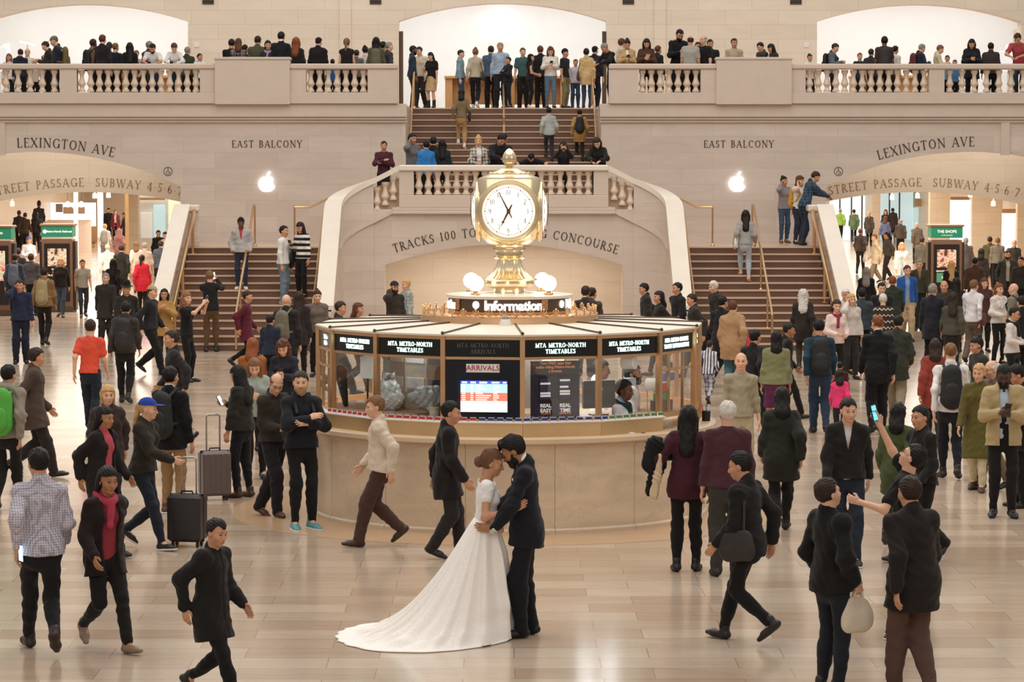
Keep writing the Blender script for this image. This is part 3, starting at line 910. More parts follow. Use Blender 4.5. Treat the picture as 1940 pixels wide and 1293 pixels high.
        if ht in ('long', 'curly', 'mid', 'hijab'):
            L = {'long': .34, 'curly': .30, 'mid': .17, 'hijab': .26}[ht] * q.get('hairlen', 1.0)
            tip = J['neck'] - u * (L - .15) - f * .075
            hs.cap(H(0, -.045, -.02), tip, .085 + t_ * .6, .080 + t_, hf, .62, k=.04)
            if ht in ('long', 'curly'):
                for sg in (-1, 1): hs.cap(H(sg * .075, -.01, -.02), J['neck'] + r * sg * .085 + f * .02 - u * (L * .45), .032 + t_ * .5, .026, k=.03)
            if ht == 'hijab': hs.cap(J['neck'] - u * .04, C - hu * .03, .11, .09, k=.04)
        if ht == 'pony': hs.cap(H(0, -.11, .02), H(0, -.14, -.20), .036, .024, k=.02)
        if ht == 'bun': hs.ell(H(0, -.075, .115), (.042,) * 3, k=.012)
        if ht == 'lowbun': hs.ell(H(0, -.125, -.028), (.052, .045, .050), HX, k=.012)
        if ht in ('pony', 'bun', 'lowbun'):
            for sg in (-1, 1): hs.ell(H(sg * .090, .006, -.020), (.03, .028, .036), HX, sub=True, k=.008)
        hs.cut(facecut)
        if ht in ('pony', 'bun', 'lowbun'): hs.cut(lambda x, y, z: np.minimum(plane(-.055, .55)(x, y, z), (x - C[0]) * hf[0] + (y - C[1]) * hf[1] + (z - C[2]) * hf[2] + .09))
        hs.noise = (lambda x, y, z: .010 * np.sin(x * 60 + np.sin(z * 50) * 2) * np.sin(z * 70 + y * 55)) if ht == 'curly' else strands
        sdf_obj('headscarf' if ht == 'hijab' else 'hair', hs, cloth(HAIRC.get(hc, hc)) if ht == 'hijab' else hmt, root, S)
    ex = q.get('ex', {})
    if 'beard' in ex:
        bs = Sdf(vh, .012)
        bs.ell(H(0, .034, -.066), (.067, .070, .066), HX).ell(H(0, .066, -.106), (.038, .034, .032), HX)
        for sg in (-1, 1): bs.cap(H(sg * .068, .016, .0), H(sg * .060, .036, -.06), .009, .014)
        bs.cut(plane(-.040, 0.0, -1) if 0 else (lambda x, y, z: ((x - C[0]) * hu[0] + (y - C[1]) * hu[1] + (z - C[2]) * hu[2]) + .010 + .34 * np.maximum((x - C[0]) * hf[0] + (y - C[1]) * hf[1] + (z - C[2]) * hf[2], 0))); bs.cut(lambda x, y, z: -((x - C[0]) * hf[0] + (y - C[1]) * hf[1] + (z - C[2]) * hf[2]) - .004)
        bs.ell(H(0, .105, -.068), (.022, .02, .011), HX, sub=True, k=.006)
        bs.noise = strands
        sdf_obj('beard', bs, hair_mat(ex['beard']), root, S)
    if 'cap' in ex:
        cs = Sdf(vh, .008)
        cs.ell(H(0, -.012, .030), (.090, .110, .100), HX).ell(H(0, .135, .052), (.062, .075, .010), HX)
        cs.cut(plane(.045, .06)); sdf_obj('cap', cs, cloth(ex['cap']), root, S)
    if 'beanie' in ex:
        cs = Sdf(vh, .012)
        cs.ell(H(0, -.014, .030), (.090, .110, .112), HX); cs.cut(plane(.022, .28)); sdf_obj('beanie', cs, cloth(ex['beanie']), root, S)
    if 'hat' in ex:
        cs = Sdf(vh, .012)
        cs.ell(H(0, -.01, .055), (.145, .165, .012), HX).cap(H(0, -.01, .06), H(0, -.015, .120), .086, .078); cs.cut(plane(.045, 0)); sdf_obj('hat', cs, cloth(ex['hat']), root, S)
    if 'band' in ex:
        cs = Sdf(vh, .01)
        cs.ell(H(0, -.014, .024), (.094, .114, .11), HX); cs.cut(plane(.03, .3)); cs.cut(plane(.07, .3, -1)); sdf_obj('headband', cs, cloth(ex['band']), root, S)
    if 'scarf' in ex:
        cs = Sdf(min(VC, .014), .02)
        for k in range(10):
            a = 2 * PI * k / 10; b = 2 * PI * (k + 1) / 10
            rr = .082
            p = lambda a: J['neck'] + r * rr * math.cos(a) + f * (rr * math.sin(a) + .005) - u * (.02 + .03 * math.sin(a))
            cs.cap(p(a), p(b), .032, .032)
        if fem or True: cs.cap(J['neck'] + f * .10 - u * .06, J['chest'] + f * .15 + r * .03 - u * .08, .035, .030)
        cs.noise = folds(.005)
        sdf_obj('scarf', cs, cloth(ex['scarf']), root, S)
    if 'glasses' in ex:
        g = MB()
        for sg in (-1, 1):
            g.tube([tuple(S * (H(sg * .031 + .022 * math.cos(a), .102 - .004 * abs(math.cos(a)), .002 + .016 * math.sin(a)))) for a in [2 * PI * k / 12 for k in range(12)]], max(.002, VH * .22), 5, True)
            g.tube([tuple(S * H(sg * .053, .098, .004)), tuple(S * H(sg * .080, .02, .004))], max(.0018, VH * .2), 5)
        g.tube([tuple(S * H(-.009, .103, .004)), tuple(S * H(.009, .103, .004))], max(.002, VH * .2), 5)
        g.build('glasses', mat('#16120f', .3, name='spectacle frame'), root, True)
    # --- things carried: each one top-level
    def own(name, label, cat):
        o = bpy.data.objects.new(name, None); link(o); o.empty_display_size = .1
        o.location = root_loc; o.rotation_euler = (0, 0, rz)
        return tag(o, label, cat)
    th_ = {'tee': .012, 'shirt': .014, 'sweater': .02, 'jacket': .030, 'coat': .034, 'long': .036, 'puffer': .042, 'suit': .026}.get(tt, .02)
    vb = min(VC, .016)
    if 'bp' in ex:
        c_, lab = ex['bp']
        o = own('backpack', lab, 'backpack')
        bd = (.115 * W + th_) * .72 + .095
        lo_, hi_ = pel + u * .10 - f * bd, pel + u * .40 - f * bd
        b1 = Sdf(vb, .03); b1.cap(lo_, hi_, .150, .125, f, .62); b1.noise = folds(.003)
        m_ = mat(c_, .7, noise=.2, scale=14, name='nylon')
        sdf_obj('pack_body', b1, m_, o, S)
        b2 = Sdf(vb, .02); b2.cap(lo_ - f * .085 + u * .00, lo_ - f * .08 + u * .10, .105, .095, f, .42)
        sdf_obj('front_pocket', b2, m_, o, S)
        for i in (0, 1):
            sg = -1 if i == 0 else 1
            b3 = Sdf(min(vb, .010), .01)
            pts = [hi_ + r * sg * .07 + f * .03 + u * .04, J['neck'] + r * sg * .095 - u * .02 + u * th_ * .9, J['chest'] + r * sg * .10 + f * (.105 * W + th_ + (.04 if fem else .0)), J['waist'] + r * sg * (.125 * W + th_) + f * .04, lo_ + r * sg * .12 + f * .05 + u * .03]
            for a, b in zip(pts, pts[1:]): b3.cap(a, b, .021, .021)
            sdf_obj('shoulder_strap', b3, m_, o, S)
    if 'bag' in ex:
        c_, lab = ex['bag'][:2]; sg = ex['bag'][2] if len(ex['bag']) > 2 else 1
        o = own('shoulder_bag', lab, 'bag')
        b0 = pel + r * sg * (.215 * W + th_) + u * .02
        m_ = mat(c_, .6, noise=.2, scale=10, name='bag leather')
        b1 = Sdf(vb, .06); b1.cap(b0 - f * .09 - u * .09, b0 + f * .09 - u * .09, .075, .075, r, .55).cap(b0 - f * .09 - u * .02, b0 + f * .09 - u * .02, .07, .07, r, .5).cap(b0 - f * .085 + u * .05, b0 + f * .085 + u * .05, .06, .06, r, .45)
        b1.noise = folds(.004)
        sdf_obj('bag_body', b1, m_, o, S)
        b3 = Sdf(min(vb, .010), .01)
        top_ = J['sh'][1 if sg > 0 else 0] + u * (.062 + th_ * .4) - r * sg * .05
        pts = [b0 + f * .08 + u * .10, J['chest'] + r * sg * (.155 * W + th_) + f * .06, top_, J['chest'] + r * sg * (.155 * W + th_) - f * .07, b0 - f * .08 + u * .10]
        for a, b in zip(pts, pts[1:]): b3.cap(a, b, .012, .012)
        sdf_obj('strap', b3, m_, o, S)
    if 'tote' in ex:
        c_, lab = ex['tote'][:2]; i = ex['tote'][2] if len(ex['tote']) > 2 else 1
        o = own('tote_bag', lab, 'bag')
        p0 = J['palm'][i]
        m_ = mat(c_, .75, noise=.08, name='canvas')
        b1 = Sdf(vb, .06); b1.cap(p0 - f * .075 - Z * .27, p0 + f * .075 - Z * .27, .085, .085, r, .5).cap(p0 - f * .06 - Z * .20, p0 + f * .06 - Z * .20, .075, .075, r, .42).cap(p0 - f * .045 - Z * .12, p0 + f * .045 - Z * .12, .055, .05, r, .35); b1.noise = folds(.006)
        sdf_obj('bag_body', b1, m_, o, S)
        g = MB()
        for sg in (-1, 1): g.tube([tuple(S * (p0 + f * .06 * k + r * .012 * sg - Z * (.12 if abs(k) == 1 else .0))) for k in (-1, -.35, .35, 1)], .008, 6)
        g.build('handle', m_, o, True)
    if 'ph' in ex:
        lab = ex['ph'][1]; i = ex['ph'][2] if len(ex['ph']) > 2 else 1
        kind_ = ex['ph'][4] if len(ex['ph']) > 4 else 'phone'
        o = own(kind_, lab, kind_)
        d, n_, sd = J['hd'][i]
        p0 = J['palm'][i] + n_ * .012
        up_ = nv(d * .4 + Z * .8 + f * .1) if q['pose'] != 'call' else nv(Z * .9 - f * .3)
        nn = nv(C - p0); nn = nv(nn - up_ * (nn @ up_)); ss = np.cross(up_, nn)
        def blk(cx_, w_, h_, t_, m_, name, sh):
            k = MB()
            vs = [tuple(S * (cx_ + ss * a * w_ + up_ * b * h_ + nn * c * t_)) for a in (-1, 1) for b in (-1, 1) for c in (-1, 1)]
            k.add(vs, [(0, 1, 3, 2), (4, 6, 7, 5), (0, 4, 5, 1), (2, 3, 7, 6), (0, 2, 6, 4), (1, 5, 7, 3)])
            return k.build(name, m_, sh)
        bz = 1.15 if pxm < 110 else 1.0
        if kind_ == 'cup':
            k = MB(); k.lathe([(.030 * S, 0), (.040 * S, .11 * S)], n=14); k.move(Matrix.Translation(tuple(S * (p0 - up_ * .02)))); k.build('cup_body', mat(ex['ph'][0], .6, name='paper cup'), o, True)
            k = MB(); k.lathe([(.043 * S, .105 * S), (.043 * S, .12 * S), (.03 * S, .125 * S)], n=14); k.move(Matrix.Translation(tuple(S * (p0 - up_ * .02)))); k.build('lid', mat('#efece8', .5, name='cup lid'), o, True)
            return J
        if kind_ == 'card':
            blk(p0 + up_ * .04, .055, .075, .002, mat(ex['ph'][0], .6, name='card'), 'card_sheet', o); return J
        blk(p0 + up_ * .04, .036 * bz, .073 * bz, .005, mat('#191919', .3, name='phone case'), 'phone_case', o)
        blk(p0 + up_ * .04 + nn * .006, .032 * bz, .066 * bz, .0015, mat(ex['ph'][0], .2, emit=ex['ph'][3] if len(ex['ph']) > 3 else .8, name='phone screen'), 'phone_screen', o)
    return J
# ---------------------------------------------------------------- the hall
D0 = 35.0                                     # camera to booth
Y1 = 37.4                                     # face of the wall under the terrace
YA = 33.0                                     # face of the curved stair block
Y2 = 47.0                                     # wall behind the terrace
ZB, ZC, ZL = 5.58, 3.06, 2.17                 # terrace, upper landing, side landings
M_WALL = stone('limestone wall', '#d3c4b8', '#cbbbae', '#b9a899', 1.55, .40, .26, vein=.07, jw=.004)
M_WALL2 = stone('upper limestone wall', '#e6d9c8', '#e0d2bf', '#cdbca6', 1.5, .40, .5, vein=.05, jw=.006)
M_FASCIA = stone('pale limestone', '#e6d9c8', '#e2d4c2', '#cfc0ad', 1.7, .6, .45, vein=.05, jw=.004)
M_TRIM = mat('#cfbeb0', .35, noise=.07, scale=3, name='limestone trim')
M_CAP = mat('#e4d8ca', .22, noise=.06, scale=3, name='polished stone cap')
M_BAL = mat('#d8c4b0', .4, noise=.06, scale=6, name='limestone baluster')
M_FLOOR = stone('marble floor', '#cbb8a4', '#b49b84', '#9f8a74', 1.15, .50, .17, plane='xy', vein=.10, offset=.37, jw=.005, var=.2)
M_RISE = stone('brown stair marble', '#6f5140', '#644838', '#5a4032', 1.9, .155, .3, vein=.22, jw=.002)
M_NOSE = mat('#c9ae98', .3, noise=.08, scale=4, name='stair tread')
M_INK = mat('#4a3a2e', .7, name='incised lettering')
M_WHITE = mat('#e9e6e0', .55, noise=.03, scale=2, name='white plaster')
M_BRASS = mat('#e2bd8e', .30, metal=1.0, noise=.12, scale=5, name='brass')
M_BRASS_D = mat('#ddb288', .36, metal=1.0, noise=.15, scale=4, name='bronze')
M_DARK = mat('#14110f', .5, name='dark recess')
M_BRONZE = mat('#5a4636', .45, metal=.4, noise=.15, scale=4, name='bronze frame')

mb = MB(); mb.box(-27, -34, -.3, 27, 118, 0)
struct(mb.build('floor', M_FLOOR))

def arch_z(x, spans):
    for cx, hw, z0, R in spans:
        if abs(x - cx) < hw - 1e-6: return z0 + math.sqrt(max(R * R - (x - cx) ** 2, 0)) - R
    return None
def arch_R(hw, rise): return (hw * hw + rise * rise) / (2 * rise)
def arched_wall(name, m, x0, x1, ybase, y, thick, ztop, spans, zb=0.0):
    """a wall with arched openings (centre, half width, apex height, radius)"""
    b = MB()
    xs = {x0, x1}
    for cx, hw, za, R in spans:
        for k in range(33): xs.add(min(max(cx - hw + 2 * hw * k / 32, x0), x1))
    xs = sorted(xs)
    for a, c in zip(xs, xs[1:]):
        mid = (a + c) / 2
        sp_ = [s_ for s_ in spans if abs(mid - s_[0]) < s_[1]]
        if sp_:
            s_ = sp_[0]
            f_ = lambda x: s_[2] + math.sqrt(max(s_[3] ** 2 - (x - s_[0]) ** 2, 0)) - s_[3]
            za, zc = f_(a), f_(c)
        else: za = zc = zb
        vs = [(a, y, za), (c, y, zc), (c, y, ztop), (a, y, ztop), (a, y + thick, za), (c, y + thick, zc), (c, y + thick, ztop), (a, y + thick, ztop)]
        fs = [(0, 1, 2, 3), (5, 4, 7, 6), (0, 4, 5, 1), (3, 2, 6, 7)]
        b.add(vs, fs)
    for x in (x0, x1):
        zz = zb
        for cx, hw, za, R in spans:
            if abs(x - cx) < hw - 1e-6: zz = za + math.sqrt(R * R - (x - cx) ** 2) - R
        b.add([(x, y, zz), (x, y + thick, zz), (x, y + thick, ztop), (x, y, ztop)], [(0, 1, 2, 3)])
    for cx, hw, za, R in spans:
        zs = za + math.sqrt(R * R - hw * hw) - R
        for sg in (-1, 1):
            x = cx + sg * hw
            if x0 < x < x1: b.add([(x, y, zb), (x, y + thick, zb), (x, y + thick, zs), (x, y, zs)], [(0, 1, 2, 3)])
    return struct(b.build(name, m, fix=False))
R1 = arch_R(3.68, .86)
arched_wall('wall_east', M_WALL, -17, -2.43, 0, Y1, .9, ZB, [(-11.72, 3.68, 4.41, R1)])
arched_wall('wall_east', M_WALL, 2.43, 17, 0, Y1, .9, ZB, [(11.72, 3.68, 4.41, R1)])
RF = arch_R(3.9, .66)
for sx in (-1, 1):
    arched_wall('wall_passage', M_FASCIA, sx * 10.8 - 4.6, sx * 10.8 + 4.6, 0, 40.5, .6, 5.3, [(sx * 10.8, 3.9, 3.37, RF)])
R2 = arch_R(2.92, .50)
arched_wall('wall_terrace', M_WALL2, -17, 17, 0, Y2, .7, 11.5, [(0, 2.92, 8.60, R2), (-11.72, 2.88, 8.57, R2), (11.72, 2.88, 8.57, R2)], zb=ZB)
# shallow pilaster strips, end panels and small grilles of the terrace wall
for x in (-4.42, 4.42):
    mb = MB(); mb.box(x - .16, Y2 - .06, ZB, x + .16, Y2 + .1, 11.5); struct(mb.build('trim_1', M_WALL2))
for x in (-8.27, -3.57, 3.53, 8.24):
    o = empty('vent_grille', 'dark grille at the picture top, %s' % {-8.27: 'right of the left terrace arch', -3.57: 'left of the central terrace arch', 3.53: 'right of the central terrace arch', 8.24: 'left of the right terrace arch'}[x], 'vent', (x, Y2 - .03, 8.73))
    mb = MB(); mb.box(-.16, 0, -.16, .16, .06, .16); mb.build('backing', M_DARK, o)
    mb = MB()
    for k in range(5): mb.box(-.16, -.012, -.15 + k * .065, .16, .0, -.125 + k * .065)
    mb.build('slat', M_BRONZE, o)
for x, t in ((-8.6, 'left'), (8.55, 'right')):
    mb = MB(); mb.box(x - .07, Y2 - .03, 7.36, x + .07, Y2, 7.50, .01)
    tag(mb.build('wall_switch', M_WHITE), 'small white switch plate on the terrace wall, %s half' % t, 'switch')
# terrace floor, cornice, rooms behind
mb = MB(); mb.box(-17, Y1 + .9, ZB - .35, -2.64, 43.5, ZB); mb.box(2.64, Y1 + .9, ZB - .35, 17, 43.5, ZB); mb.box(-2.43, 42.31, ZB - .35, 2.43, 43.5, ZB); mb.box(-17, 43.5, ZB - .35, 17, 54, ZB)
struct(mb.build('floor', M_NOSE))
mb = MB(); mb.box(-17, 54, ZB, 17, 54.3, 12); struct(mb.build('wall_back', M_WHITE))
mb = MB(); mb.box(-17, Y2 + .7, 10.4, 17, 54.3, 10.6); struct(mb.build('ceiling', M_WHITE))
for sx in (-1, 1):
    for x, n_ in ((sx * 5.6, 0), (sx * 16.2, 1)):
        mb = MB(); mb.box(x - .12, Y2 + .7, ZB, x + .12, 54, 10.4); struct(mb.build('wall_side', M_WHITE))
    mb = MB(); mb.box(sx * 15.2 - .06, Y2 + 1.0, ZB, sx * 15.2 + .06, Y2 + 4.4, 8.05 if sx > 0 else 7.7); struct(mb.build('wall_partition', mat('#b9a07c', .6, name='tan panel')))
    for x in (sx * 2.86, sx * 8.80):
        mb = MB(); mb.box(x - .055, Y2 + .12, ZB, x + .055, Y2 + .3, 7.82); struct(mb.build('door_1', M_BRONZE))
# mouldings on the wall under the terrace
def moulding(name, segs, m, x0, x1, y):
    """horizontal band: list of (z0, z1, projection)"""
    b = MB()
    for z0, z1, p in segs: b.box(x0, y - p, z0, x1, y + .05, z1, .012)
    return struct(b.build(name, m))
for x0, x1 in ((-17, -2.40), (2.40, 17)):
    moulding('trim_2', [(5.27, 5.60, .16), (5.20, 5.27, .11), (5.13, 5.20, .06)], M_TRIM, x0, x1, Y1)
for sx in (-1, 1):
    for x0, x1 in ((7.93, 8.10), (12.38, 12.60), (15.2, 17)):   # flat pilasters that frame the arch panel
        if x0 == 7.93: continue
        mb = MB(); mb.box(min(sx * x0, sx * x1), Y1 - .05, 4.32, max(sx * x0, sx * x1), Y1 + .02, 5.14); struct(mb.build('trim_3', M_TRIM))

# ---- balustrades
BAL = [(.09, 0), (.09, .04), (.068, .055), (.050, .11), (.066, .145), (.097, .185), (.096, .21), (.076, .26), (.057, .32), (.049, .37), (.054, .42), (.074, .465), (.086, .48), (.086, .54)]
def baluster(parent, x, y, z, me=[None], m=None):
    if me[0] is None:
        b = MB(); b.lathe(BAL, n=14)
        o = b.build('baluster', M_BAL, parent, True); me[0] = o.data
    else:
        o = bpy.data.objects.new('baluster', me[0]); link(o, parent)
    o.location = (x, y, z)
    return o
def px_x(px, d): return (px - 943.2) * d / F_PX + CAM.x
def run_balustrade(label, items, y, zb, d):
    """items: ('b', x0, x1, n) bay of balusters, ('p', x0, x1) pier, ('k', x0, x1) taller solid block"""
    o = empty('balustrade', label, 'balustrade', (0, y, zb))
    lo = min(i[1] for i in items); hi = max(i[2] for i in items)
    b = MB(); b.box(lo, -.24, .02, hi, .12, .30, .01); b.build('plinth', M_TRIM, o)
    segs = []; cur = None
    for it in sorted(items, key=lambda i: i[1]):
        if it[0] == 'k':
            b = MB(); b.box(it[1], -.30, .0, it[2], .14, 1.10, .01); b.box(it[1] - .02, -.32, 1.10, it[2] + .02, .16, 1.17, .015); b.build('pedestal', M_TRIM, o)
            if cur: segs.append(cur); cur = None
        else:
            cur = (cur[0] if cur else it[1], it[2])
            if it[0] == 'p':
                b = MB(); b.box(it[1], -.20, .30, it[2], .10, .87, .008); b.build('pier', M_TRIM, o)
            else:
                w_ = (it[2] - it[1]) / it[3]
                for k in range(it[3]): baluster(o, it[1] + w_ * (k + .5), -.05, .315)
    if cur: segs.append(cur)
    for a, c in segs:
        b = MB(); b.box(a, -.24, .87, c, .13, 1.01, .03); b.build('handrail', M_TRIM, o)
    return o
dl = Y1 + 35
X_ = lambda p: px_x(p, dl - .1)
run_balustrade('long stone balustrade along the left terrace edge above the carved left avenue lettering', [('p', -16.4, -14.6), ('b', -14.6, X_(118), 12), ('p', X_(118), X_(150)), ('b', X_(150), X_(382), 14), ('p', X_(382), X_(411)), ('k', X_(411), X_(552)), ('p', X_(552), X_(582)), ('b', X_(582), X_(698), 7), ('p', X_(698), X_(755))], Y1, ZB, dl)
run_balustrade('long stone balustrade along the right terrace edge above the carved right avenue lettering', [('p', X_(1153), X_(1208)), ('b', X_(1208), X_(1326), 7), ('p', X_(1326), X_(1355)), ('k', X_(1355), X_(1497)), ('p', X_(1497), X_(1524)), ('b', X_(1524), X_(1757), 14), ('p', X_(1757), X_(1786)), ('b', X_(1786), 14.6, 12), ('p', 14.6, 16.4)], Y1, ZB, dl)

# ---- stairs
def flight(name, x0, x1, ya, yb, za, zb, n, side=None):
    """n risers from (ya, za) up to (yb, zb); a paler edge strip puts the lit tread edge into colour"""
    b = MB(); dy = (yb - ya) / n; dz = (zb - za) / n
    for k in range(n):
        y = ya + dy * k; z = za + dz * (k + 1)
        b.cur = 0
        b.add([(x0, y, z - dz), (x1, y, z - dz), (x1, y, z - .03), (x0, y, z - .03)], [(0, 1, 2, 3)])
        b.cur = 1  # paler tread and edge strip, the lit step edge put into colour
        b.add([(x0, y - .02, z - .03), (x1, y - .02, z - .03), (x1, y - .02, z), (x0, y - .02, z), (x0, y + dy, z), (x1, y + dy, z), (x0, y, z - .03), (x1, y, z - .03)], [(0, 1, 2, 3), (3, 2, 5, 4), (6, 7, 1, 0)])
    b.cur = 0
    pr = [(ya, max(za - .02, 0))]
    for xx in (x0, x1):
        vs = []
        for k in range(n): vs += [(xx, ya + dy * k, za + dz * k), (xx, ya + dy * k, za + dz * (k + 1))]
        vs += [(xx, yb, zb), (xx, yb, za)]
        b.add(vs, [tuple(range(len(vs)))])
    return struct(b.build(name, [M_RISE, M_NOSE], fix=False))
for sx in (-1, 1):
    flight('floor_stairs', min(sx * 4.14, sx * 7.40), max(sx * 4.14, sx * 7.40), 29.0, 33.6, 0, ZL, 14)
    mb = MB(); mb.box(min(sx * 3.0, sx * 7.45), 33.6, ZL - 2.17, max(sx * 3.0, sx * 7.45), Y1, ZL); struct(mb.build('floor_landing', M_NOSE))
    mb = MB()
    for k in range(6):
        a, c = sx * (4.3 - k * .28), sx * 2.6
        mb.box(min(a, c), 34.3, ZL, max(a, c), Y1, ZL + .89 * (k + 1) / 6)
    struct(mb.build('floor_stairs', M_NOSE))
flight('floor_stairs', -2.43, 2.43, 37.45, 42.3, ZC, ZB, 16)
mb = MB(); mb.box(-3.1, YA + .4, ZC - .3, 3.1, Y1 + .05, ZC); struct(mb.build('floor_landing', M_NOSE))
mb = MB()
for sx in (-1, 1): mb.box(sx * 2.53 - .1, Y1 + .9, ZC, sx * 2.53 + .1, 43.5, ZB)
struct(mb.build('wall_stair_side', M_WALL))

# ---- the curved stair block: parapet that sweeps up both flights and round to the balustrade
def sweep_pts(sx):
    p = [(-3.95, 28.7, 1.02)]
    for k in range(1, 7): t = k / 6; p.append((-3.95, 28.7 + 3.4 * t, 1.02 + 2.10 * t))
    for k in range(1, 9):
        a = PI - (PI / 2) * k / 8
        p.append((-3.05 + .9 * math.cos(a), 32.1 + .9 * math.sin(a), 3.12 + .66 * (k / 8) ** .8))
    p += [(-2.75, YA, 3.93), (-2.50, YA, 4.06), (-2.40, YA, 4.09)]
    return [(sx * -1 * x if sx > 0 else x, y, z) for x, y, z in p]
def parapet(name, pts, half, m, drop, zfix=None, over=0.0):
    """wall of the given half thickness under a sloping top line; from top-drop (or zfix) up to top"""
    b = MB(); vs = []; n = len(pts)
    for i, (x, y, z) in enumerate(pts):
        a = Vector(pts[max(i - 1, 0)]); c = Vector(pts[min(i + 1, n - 1)]); d = (c - a); d.z = 0; d.normalize()
        nx, ny = -d.y, d.x
        h_ = half + over
        zb_ = zfix if zfix is not None else z - drop
        vs += [(x + nx * h_, y + ny * h_, z), (x - nx * h_, y - ny * h_, z), (x - nx * h_, y - ny * h_, zb_), (x + nx * h_, y + ny * h_, zb_)]
    fs = [(0, 1, 2, 3), tuple((n - 1) * 4 + k for k in (3, 2, 1, 0))]
    for i in range(n - 1):
        for k in range(4): fs.append((i * 4 + k, (i + 1) * 4 + k, (i + 1) * 4 + (k + 1) % 4, i * 4 + (k + 1) % 4))
    b.add(vs, fs)
    return b.build(name, m, None, True)
for sx in (-1, 1):
    pts = sweep_pts(sx)
    struct(parapet('wall_parapet', [(x, y, z - .10) for x, y, z in pts[:-3]], .16, M_WALL, 0, 0.0))
    struct(parapet('trim_4', pts, .20, M_CAP, .13))
    low_ = [(x, y, max(z - 1.05, .06)) for x, y, z in pts[6:]]
    struct(parapet('trim_5', [(x, y, z + .10) for x, y, z in low_], .20, M_TRIM, .10))
RA = arch_R(2.78, .49)
arched_wall('wall_arch', M_WALL, -3.14, 3.14, 0, YA - .14, .5, 3.06, [(0, 2.78, 2.24, RA)])
mb = MB()
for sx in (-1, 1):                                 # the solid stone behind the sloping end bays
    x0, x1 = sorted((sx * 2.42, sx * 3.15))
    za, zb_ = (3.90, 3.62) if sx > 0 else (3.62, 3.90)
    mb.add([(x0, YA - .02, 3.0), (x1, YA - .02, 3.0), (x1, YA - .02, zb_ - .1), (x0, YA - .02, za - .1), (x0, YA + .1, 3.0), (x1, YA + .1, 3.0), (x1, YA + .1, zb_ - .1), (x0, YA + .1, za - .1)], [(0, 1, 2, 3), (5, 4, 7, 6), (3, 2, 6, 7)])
struct(mb.build('wall_parapet', mat('#bfa184', .5, noise=.05, name='tan backing panel')))  # tan backing behind the end-bay balusters
moulding('trim_6', [(2.95, 3.02, .26), (3.02, 3.10, .22)], M_TRIM, -2.6, 2.6, YA)
dc = YA + 35
o = empty('balustrade', 'stone balustrade of the upper landing, right behind the four-faced clock', 'balustrade', (0, YA, ZC))
mb = MB(); mb.box(-2.44, -.22, .04, 2.44, .14, .33, .01); mb.build('plinth', M_TRIM, o)
mb = MB(); mb.box(-2.44, -.22, .89, 2.44, .16, 1.035, .03); mb.build('handrail', M_CAP, o)
for sx in (-1, 1):
    mb = MB(); mb.box(sx * 2.27 - .17, -.16, .33, sx * 2.27 + .17, .1, .89, .01); mb.build('pier', M_TRIM, o)
nb = 19
for k in range(nb): baluster(o, -2.09 + 4.18 * (k + .5) / nb, -.03, .34)
for sx in (-1, 1):                                  # the sloping end bays
    for k in range(3): baluster(o, sx * (2.58 + .19 * k), -.06, .22 - .125 * k)
mb = MB(); mb.box(-3.2, 36.6, 0, 3.2, 36.8, 2.9); struct(mb.build('wall_dining', M_FASCIA))
mb = MB()
for sx in (-1, 1): mb.box(sx * 3.0 - .1, YA + .37, 0, sx * 3.0 + .1, 36.7, 2.9)
struct(mb.build('wall_dining', M_FASCIA))
# outer parapets of the side flights, with carved newels
for sx in (-1, 1):
    pts = [(sx * 7.58, 28.6 + 4.9 * t / 6, 1.05 + 2.12 * t / 6) for t in range(7)]
    struct(parapet('wall_parapet', [(x, y, z - .06) for x, y, z in pts], .15, M_WALL, 0, 0.0))
    struct(parapet('trim_7', pts, .19, M_CAP, .10))
    o = empty('newel_post', 'carved stone newel post at the head of the %s flight' % ('left' if sx < 0 else 'right'), 'post', (sx * 7.42, 33.85, ZL))
    mb = MB(); mb.box(-.2, -.2, 0, .2, .2, .14, .01); mb.build('base', M_TRIM, o)
    mb = MB(); mb.lathe([(.17, .14), (.19, .2), (.15, .3), (.17, .55), (.2, .7), (.19, .78), (.16, .82)], n=16, flute=.05, nf=8); mb.build('shaft', M_TRIM, o, True)
    mb = MB(); mb.box(-.23, -.23, .82, .23, .23, .98, .03); mb.build('cap', M_CAP, o)

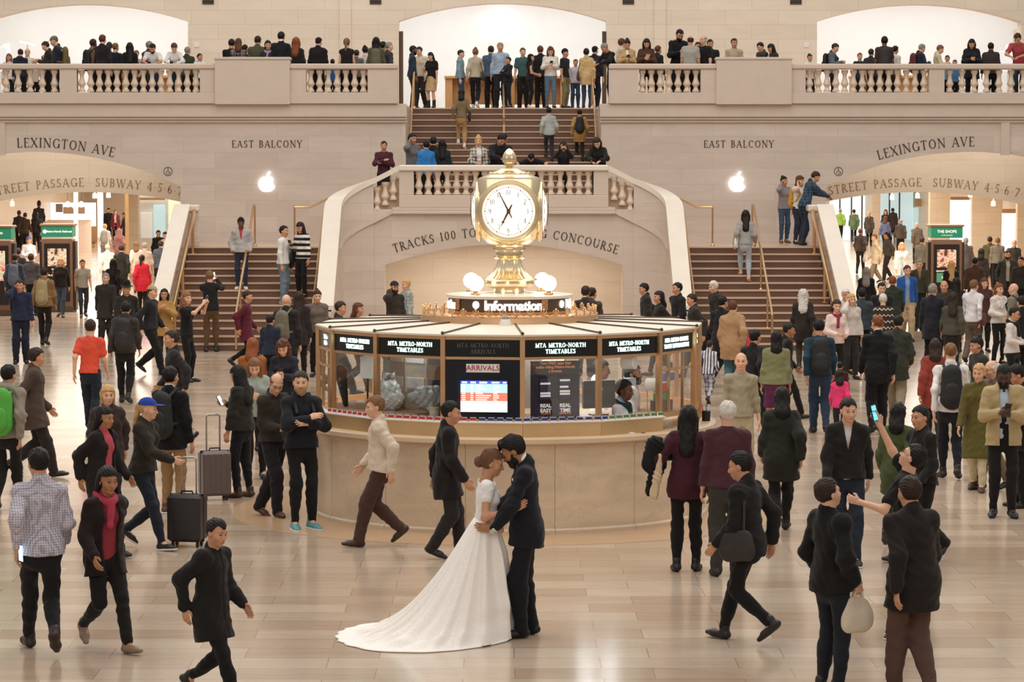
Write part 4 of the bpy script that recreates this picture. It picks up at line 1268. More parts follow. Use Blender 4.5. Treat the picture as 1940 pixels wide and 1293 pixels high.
# ---- brass handrails: rail, posts, brackets
def handrail(label, rail, posts, r=.028, flat=False):
    o = empty('handrail', label, 'handrail', rail[0])
    b0 = Vector(rail[0])
    b = MB(); b.tube([Vector(p) - b0 for p in rail], r, 8); b.build('rail', M_BRASS, o, True)
    for x, y, z0, z1 in posts:
        b = MB(); b.tube([Vector((x, y, z0)) - b0, Vector((x, y, z1)) - b0], r * .8, 8)
        c = Vector((x, y, z0)) - b0; b.lathe([(r * 2, 0), (r * 2, .02), (r, .05)], c.x, c.y, c.z, 10)
        b.build('post', M_BRASS_D, o, True)
    return o
for sx, nm in ((-1, 'left'), (1, 'right')):
    x = sx * 5.9
    zt = lambda y: ZL * (y - 29.0) / 4.6
    handrail('brass handrail on posts down the middle of the %s flight of stairs' % nm, [(x, 33.9, ZL + .98), (x, 33.6, ZL + .96), (x, 29.0, .93), (x, 28.8, .80), (x, 28.8, .05)], [(x, 33.9, ZL, ZL + .98), (x, 31.6, zt(31.6), zt(31.6) + .97), (x, 29.9, zt(29.9), zt(29.9) + .93)])
    x = sx * 7.30
    handrail('broad bronze handrail fixed to the outer parapet of the %s flight' % nm, [(x, 33.9, 3.02), (x, 33.6, 3.02), (x, 28.8, .88), (x, 28.6, .70)], [(x, 33.2, 1.99, 2.85), (x, 31, .96, 1.87), (x, 29.3, .16, 1.1)], .045)
    x = sx * 4.22
    handrail('brass handrail along the curved inner parapet of the %s flight' % nm, [(x, 33.4, 3.00), (x, 32.8, 2.86), (x, 28.9, .98)], [(x, 32.6, 1.7, 2.75), (x, 29.6, .25, 1.3)], .024)
    handrail('short brass rail from a post up to the curved parapet, %s landing' % nm, [(sx * 4.98, 34.2, ZL + .92), (sx * 4.6, 34.2, ZL + .92), (sx * 4.1, 33.9, ZL + 1.15), (sx * 3.75, 33.4, ZL + 1.35)], [(sx * 4.98, 34.2, ZL, ZL + .95)], .026)
    x = sx * 2.36
    zc = lambda y: ZC + (ZB - ZC) * (y - 37.45) / 4.85
    handrail('brass handrail against the %s wall of the central stairs' % nm, [(x, 42.4, ZB + .95), (x, 42.3, ZB + .93), (x, 37.5, ZC + .95), (x, 37.3, ZC + .75)], [(x, 42.4, ZB, ZB + .93), (x, 40, zc(40), zc(40) + .95), (x, 37.9, zc(37.9), zc(37.9) + .95)], .024)
handrail('tall brass handrail up the middle of the central stairs', [(.02, 42.5, ZB + .62), (.02, 42.3, ZB + .60), (.02, 37.6, ZC + .92), (.02, 37.4, ZC + .6)], [(.02, 42.5, ZB - .1, ZB + .62), (.02, 40, zc(40), zc(40) + .92)], .028)

# ---- carved lettering
zl = lambda py, d: CAM.z - (py - 300) * d / F_PX
yl = Y1 - .002
carved('carved_lettering', 'LEXINGTON AVE', .225, M_INK, -10.88, yl, zl(279, 72.4) , 'carved letters LEXINGTON AVE curving along the left arch', R1 + .2, -11.72, .14)
carved('carved_lettering', 'LEXINGTON AVE', .225, M_INK, 10.52, yl, zl(277, 72.4) , 'carved letters LEXINGTON AVE curving along the right arch', R1 + .2, 11.72, .14)
carved('carved_lettering', 'EAST BALCONY', .17, M_INK, -5.88, yl, zl(279.5, 72.4), 'carved letters EAST BALCONY on the wall above the left flight', track=.17)
carved('carved_lettering', 'EAST BALCONY', .17, M_INK, 5.86, yl, zl(279.5, 72.4), 'carved letters EAST BALCONY on the wall above the right flight', track=.17)
for dx, nm in ((0, 'right'), (-21.75, 'left')):
    carved('carved_lettering', '42ND STREET PASSAGE  SUBWAY 4.5.6.7.S', .215, mat('#9c8a73', .7, name='faded lettering'), 10.62 + dx, 40.5 - .002, zl(353, 75.5), 'carved passage and subway letters arching inside the %s arch' % nm, RF + .2, 10.8 + (dx + .15 if dx else 0), .155, .9)
carved('carved_lettering', 'TRACKS 100 TO 117  DINING CONCOURSE', .195, M_INK, .05, YA - .14 - .002, zl(446, 67.9), 'carved track and dining letters on the arch behind the clock', RA + .18, 0, .135)
def access_sign(x, z, nm):
    o = empty('access_symbol', 'round wheelchair symbol cut into the wall beside the %s arch' % nm, 'sign', (x, Y1 - .004, z))
    b = MB(); b.tube([(.105 * math.cos(a), 0, .105 * math.sin(a)) for a in [2 * PI * k / 24 for k in range(24)]], .008, 5, True); b.build('ring', M_INK, o)
    b = MB(); b.ball((.0, 0, .065), .014, 8, 6); b.tube([(0, 0, .05), (0, 0, .0), (.045, 0, -.005), (.06, 0, -.05)], .008, 5)
    b.tube([(-.005 + .042 * math.cos(a), 0, -.025 + .042 * math.sin(a)) for a in [PI * .6 + PI * 1.3 * k / 12 for k in range(13)]], .007, 5); b.build('figure', M_INK, o)
access_sign(px_x(320, 72.4), zl(325, 72.4), 'left'); access_sign(px_x(1588, 72.4), zl(325, 72.4), 'right')

# ---- fruit-shaped logos: one hung sign, two wall reflections modelled as glowing shapes
def logo(x, y, z, s, label, emit):
    pl = []
    for k in range(40):
        a = 2 * PI * k / 40
        r_ = 1 + .06 * math.cos(2 * a) - .16 * math.exp(-((a - PI / 2) / .32) ** 2) - .08 * math.exp(-((a - 3 * PI / 2) / .28) ** 2)
        pl.append((.92 * r_ * math.cos(a), r_ * math.sin(a)))
    out = []
    for a_, c_ in pl:                                  # the bite on the right
        dx, dz = a_ - 1.05, c_ - .18
        L = math.hypot(dx, dz)
        if L < .42: a_, c_ = 1.05 + dx / L * -.0 - math.sqrt(max(.42 ** 2 - dz * dz, 0)), c_
        out.append((a_, c_))
    o = empty('sign_or_reflection', label, 'sign', (x, y, z))
    m_ = mat('#f4f8ff', .4, emit=emit, name='sign or reflection glow')
    b = MB(); b.prism([(p[0] * s, p[1] * s) for p in out], .06); b.build('lit_body', m_, o)
    lf = [(.02, 1.0), (.06, 1.22), (.22, 1.42), (.42, 1.48), (.40, 1.28), (.26, 1.08)]
    b = MB(); b.prism([(p[0] * s, p[1] * s) for p in lf], .06); b.build('lit_leaf', m_, o)
    if z > 6: b = MB(); b.tube([(.05, .03, s * .8), (.05, .03, 10.4 - z)], .01, 6); b.build('hanging_cord', M_WHITE, o)
    else: b = MB(); b.box(-s * .4, .06, -s * .4, s * .4, .08, s * .4); b.build('reflection_back', M_WHITE, o)  # backing only for the two modelled wall reflections
logo(px_x(506, 72.3), Y1 - .07, zl(349, 72.3), .215, 'white fruit-shaped logo reflection on the wall above the left flight, modelled glowing', 1.7)
logo(px_x(1397, 72.3), Y1 - .07, zl(349, 72.3), .215, 'white fruit-shaped logo reflection on the wall above the right flight, modelled glowing', 1.7)
logo(px_x(948, 88.6), 53.6, zl(55, 88.6), .40, 'large glowing white fruit-shaped logo hung inside the central terrace arch', 1.6)

# ---- terrace store: wooden display tables, white display towers
def table(x, y, w_, label, d=1.0, h_=.92):
    o = empty('display_table', label, 'table', (x, y, ZB))
    mw = mat('#d9a870', .45, noise=.12, scale=5, name='maple')
    b = MB(); b.box(-w_ / 2, -d / 2, h_ - .07, w_ / 2, d / 2, h_, .008); b.build('tabletop', mw, o)
    for a in (-1, 1):
        b = MB(); b.box(a * (w_ / 2 - .12) - .1, -d / 2 + .08, 0, a * (w_ / 2 - .12) + .1, d / 2 - .08, h_ - .07); b.build('leg', mw, o)
    b = MB(); b.box(-w_ / 2 + .2, -.03, .15, w_ / 2 - .2, .03, h_ - .07); b.build('panel', mw, o)
table(-.85, 45.2, 1.5, 'maple display table behind the blond person at the top of the stairs')
table(.95, 45.4, 1.7, 'maple display table behind the people right of the middle handrail')
table(-9.8, 44.6, 2.2, 'maple display table behind the left terrace balustrade')
table(10.6, 44.6, 2.2, 'maple display table behind the right terrace balustrade')
def tower(x, y, z, lean_, label, hgt=.62):
    b = MB(); b.box(-.10, -.03, 0, .10, .03, hgt, .025)
    b.move(Matrix.Rotation(lean_, 4, 'Y'))
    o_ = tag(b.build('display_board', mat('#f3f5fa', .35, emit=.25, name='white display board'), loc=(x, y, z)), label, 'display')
    b = MB(); b.box(-.03, -.02, ZB - z, .03, .02, .06); b.box(-.15, -.15, ZB - z, .15, .15, ZB - z + .02); b.build('stand', M_WHITE, o_)
tower(px_x(4, 80), 45, 6.60, .16, 'tall white display board at the far left end of the terrace, nearer the edge', .72)
tower(px_x(19, 80), 45.2, 6.9, -.12, 'slanting white display board at the far left end of the terrace, beside the grey-topped person', .5)
tower(px_x(1893, 80), 45, 6.60, .1, 'pinkish white display board left of the red-shirted man', .6)
tower(px_x(1910, 80), 45.2, 6.60, .02, 'tallest white display board right behind the red-shirted man', .78)
o = empty('task_lamp', 'thin white lamp bar on a stalk over the left terrace tables', 'lamp', (px_x(57, 79), 44, ZB))
mb = MB(); mb.box(-.02, -.02, 0, .02, .02, 1.75); mb.build('stalk', M_WHITE, o)
mb = MB(); mb.box(-.22, -.04, 0, .22, .04, .05, .01); mb.move(Matrix.Translation((0, 0, 1.75)) @ Matrix.Rotation(.22, 4, 'Y')); mb.build('lamp_bar', mat('#ffffff', .4, emit=1.2, name='lamp bar'), o)

# ---- passages to the avenue
M_SHOP = mat('#eaf4ff', .3, emit=1.15, name='lit shop window')
M_GLASSB = mat('#bcdbe0', .15, emit=.45, noise=.2, scale=2, name='bluish glass')
M_PIER = stone('passage stone', '#e0cfb6', '#dcc9ae', '#c5b091', 1.2, .5, .4, vein=.05)
M_TAN = mat('#b28c5c', .5, noise=.15, scale=3, name='tan bronze panel')
for sx in (-1, 1):
    mb = MB(); mb.box(min(sx * 6.9, sx * 26), 41.1, 3.62, max(sx * 6.9, sx * 26), 118, 3.8); struct(mb.build('ceiling', M_WHITE))
    mb = MB(); mb.box(min(sx * 6.5, sx * 6.9), 38.3, 0, max(sx * 6.5, sx * 6.9), 118, 3.8); struct(mb.build('wall_side', M_PIER))
    mb = MB(); mb.box(min(sx * 21.6, sx * 22), 38.3, 0, max(sx * 21.6, sx * 22), 118, 3.8); struct(mb.build('wall_side', M_PIER))
    mb = MB(); mb.box(min(sx * 6.5, sx * 26), 117.6, 0, max(sx * 6.5, sx * 26), 118, 3.8); struct(mb.build('wall_back', M_PIER))
def pt(px, d): return px_x(px, d)
def slab(name, p0, p1, y0, y1, d, yf, th, m, st=True):
    """upright slab seen from pixel column p0 to p1 and row y0 to y1 at distance d"""
    b = MB(); b.box(px_x(p0, d), 0, max(0, zl(y1, d)), px_x(p1, d), th, zl(y0, d), .01)
    o_ = b.build(name, m, loc=(0, d - 35, 0))
    return struct(o_) if st else o_
# left passage
slab('wall_pier', 245, 263, 350, 560, 104, 0, .5, M_PIER); slab('wall_pier', 320, 352, 340, 560, 90, 0, .5, M_PIER)
slab('wall_shop', 262, 322, 350, 560, 106, 0, .3, M_WHITE)
slab('window_1', 292, 314, 388, 455, 105.8, 0, .05, M_GLASSB)
slab('trim_8', 264, 314, 374, 379, 105.8, 0, .06, M_TAN)
o = slab('poster', 268, 289, 403, 451, 105.94, 0, .06, mat('#eef0ee', .4, emit=.15, name='notice'), False)
tag(o, 'pale blank notice board beside the blue glass, left passage', 'poster')
slab('window_2', 97, 182, 384, 430, 139, 0, .2, M_SHOP)
slab('trim_9', 107, 120, 386, 402, 138.7, 0, .08, mat('#8d7a6a', .5, name='dim shelf')); slab('trim_9', 121, 162, 392, 405, 138.7, 0, .08, mat('#b59a80', .5, name='dim counter'))
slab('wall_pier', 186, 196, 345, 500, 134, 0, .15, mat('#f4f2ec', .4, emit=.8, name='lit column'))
slab('wall_partition', 30, 98, 340, 560, 142, 0, .2, mat('#c9a870', .5, noise=.1, scale=2, name='warm panelling'))
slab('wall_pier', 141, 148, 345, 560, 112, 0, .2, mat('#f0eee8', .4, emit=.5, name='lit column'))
slab('wall_pier', 238, 246, 345, 520, 128, 0, .25, M_TAN)
for k, (px, py) in enumerate(((130, 387), (143, 390), (155.5, 387))):
    o = empty('pendant_lamp', '%s white pendant lamp of three above the lit counter, left passage' % ('leftmost', 'middle lower', 'rightmost')[k], 'lamp', (px_x(px, 130), 95, zl(py, 130)))
    mb = MB(); mb.ball((0, 0, 0), .108, 14, 10, 1.25); mb.build('globe', mat('#fffaf0', .4, emit=3.0, name='lit globe'), o, True)
    mb = MB(); mb.tube([(0, 0, .09), (0, 0, 3.6 - zl(py, 130))], .008, 6); mb.build('cord', M_DARK, o)
def spot(px, py, d, label):
    o = empty('ceiling_spotlight', label, 'lamp', (px_x(px, d), d - 35, zl(py, d)))
    b = MB(); b.lathe([(.001, 0), (.055, 0), (.06, .02)], n=14); b.build('lit_lens', mat('#ffffff', .4, emit=14.0, name='spot lens'), o)
    b = MB(); b.lathe([(.06, .0), (.07, .03), (.06, .14), (.02, .16)], n=14); b.tube([(0, 0, .15), (0, 0, .15 + max(.02, 3.62 - zl(py, d) - .15))], .015, 6); b.build('housing', M_WHITE, o, True)
spot(25, 391, 84, 'bright spotlight over the stairs at the far left of the left passage')
spot(181, 376, 84, 'left of the two bright spotlights beside the lit white column'); spot(207, 375, 84, 'right of the two bright spotlights beside the lit white column')
spot(1594, 377, 84, 'bright spotlight nearest the right flight in the right passage'); spot(1690, 379, 84, 'middle-left spotlight of the right passage'); spot(1738, 376, 84, 'spotlight above the dark sign board in the right passage')
spot(1838, 374, 84, 'spotlight above the shop doors right of the green-topped kiosk'); spot(1882, 391, 82, 'starry spotlight furthest right in the right passage')
# far stairs in the left passage
mb = MB(); xa_, xb_ = px_x(8, 121), px_x(98, 121); mb.add([(xa_, 82, 0), (xb_, 82, 0), (xb_, 98, 1.44), (xa_, 98, 1.44), (xa_, 98, 0), (xb_, 98, 0)], [(0, 1, 2, 3), (0, 3, 4), (1, 5, 2), (3, 2, 5, 4)]); struct(mb.build('floor_ramp', M_NOSE))
# right passage: piers, shop windows, doors
slab('window_3', 1572, 1650, 350, 470, 151, 0, .2, mat('#d5e6ea', .3, emit=.75, noise=.12, scale=1.5, name='shop glass')); slab('wall_pier', 1651, 1668, 340, 520, 149, 0, .5, M_PIER)
slab('window_4', 1669, 1730, 350, 480, 151, 0, .2, mat('#c3d8dc', .3, emit=.6, noise=.25, scale=1.5, name='dim shop glass'))
for p in (1590, 1612, 1632, 1684, 1703): slab('window_5', p, p + 2.5, 350, 470, 150.6, 0, .1, M_BRONZE)
slab('wall_pier', 1762, 1800, 350, 560, 128, 0, .5, M_PIER); slab('window_6', 1730, 1763, 393, 520, 150, 0, .2, M_GLASSB)
slab('window_7', 1801, 1842, 379, 500, 130, 0, .2, M_SHOP); slab('trim_10', 1801, 1836, 373, 379, 129.8, 0, .1, M_TAN)
slab('wall_pier', 1842, 1900, 350, 560, 122, 0, .4, M_PIER); slab('window_8', 1900, 1928, 404, 520, 118, 0, .2, M_SHOP); slab('trim_11', 1899, 1928, 396, 404, 117.8, 0, .1, M_TAN); slab('wall_pier', 1928, 1960, 350, 560, 112, 0, .4, M_PIER)
slab('wall_pier', 1640, 1651, 350, 470, 150, 0, .2, M_WHITE)
o = slab('hanging_sign', 1734, 1763, 377, 391, 149, 0, .12, mat('#b39a7a', .5, noise=.2, scale=8, name='sign board'), False)
mb = MB()
for k in (-1, 1): mb.box(px_x(1748.5, 149) + k * .25 - .015, .05, zl(378, 149), px_x(1748.5, 149) + k * .25 + .015, .08, 3.62)
mb.build('hanger', M_BRONZE, o)
tag(o, 'tan hanging sign board above the bluish glass of the right passage', 'sign')

# ---- advertising kiosks
def kiosk(px, d, label, head, sub, poster, wid=.84, side=False, words=()):
    o = empty('advertising_kiosk', label, 'kiosk', (px_x(px, d), d - 35, 0))
    hw = wid / 2
    b = MB(); b.box(-hw, -.3, 0, hw, .3, 2.02, .01); b.build('cabinet', mat('#7a5c48', .4, metal=.3, noise=.1, name='bronze cabinet'), o)
    for a in (-1, 1):
        b = MB(); b.box(a * (hw + .045) - .035, -.2, .05, a * (hw + .045) + .035, .2, 1.96); b.build('side_panel', mat('#2e221c', .4, name='dark panel'), o)
    b = MB(); b.box(-hw + .07, -.315, .3, hw - .07, -.295, 1.90); b.build('display_frame', mat('#1d1614', .3, name='black frame'), o)
    b = MB(); b.box(-hw - .01, -.33, 2.08, hw + .01, .33, 2.38, .01); b.build('header', mat('#13785c', .4, emit=.12, name='green header'), o)
    b = MB(); b.box(-hw - .05, -.36, 2.38, hw + .05, .36, 2.44, .01); b.build('cornice', mat('#8a6248', .4, metal=.3, name='bronze cornice'), o)
    b = MB(); b.box(-hw - .02, -.33, 0, hw + .02, .33, .18, .01); b.build('plinth', mat('#4a372b', .5, name='dark base'), o)
    m_, n_, l_, p_ = nodes_of('poster')
    t_ = n_.new('ShaderNodeTexCoord'); v_ = n_.new('ShaderNodeTexNoise'); v_.inputs['Scale'].default_value = 8; v_.inputs['Detail'].default_value = 3; l_.new(t_.outputs['Object'], v_.inputs['Vector'])
    rp = n_.new('ShaderNodeValToRGB'); l_.new(v_.outputs['Fac'], rp.inputs[0])
    for k, (pos, cc) in enumerate(poster):
        el = rp.color_ramp.elements[k] if k < 2 else rp.color_ramp.elements.new(pos)
        el.position = pos; el.color = hexc(cc)
    l_.new(rp.outputs[0], p_.inputs['Base Color']); l_.new(rp.outputs[0], p_.inputs['Emission Color']); p_.inputs['Emission Strength'].default_value = .3
    pz = 1.15 if not side else .95
    b = MB(); b.box(-hw + .16, -.325, pz + (.12 if not side else 0.0), hw - .16, -.316, 1.76); b.build('poster', m_, o)
    T = lambda x, z: Matrix.Translation((x, -.335, z)) @ Matrix.Rotation(PI / 2, 4, 'X')
    tx = mat('#e8e4dc', .5, emit=.4, name='printed white')
    text_mesh(head, .078 if not sub else .105, tx, 'lettering', o, T(.06 if not sub else 0, 2.25 if sub else 2.23), bold=.002)
    if sub: text_mesh(sub, .05, tx, 'lettering', o, T(0, 2.15))
    for s_, z_, c_ in words: text_mesh(s_, .07, mat(c_, .5, emit=.3, name='printed words'), 'lettering', o, Matrix.Translation((0, -.33, z_)) @ Matrix.Rotation(PI / 2, 4, 'X'), bold=.002)
    return o
k1 = kiosk(112, 80.5, 'bronze kiosk with green header and a dark film poster, left passage', 'Metro-North Railroad', None, [(.3, '#2a1c18'), (.45, '#b99a84'), (.56, '#e0cdb8'), (.66, '#5a3c30')], words=(('THE NEW', 1.18, '#e8e4dc'), ('MUSICAL', 1.10, '#c05a38'), ('PLAYING NOW', 1.02, '#e8e4dc')))
mb = MB(); mb.lathe([(.001, 0), (.055, 0), (.055, .006)], n=16); mb.move(Matrix.Translation((-.33, -.332, 2.23)) @ Matrix.Rotation(PI / 2, 4, 'X')); mb.build('emblem', mat('#e8e4dc', .5, emit=.4, name='printed white'), k1)
k2 = kiosk(1791, 79.5, 'bronze kiosk with green header and a red and green market poster, right passage', 'THE SHOPS', 'at the terminal', [(.3, '#3a1814'), (.42, '#a06a58'), (.54, '#e2c8b0'), (.64, '#8a3a34')], words=(('GRAND CENTRAL', 1.17, '#d8d0c4'), ('MARKET', 1.0, '#dfe8dc')))
mb = MB(); mb.box(-.27, -.328, .86, .27, -.318, 1.12); mb.build('poster_band', mat('#4d8a66', .5, emit=.2, name='green band'), k2)
k3 = kiosk(-2, 78.5, 'bronze kiosk cut by the left picture edge, with a pale red and green poster', 'SHOPS', None, [(.32, '#c43a30'), (.46, '#e6d6c6'), (.55, '#b8cdb4'), (.66, '#d8a48c')], wid=.78, side=True)

# plant pot on a counter
o = empty('counter_stand', 'low tan counter with a back panel right of the dark-poster kiosk in the left passage', 'counter', (px_x(165, 138), 103, 0))
mb = MB(); mb.box(-.45, -.3, .22, .45, .3, .27, .01); mb.build('counter_top', mat('#6a5040', .4, name='counter top'), o)
mb = MB(); mb.box(-.43, -.27, 0, .43, .27, .22); mb.build('cabinet', M_TAN, o)
mb = MB(); mb.box(-.45, .27, .27, .45, .3, 1.02); mb.build('back_panel', M_TAN, o)
zc0 = .27
o = empty('potted_plant', 'dark round basket of green leaves on the tan counter, left passage', 'plant', (px_x(161, 138), 103, zc0))
mb = MB(); mb.lathe([(.12, 0), (.20, .12), (.22, .26), (.19, .26)], n=18); mb.build('pot', mat('#5b4a36', .7, noise=.2, name='wicker'), o, True)
rr = random.Random(4)
mb = MB()
for k in range(22):
    a = rr.uniform(0, 2 * PI); r0 = rr.uniform(.02, .15); L = rr.uniform(.10, .2)
    p = Vector((r0 * math.cos(a), r0 * math.sin(a), .24)); q_ = p + Vector((math.cos(a) * L * .8, math.sin(a) * L * .8, L)); s_ = Vector((-math.sin(a), math.cos(a), 0)) * .035
    mid = (p + q_) / 2 + Vector((0, 0, .03))
    mb.add([p, mid - s_, q_, mid + s_, mid + Vector((0, 0, .01))], [(0, 1, 4), (1, 2, 4), (2, 3, 4), (3, 0, 4)])
mb.build('leaves', mat('#6f9a4c', .5, noise=.3, name='leaf'), o)
# ---------------------------------------------------------------- information booth
M_BOOTH = stone('booth marble', '#dec8ae', '#d7c0a5', '#a99175', 1.02, 1.02, .22, radius=2.37, vein=.16, jw=.005)
def add_veins(m):
    n, l = m.node_tree.nodes, m.node_tree.links
    b = n['Principled BSDF']; src = b.inputs['Base Color'].links[0].from_socket
    t = n.new('ShaderNodeTexCoord'); z = n.new('ShaderNodeTexNoise'); z.inputs['Scale'].default_value = 3.5; z.inputs['Detail'].default_value = 9; z.inputs['Distortion'].default_value = 1.8
    l.new(t.outputs['Object'], z.inputs['Vector'])
    d = math_node(n, l, 'ABSOLUTE', math_node(n, l, 'SUBTRACT', z.outputs['Fac'], .5))
    r = n.new('ShaderNodeMapRange'); r.inputs[1].default_value = 0; r.inputs[2].default_value = .012; r.inputs[3].default_value = .86; r.inputs[4].default_value = 1
    l.new(d, r.inputs[0])
    v = n.new('ShaderNodeVectorMath'); v.operation = 'SCALE'; l.new(src, v.inputs[0]); l.new(r.outputs[0], v.inputs['Scale']); l.new(v.outputs[0], b.inputs['Base Color'])
add_veins(M_BOOTH); add_veins(M_FLOOR)
M_LEDGE = mat('#d9c0a2', .22, noise=.08, scale=3, name='marble ledge')
M_SIGN = mat('#0f1413', .18, name='black glass sign')
M_LIT = mat('#d8fff0', .4, emit=2.6, name='lit letters')
M_ROOF = mat('#e2d9ca', .5, noise=.05, scale=3, name='frosted roof panel')
booth = empty('information_booth', 'round marble and brass information booth in the middle of the hall', 'booth')
mb = MB(); mb.lathe([(2.40, 0), (2.40, .04), (2.37, .06), (2.37, .97), (2.40, .99), (2.40, 1.02)], n=96); mb.build('marble_base', M_BOOTH, booth, True)
mb = MB(); mb.lathe([(2.05, 1.02), (2.46, 1.02), (2.50, 1.04), (2.50, 1.085), (2.47, 1.10), (2.05, 1.10)], n=96); mb.build('counter_ledge', M_LEDGE, booth, True)
mb = MB(); mb.lathe([(2.30, 0.0), (3.35, .0), (3.35, .004), (2.30, .004)], n=96); struct(mb.build('floor_ring', mat('#c8a684', .22, noise=.1, scale=2, name='floor ring stone')))
NS = 16; PH = math.radians(3.4)
def pol(i, r, z=0): a = -PI / 2 + PH + 2 * PI * i / NS; return Vector((r * math.cos(a), r * math.sin(a), z))
RW = 2.30
def facet_M(i, r=RW):
    """frame of window facet i: local x along the facet, y outwards, z up, origin at the middle of its foot"""
    p, q = pol(i, r), pol(i + 1, r)
    xa = (q - p).normalized(); ya = Vector((xa.y, -xa.x, 0)); c = (p + q) / 2
    return Matrix(((xa.x, ya.x, 0, c.x), (xa.y, ya.y, 0, c.y), (0, 0, 1, 0), (0, 0, 0, 1))), (q - p).length
Z0, ZW, ZS, ZT = 1.30, 1.975, 2.005, 2.20          # sill, window head, sign foot, sign head
mb = MB()
for i in range(NS):
    M, L = facet_M(i); s0 = len(mb.v)
    mb.box(-L / 2 - .012, -.06, Z0 - .06, L / 2 + .012, .012, Z0); mb.move(M, s0)
mb.build('sill_rail', M_BRASS_D, booth)
mb = MB()
for i in range(NS): M, L = facet_M(i); s0 = len(mb.v); mb.box(-L / 2 - .01, -.05, ZW, L / 2 + .01, .012, ZS); mb.move(M, s0)
mb.build('head_rail', M_BRASS_D, booth)
mb = MB()
for i in range(NS): M, L = facet_M(i); s0 = len(mb.v); mb.box(-L / 2 - .01, -.06, ZT, L / 2 + .01, .016, ZT + .037); mb.box(-L / 2 - .015, -.06, ZT + .035, L / 2 + .015, .034, ZT + .06); mb.move(M, s0)
mb.build('brass_cornice', M_BRASS_D, booth)
for i in range(NS):
    p = pol(i, RW + .005)
    b = MB(); b.box(-.028, -.03, Z0 - .2, .028, .03, ZT + .05, .006); b.move(Matrix.Translation(p) @ Matrix.Rotation(math.atan2(p.y, p.x) + PI / 2, 4, 'Z'))
    b.build('mullion', M_BRASS_D, booth)
mg, gn, gl, gp = nodes_of('window glass')
tr = gn.new('ShaderNodeBsdfTransparent'); gs = gn.new('ShaderNodeBsdfGlossy'); gs.inputs['Roughness'].default_value = .02
mxs = gn.new('ShaderNodeMixShader'); mxs.inputs[0].default_value = .10
gl.new(tr.outputs[0], mxs.inputs[1]); gl.new(gs.outputs[0], mxs.inputs[2]); gl.new(mxs.outputs[0], gn['Material Output'].inputs['Surface'])
SIGNS = {-1: ('MTA METRO-NORTH', 'ARRIVALS', False), 0: ('MTA METRO-NORTH', 'TIMETABLES', True), 1: ('MTA METRO-NORTH', 'TIMETABLES', True), 2: ('MTA METRO-NORTH', 'TRAIN INFORMATION', True), 3: ('Train', 'Info', True),
         -2: ('MTA METRO-NORTH', 'TIMETABLES', True), -3: ('MTA METRO-NORTH', 'TIMETABLES', True), -4: ('Train', 'Info', True)}
def serif_line(txt, cap, m, name, parent, M, thin=1.0):
    b = MB(); tot = sum((SERIF[c][0] + .12) * cap for c in txt) - .12 * cap; x = -tot / 2
    for c in txt:
        s0 = len(b.v); glyph(b, c, thin, .006)
        b.move(Matrix.Translation((x, -.003, 0)) @ Matrix.Diagonal((cap, 1, cap, 1)), s0)
        x += (SERIF[c][0] + .12) * cap
    b.move(M)
    return b.build(name, m, parent)
FLIP = Matrix.Rotation(PI, 4, 'Z') @ Matrix.Diagonal((-1, -1, 1, 1))
for i in range(NS):
    M, L = facet_M(i); k = i if i < 8 else i - NS
    b = MB(); b.box(-L / 2 + .028, -.03, ZS, L / 2 - .028, .002, ZT); b.move(M)
    sg = b.build('sign_panel', M_SIGN, booth)
    if k in SIGNS:
        t1, t2, lit = SIGNS[k]
        m_ = M_LIT if lit else mat('#6f6a66', .4, name='unlit letters')
        # local frame: text faces outwards (+y of the facet)
        R_ = M @ Matrix.Translation((0, .006, 0)) @ Matrix.Rotation(0, 4, 'Z')
        Mx = R_ @ Matrix.Diagonal((1, -1, 1, 1))
        if t1.isupper():
            serif_line(t1, .046, m_, 'sign_lettering', sg, Mx @ Matrix.Translation((0, 0, ZS + .108)), 1.25 if lit else .9)
            serif_line(t2, .046, m_, 'sign_lettering', sg, Mx @ Matrix.Translation((0, 0, ZS + .038)), 1.25 if lit else .9)
        else:
            text_mesh(t1 + '\n' + t2, .075, m_, 'sign_lettering', sg, Mx @ Matrix.Translation((0, -.002, ZS + .09)) @ Matrix.Rotation(PI / 2, 4, 'X'))
    if k not in (-1,):
        b = MB(); b.box(-L / 2 + .02, -.012, Z0, L / 2 - .02, -.006, ZW); b.move(M); b.build('window_pane', mg, booth)
    if k in (2, 3, -4, -3):                        # small service windows: cross bars
        b = MB()
        if k != -3:
            b.box(-L / 2, -.02, 1.78, L / 2, .012, 1.805)
            for x in (-.19, .17): b.box(x - .011, -.02, Z0, x + .011, .012, ZW)
            b.move(M); b.build('window_bars', M_BRASS, booth)
# facet -1: dark board with the arrivals sign and the screen
M, L = facet_M(NS - 1)
b = MB(); b.box(-L / 2 + .026, -.03, Z0, L / 2 - .026, .002, ZW); b.move(M)
board = b.build('arrivals_board', mat('#0b1220', .25, name='dark blue board'), booth)
b = MB(); b.box(-.19, .002, 1.83, .19, .010, 1.925); b.move(M); pl = b.build('arrivals_plate', mat('#d9d3cc', .5, emit=.15, name='pale plate'), board)
Mx = M @ Matrix.Diagonal((1, -1, 1, 1))
text_mesh('ARRIVALS', .088, mat('#b02a3c', .5, name='red letters'), 'lettering', pl, Mx @ Matrix.Translation((0, -.013, 1.878)) @ Matrix.Rotation(PI / 2, 4, 'X'))
b = MB(); b.box(-.29, .002, 1.37, .285, .010, 1.74); b.move(M); scr = b.build('screen', mat('#11182e', .3, emit=.3, name='screen edge'), board)
for (z0, z1, c) in ((1.70, 1.735, '#3a52c8'), (1.60, 1.70, '#a9d6ea'), (1.505, 1.60, '#f0705c'), (1.38, 1.505, '#eef2ee')):
    b = MB(); b.box(-.255, .010, z0, .28, .013, z1); b.move(M); b.build('screen_band', mat(c, .4, emit=.95, name='screen band'), scr)
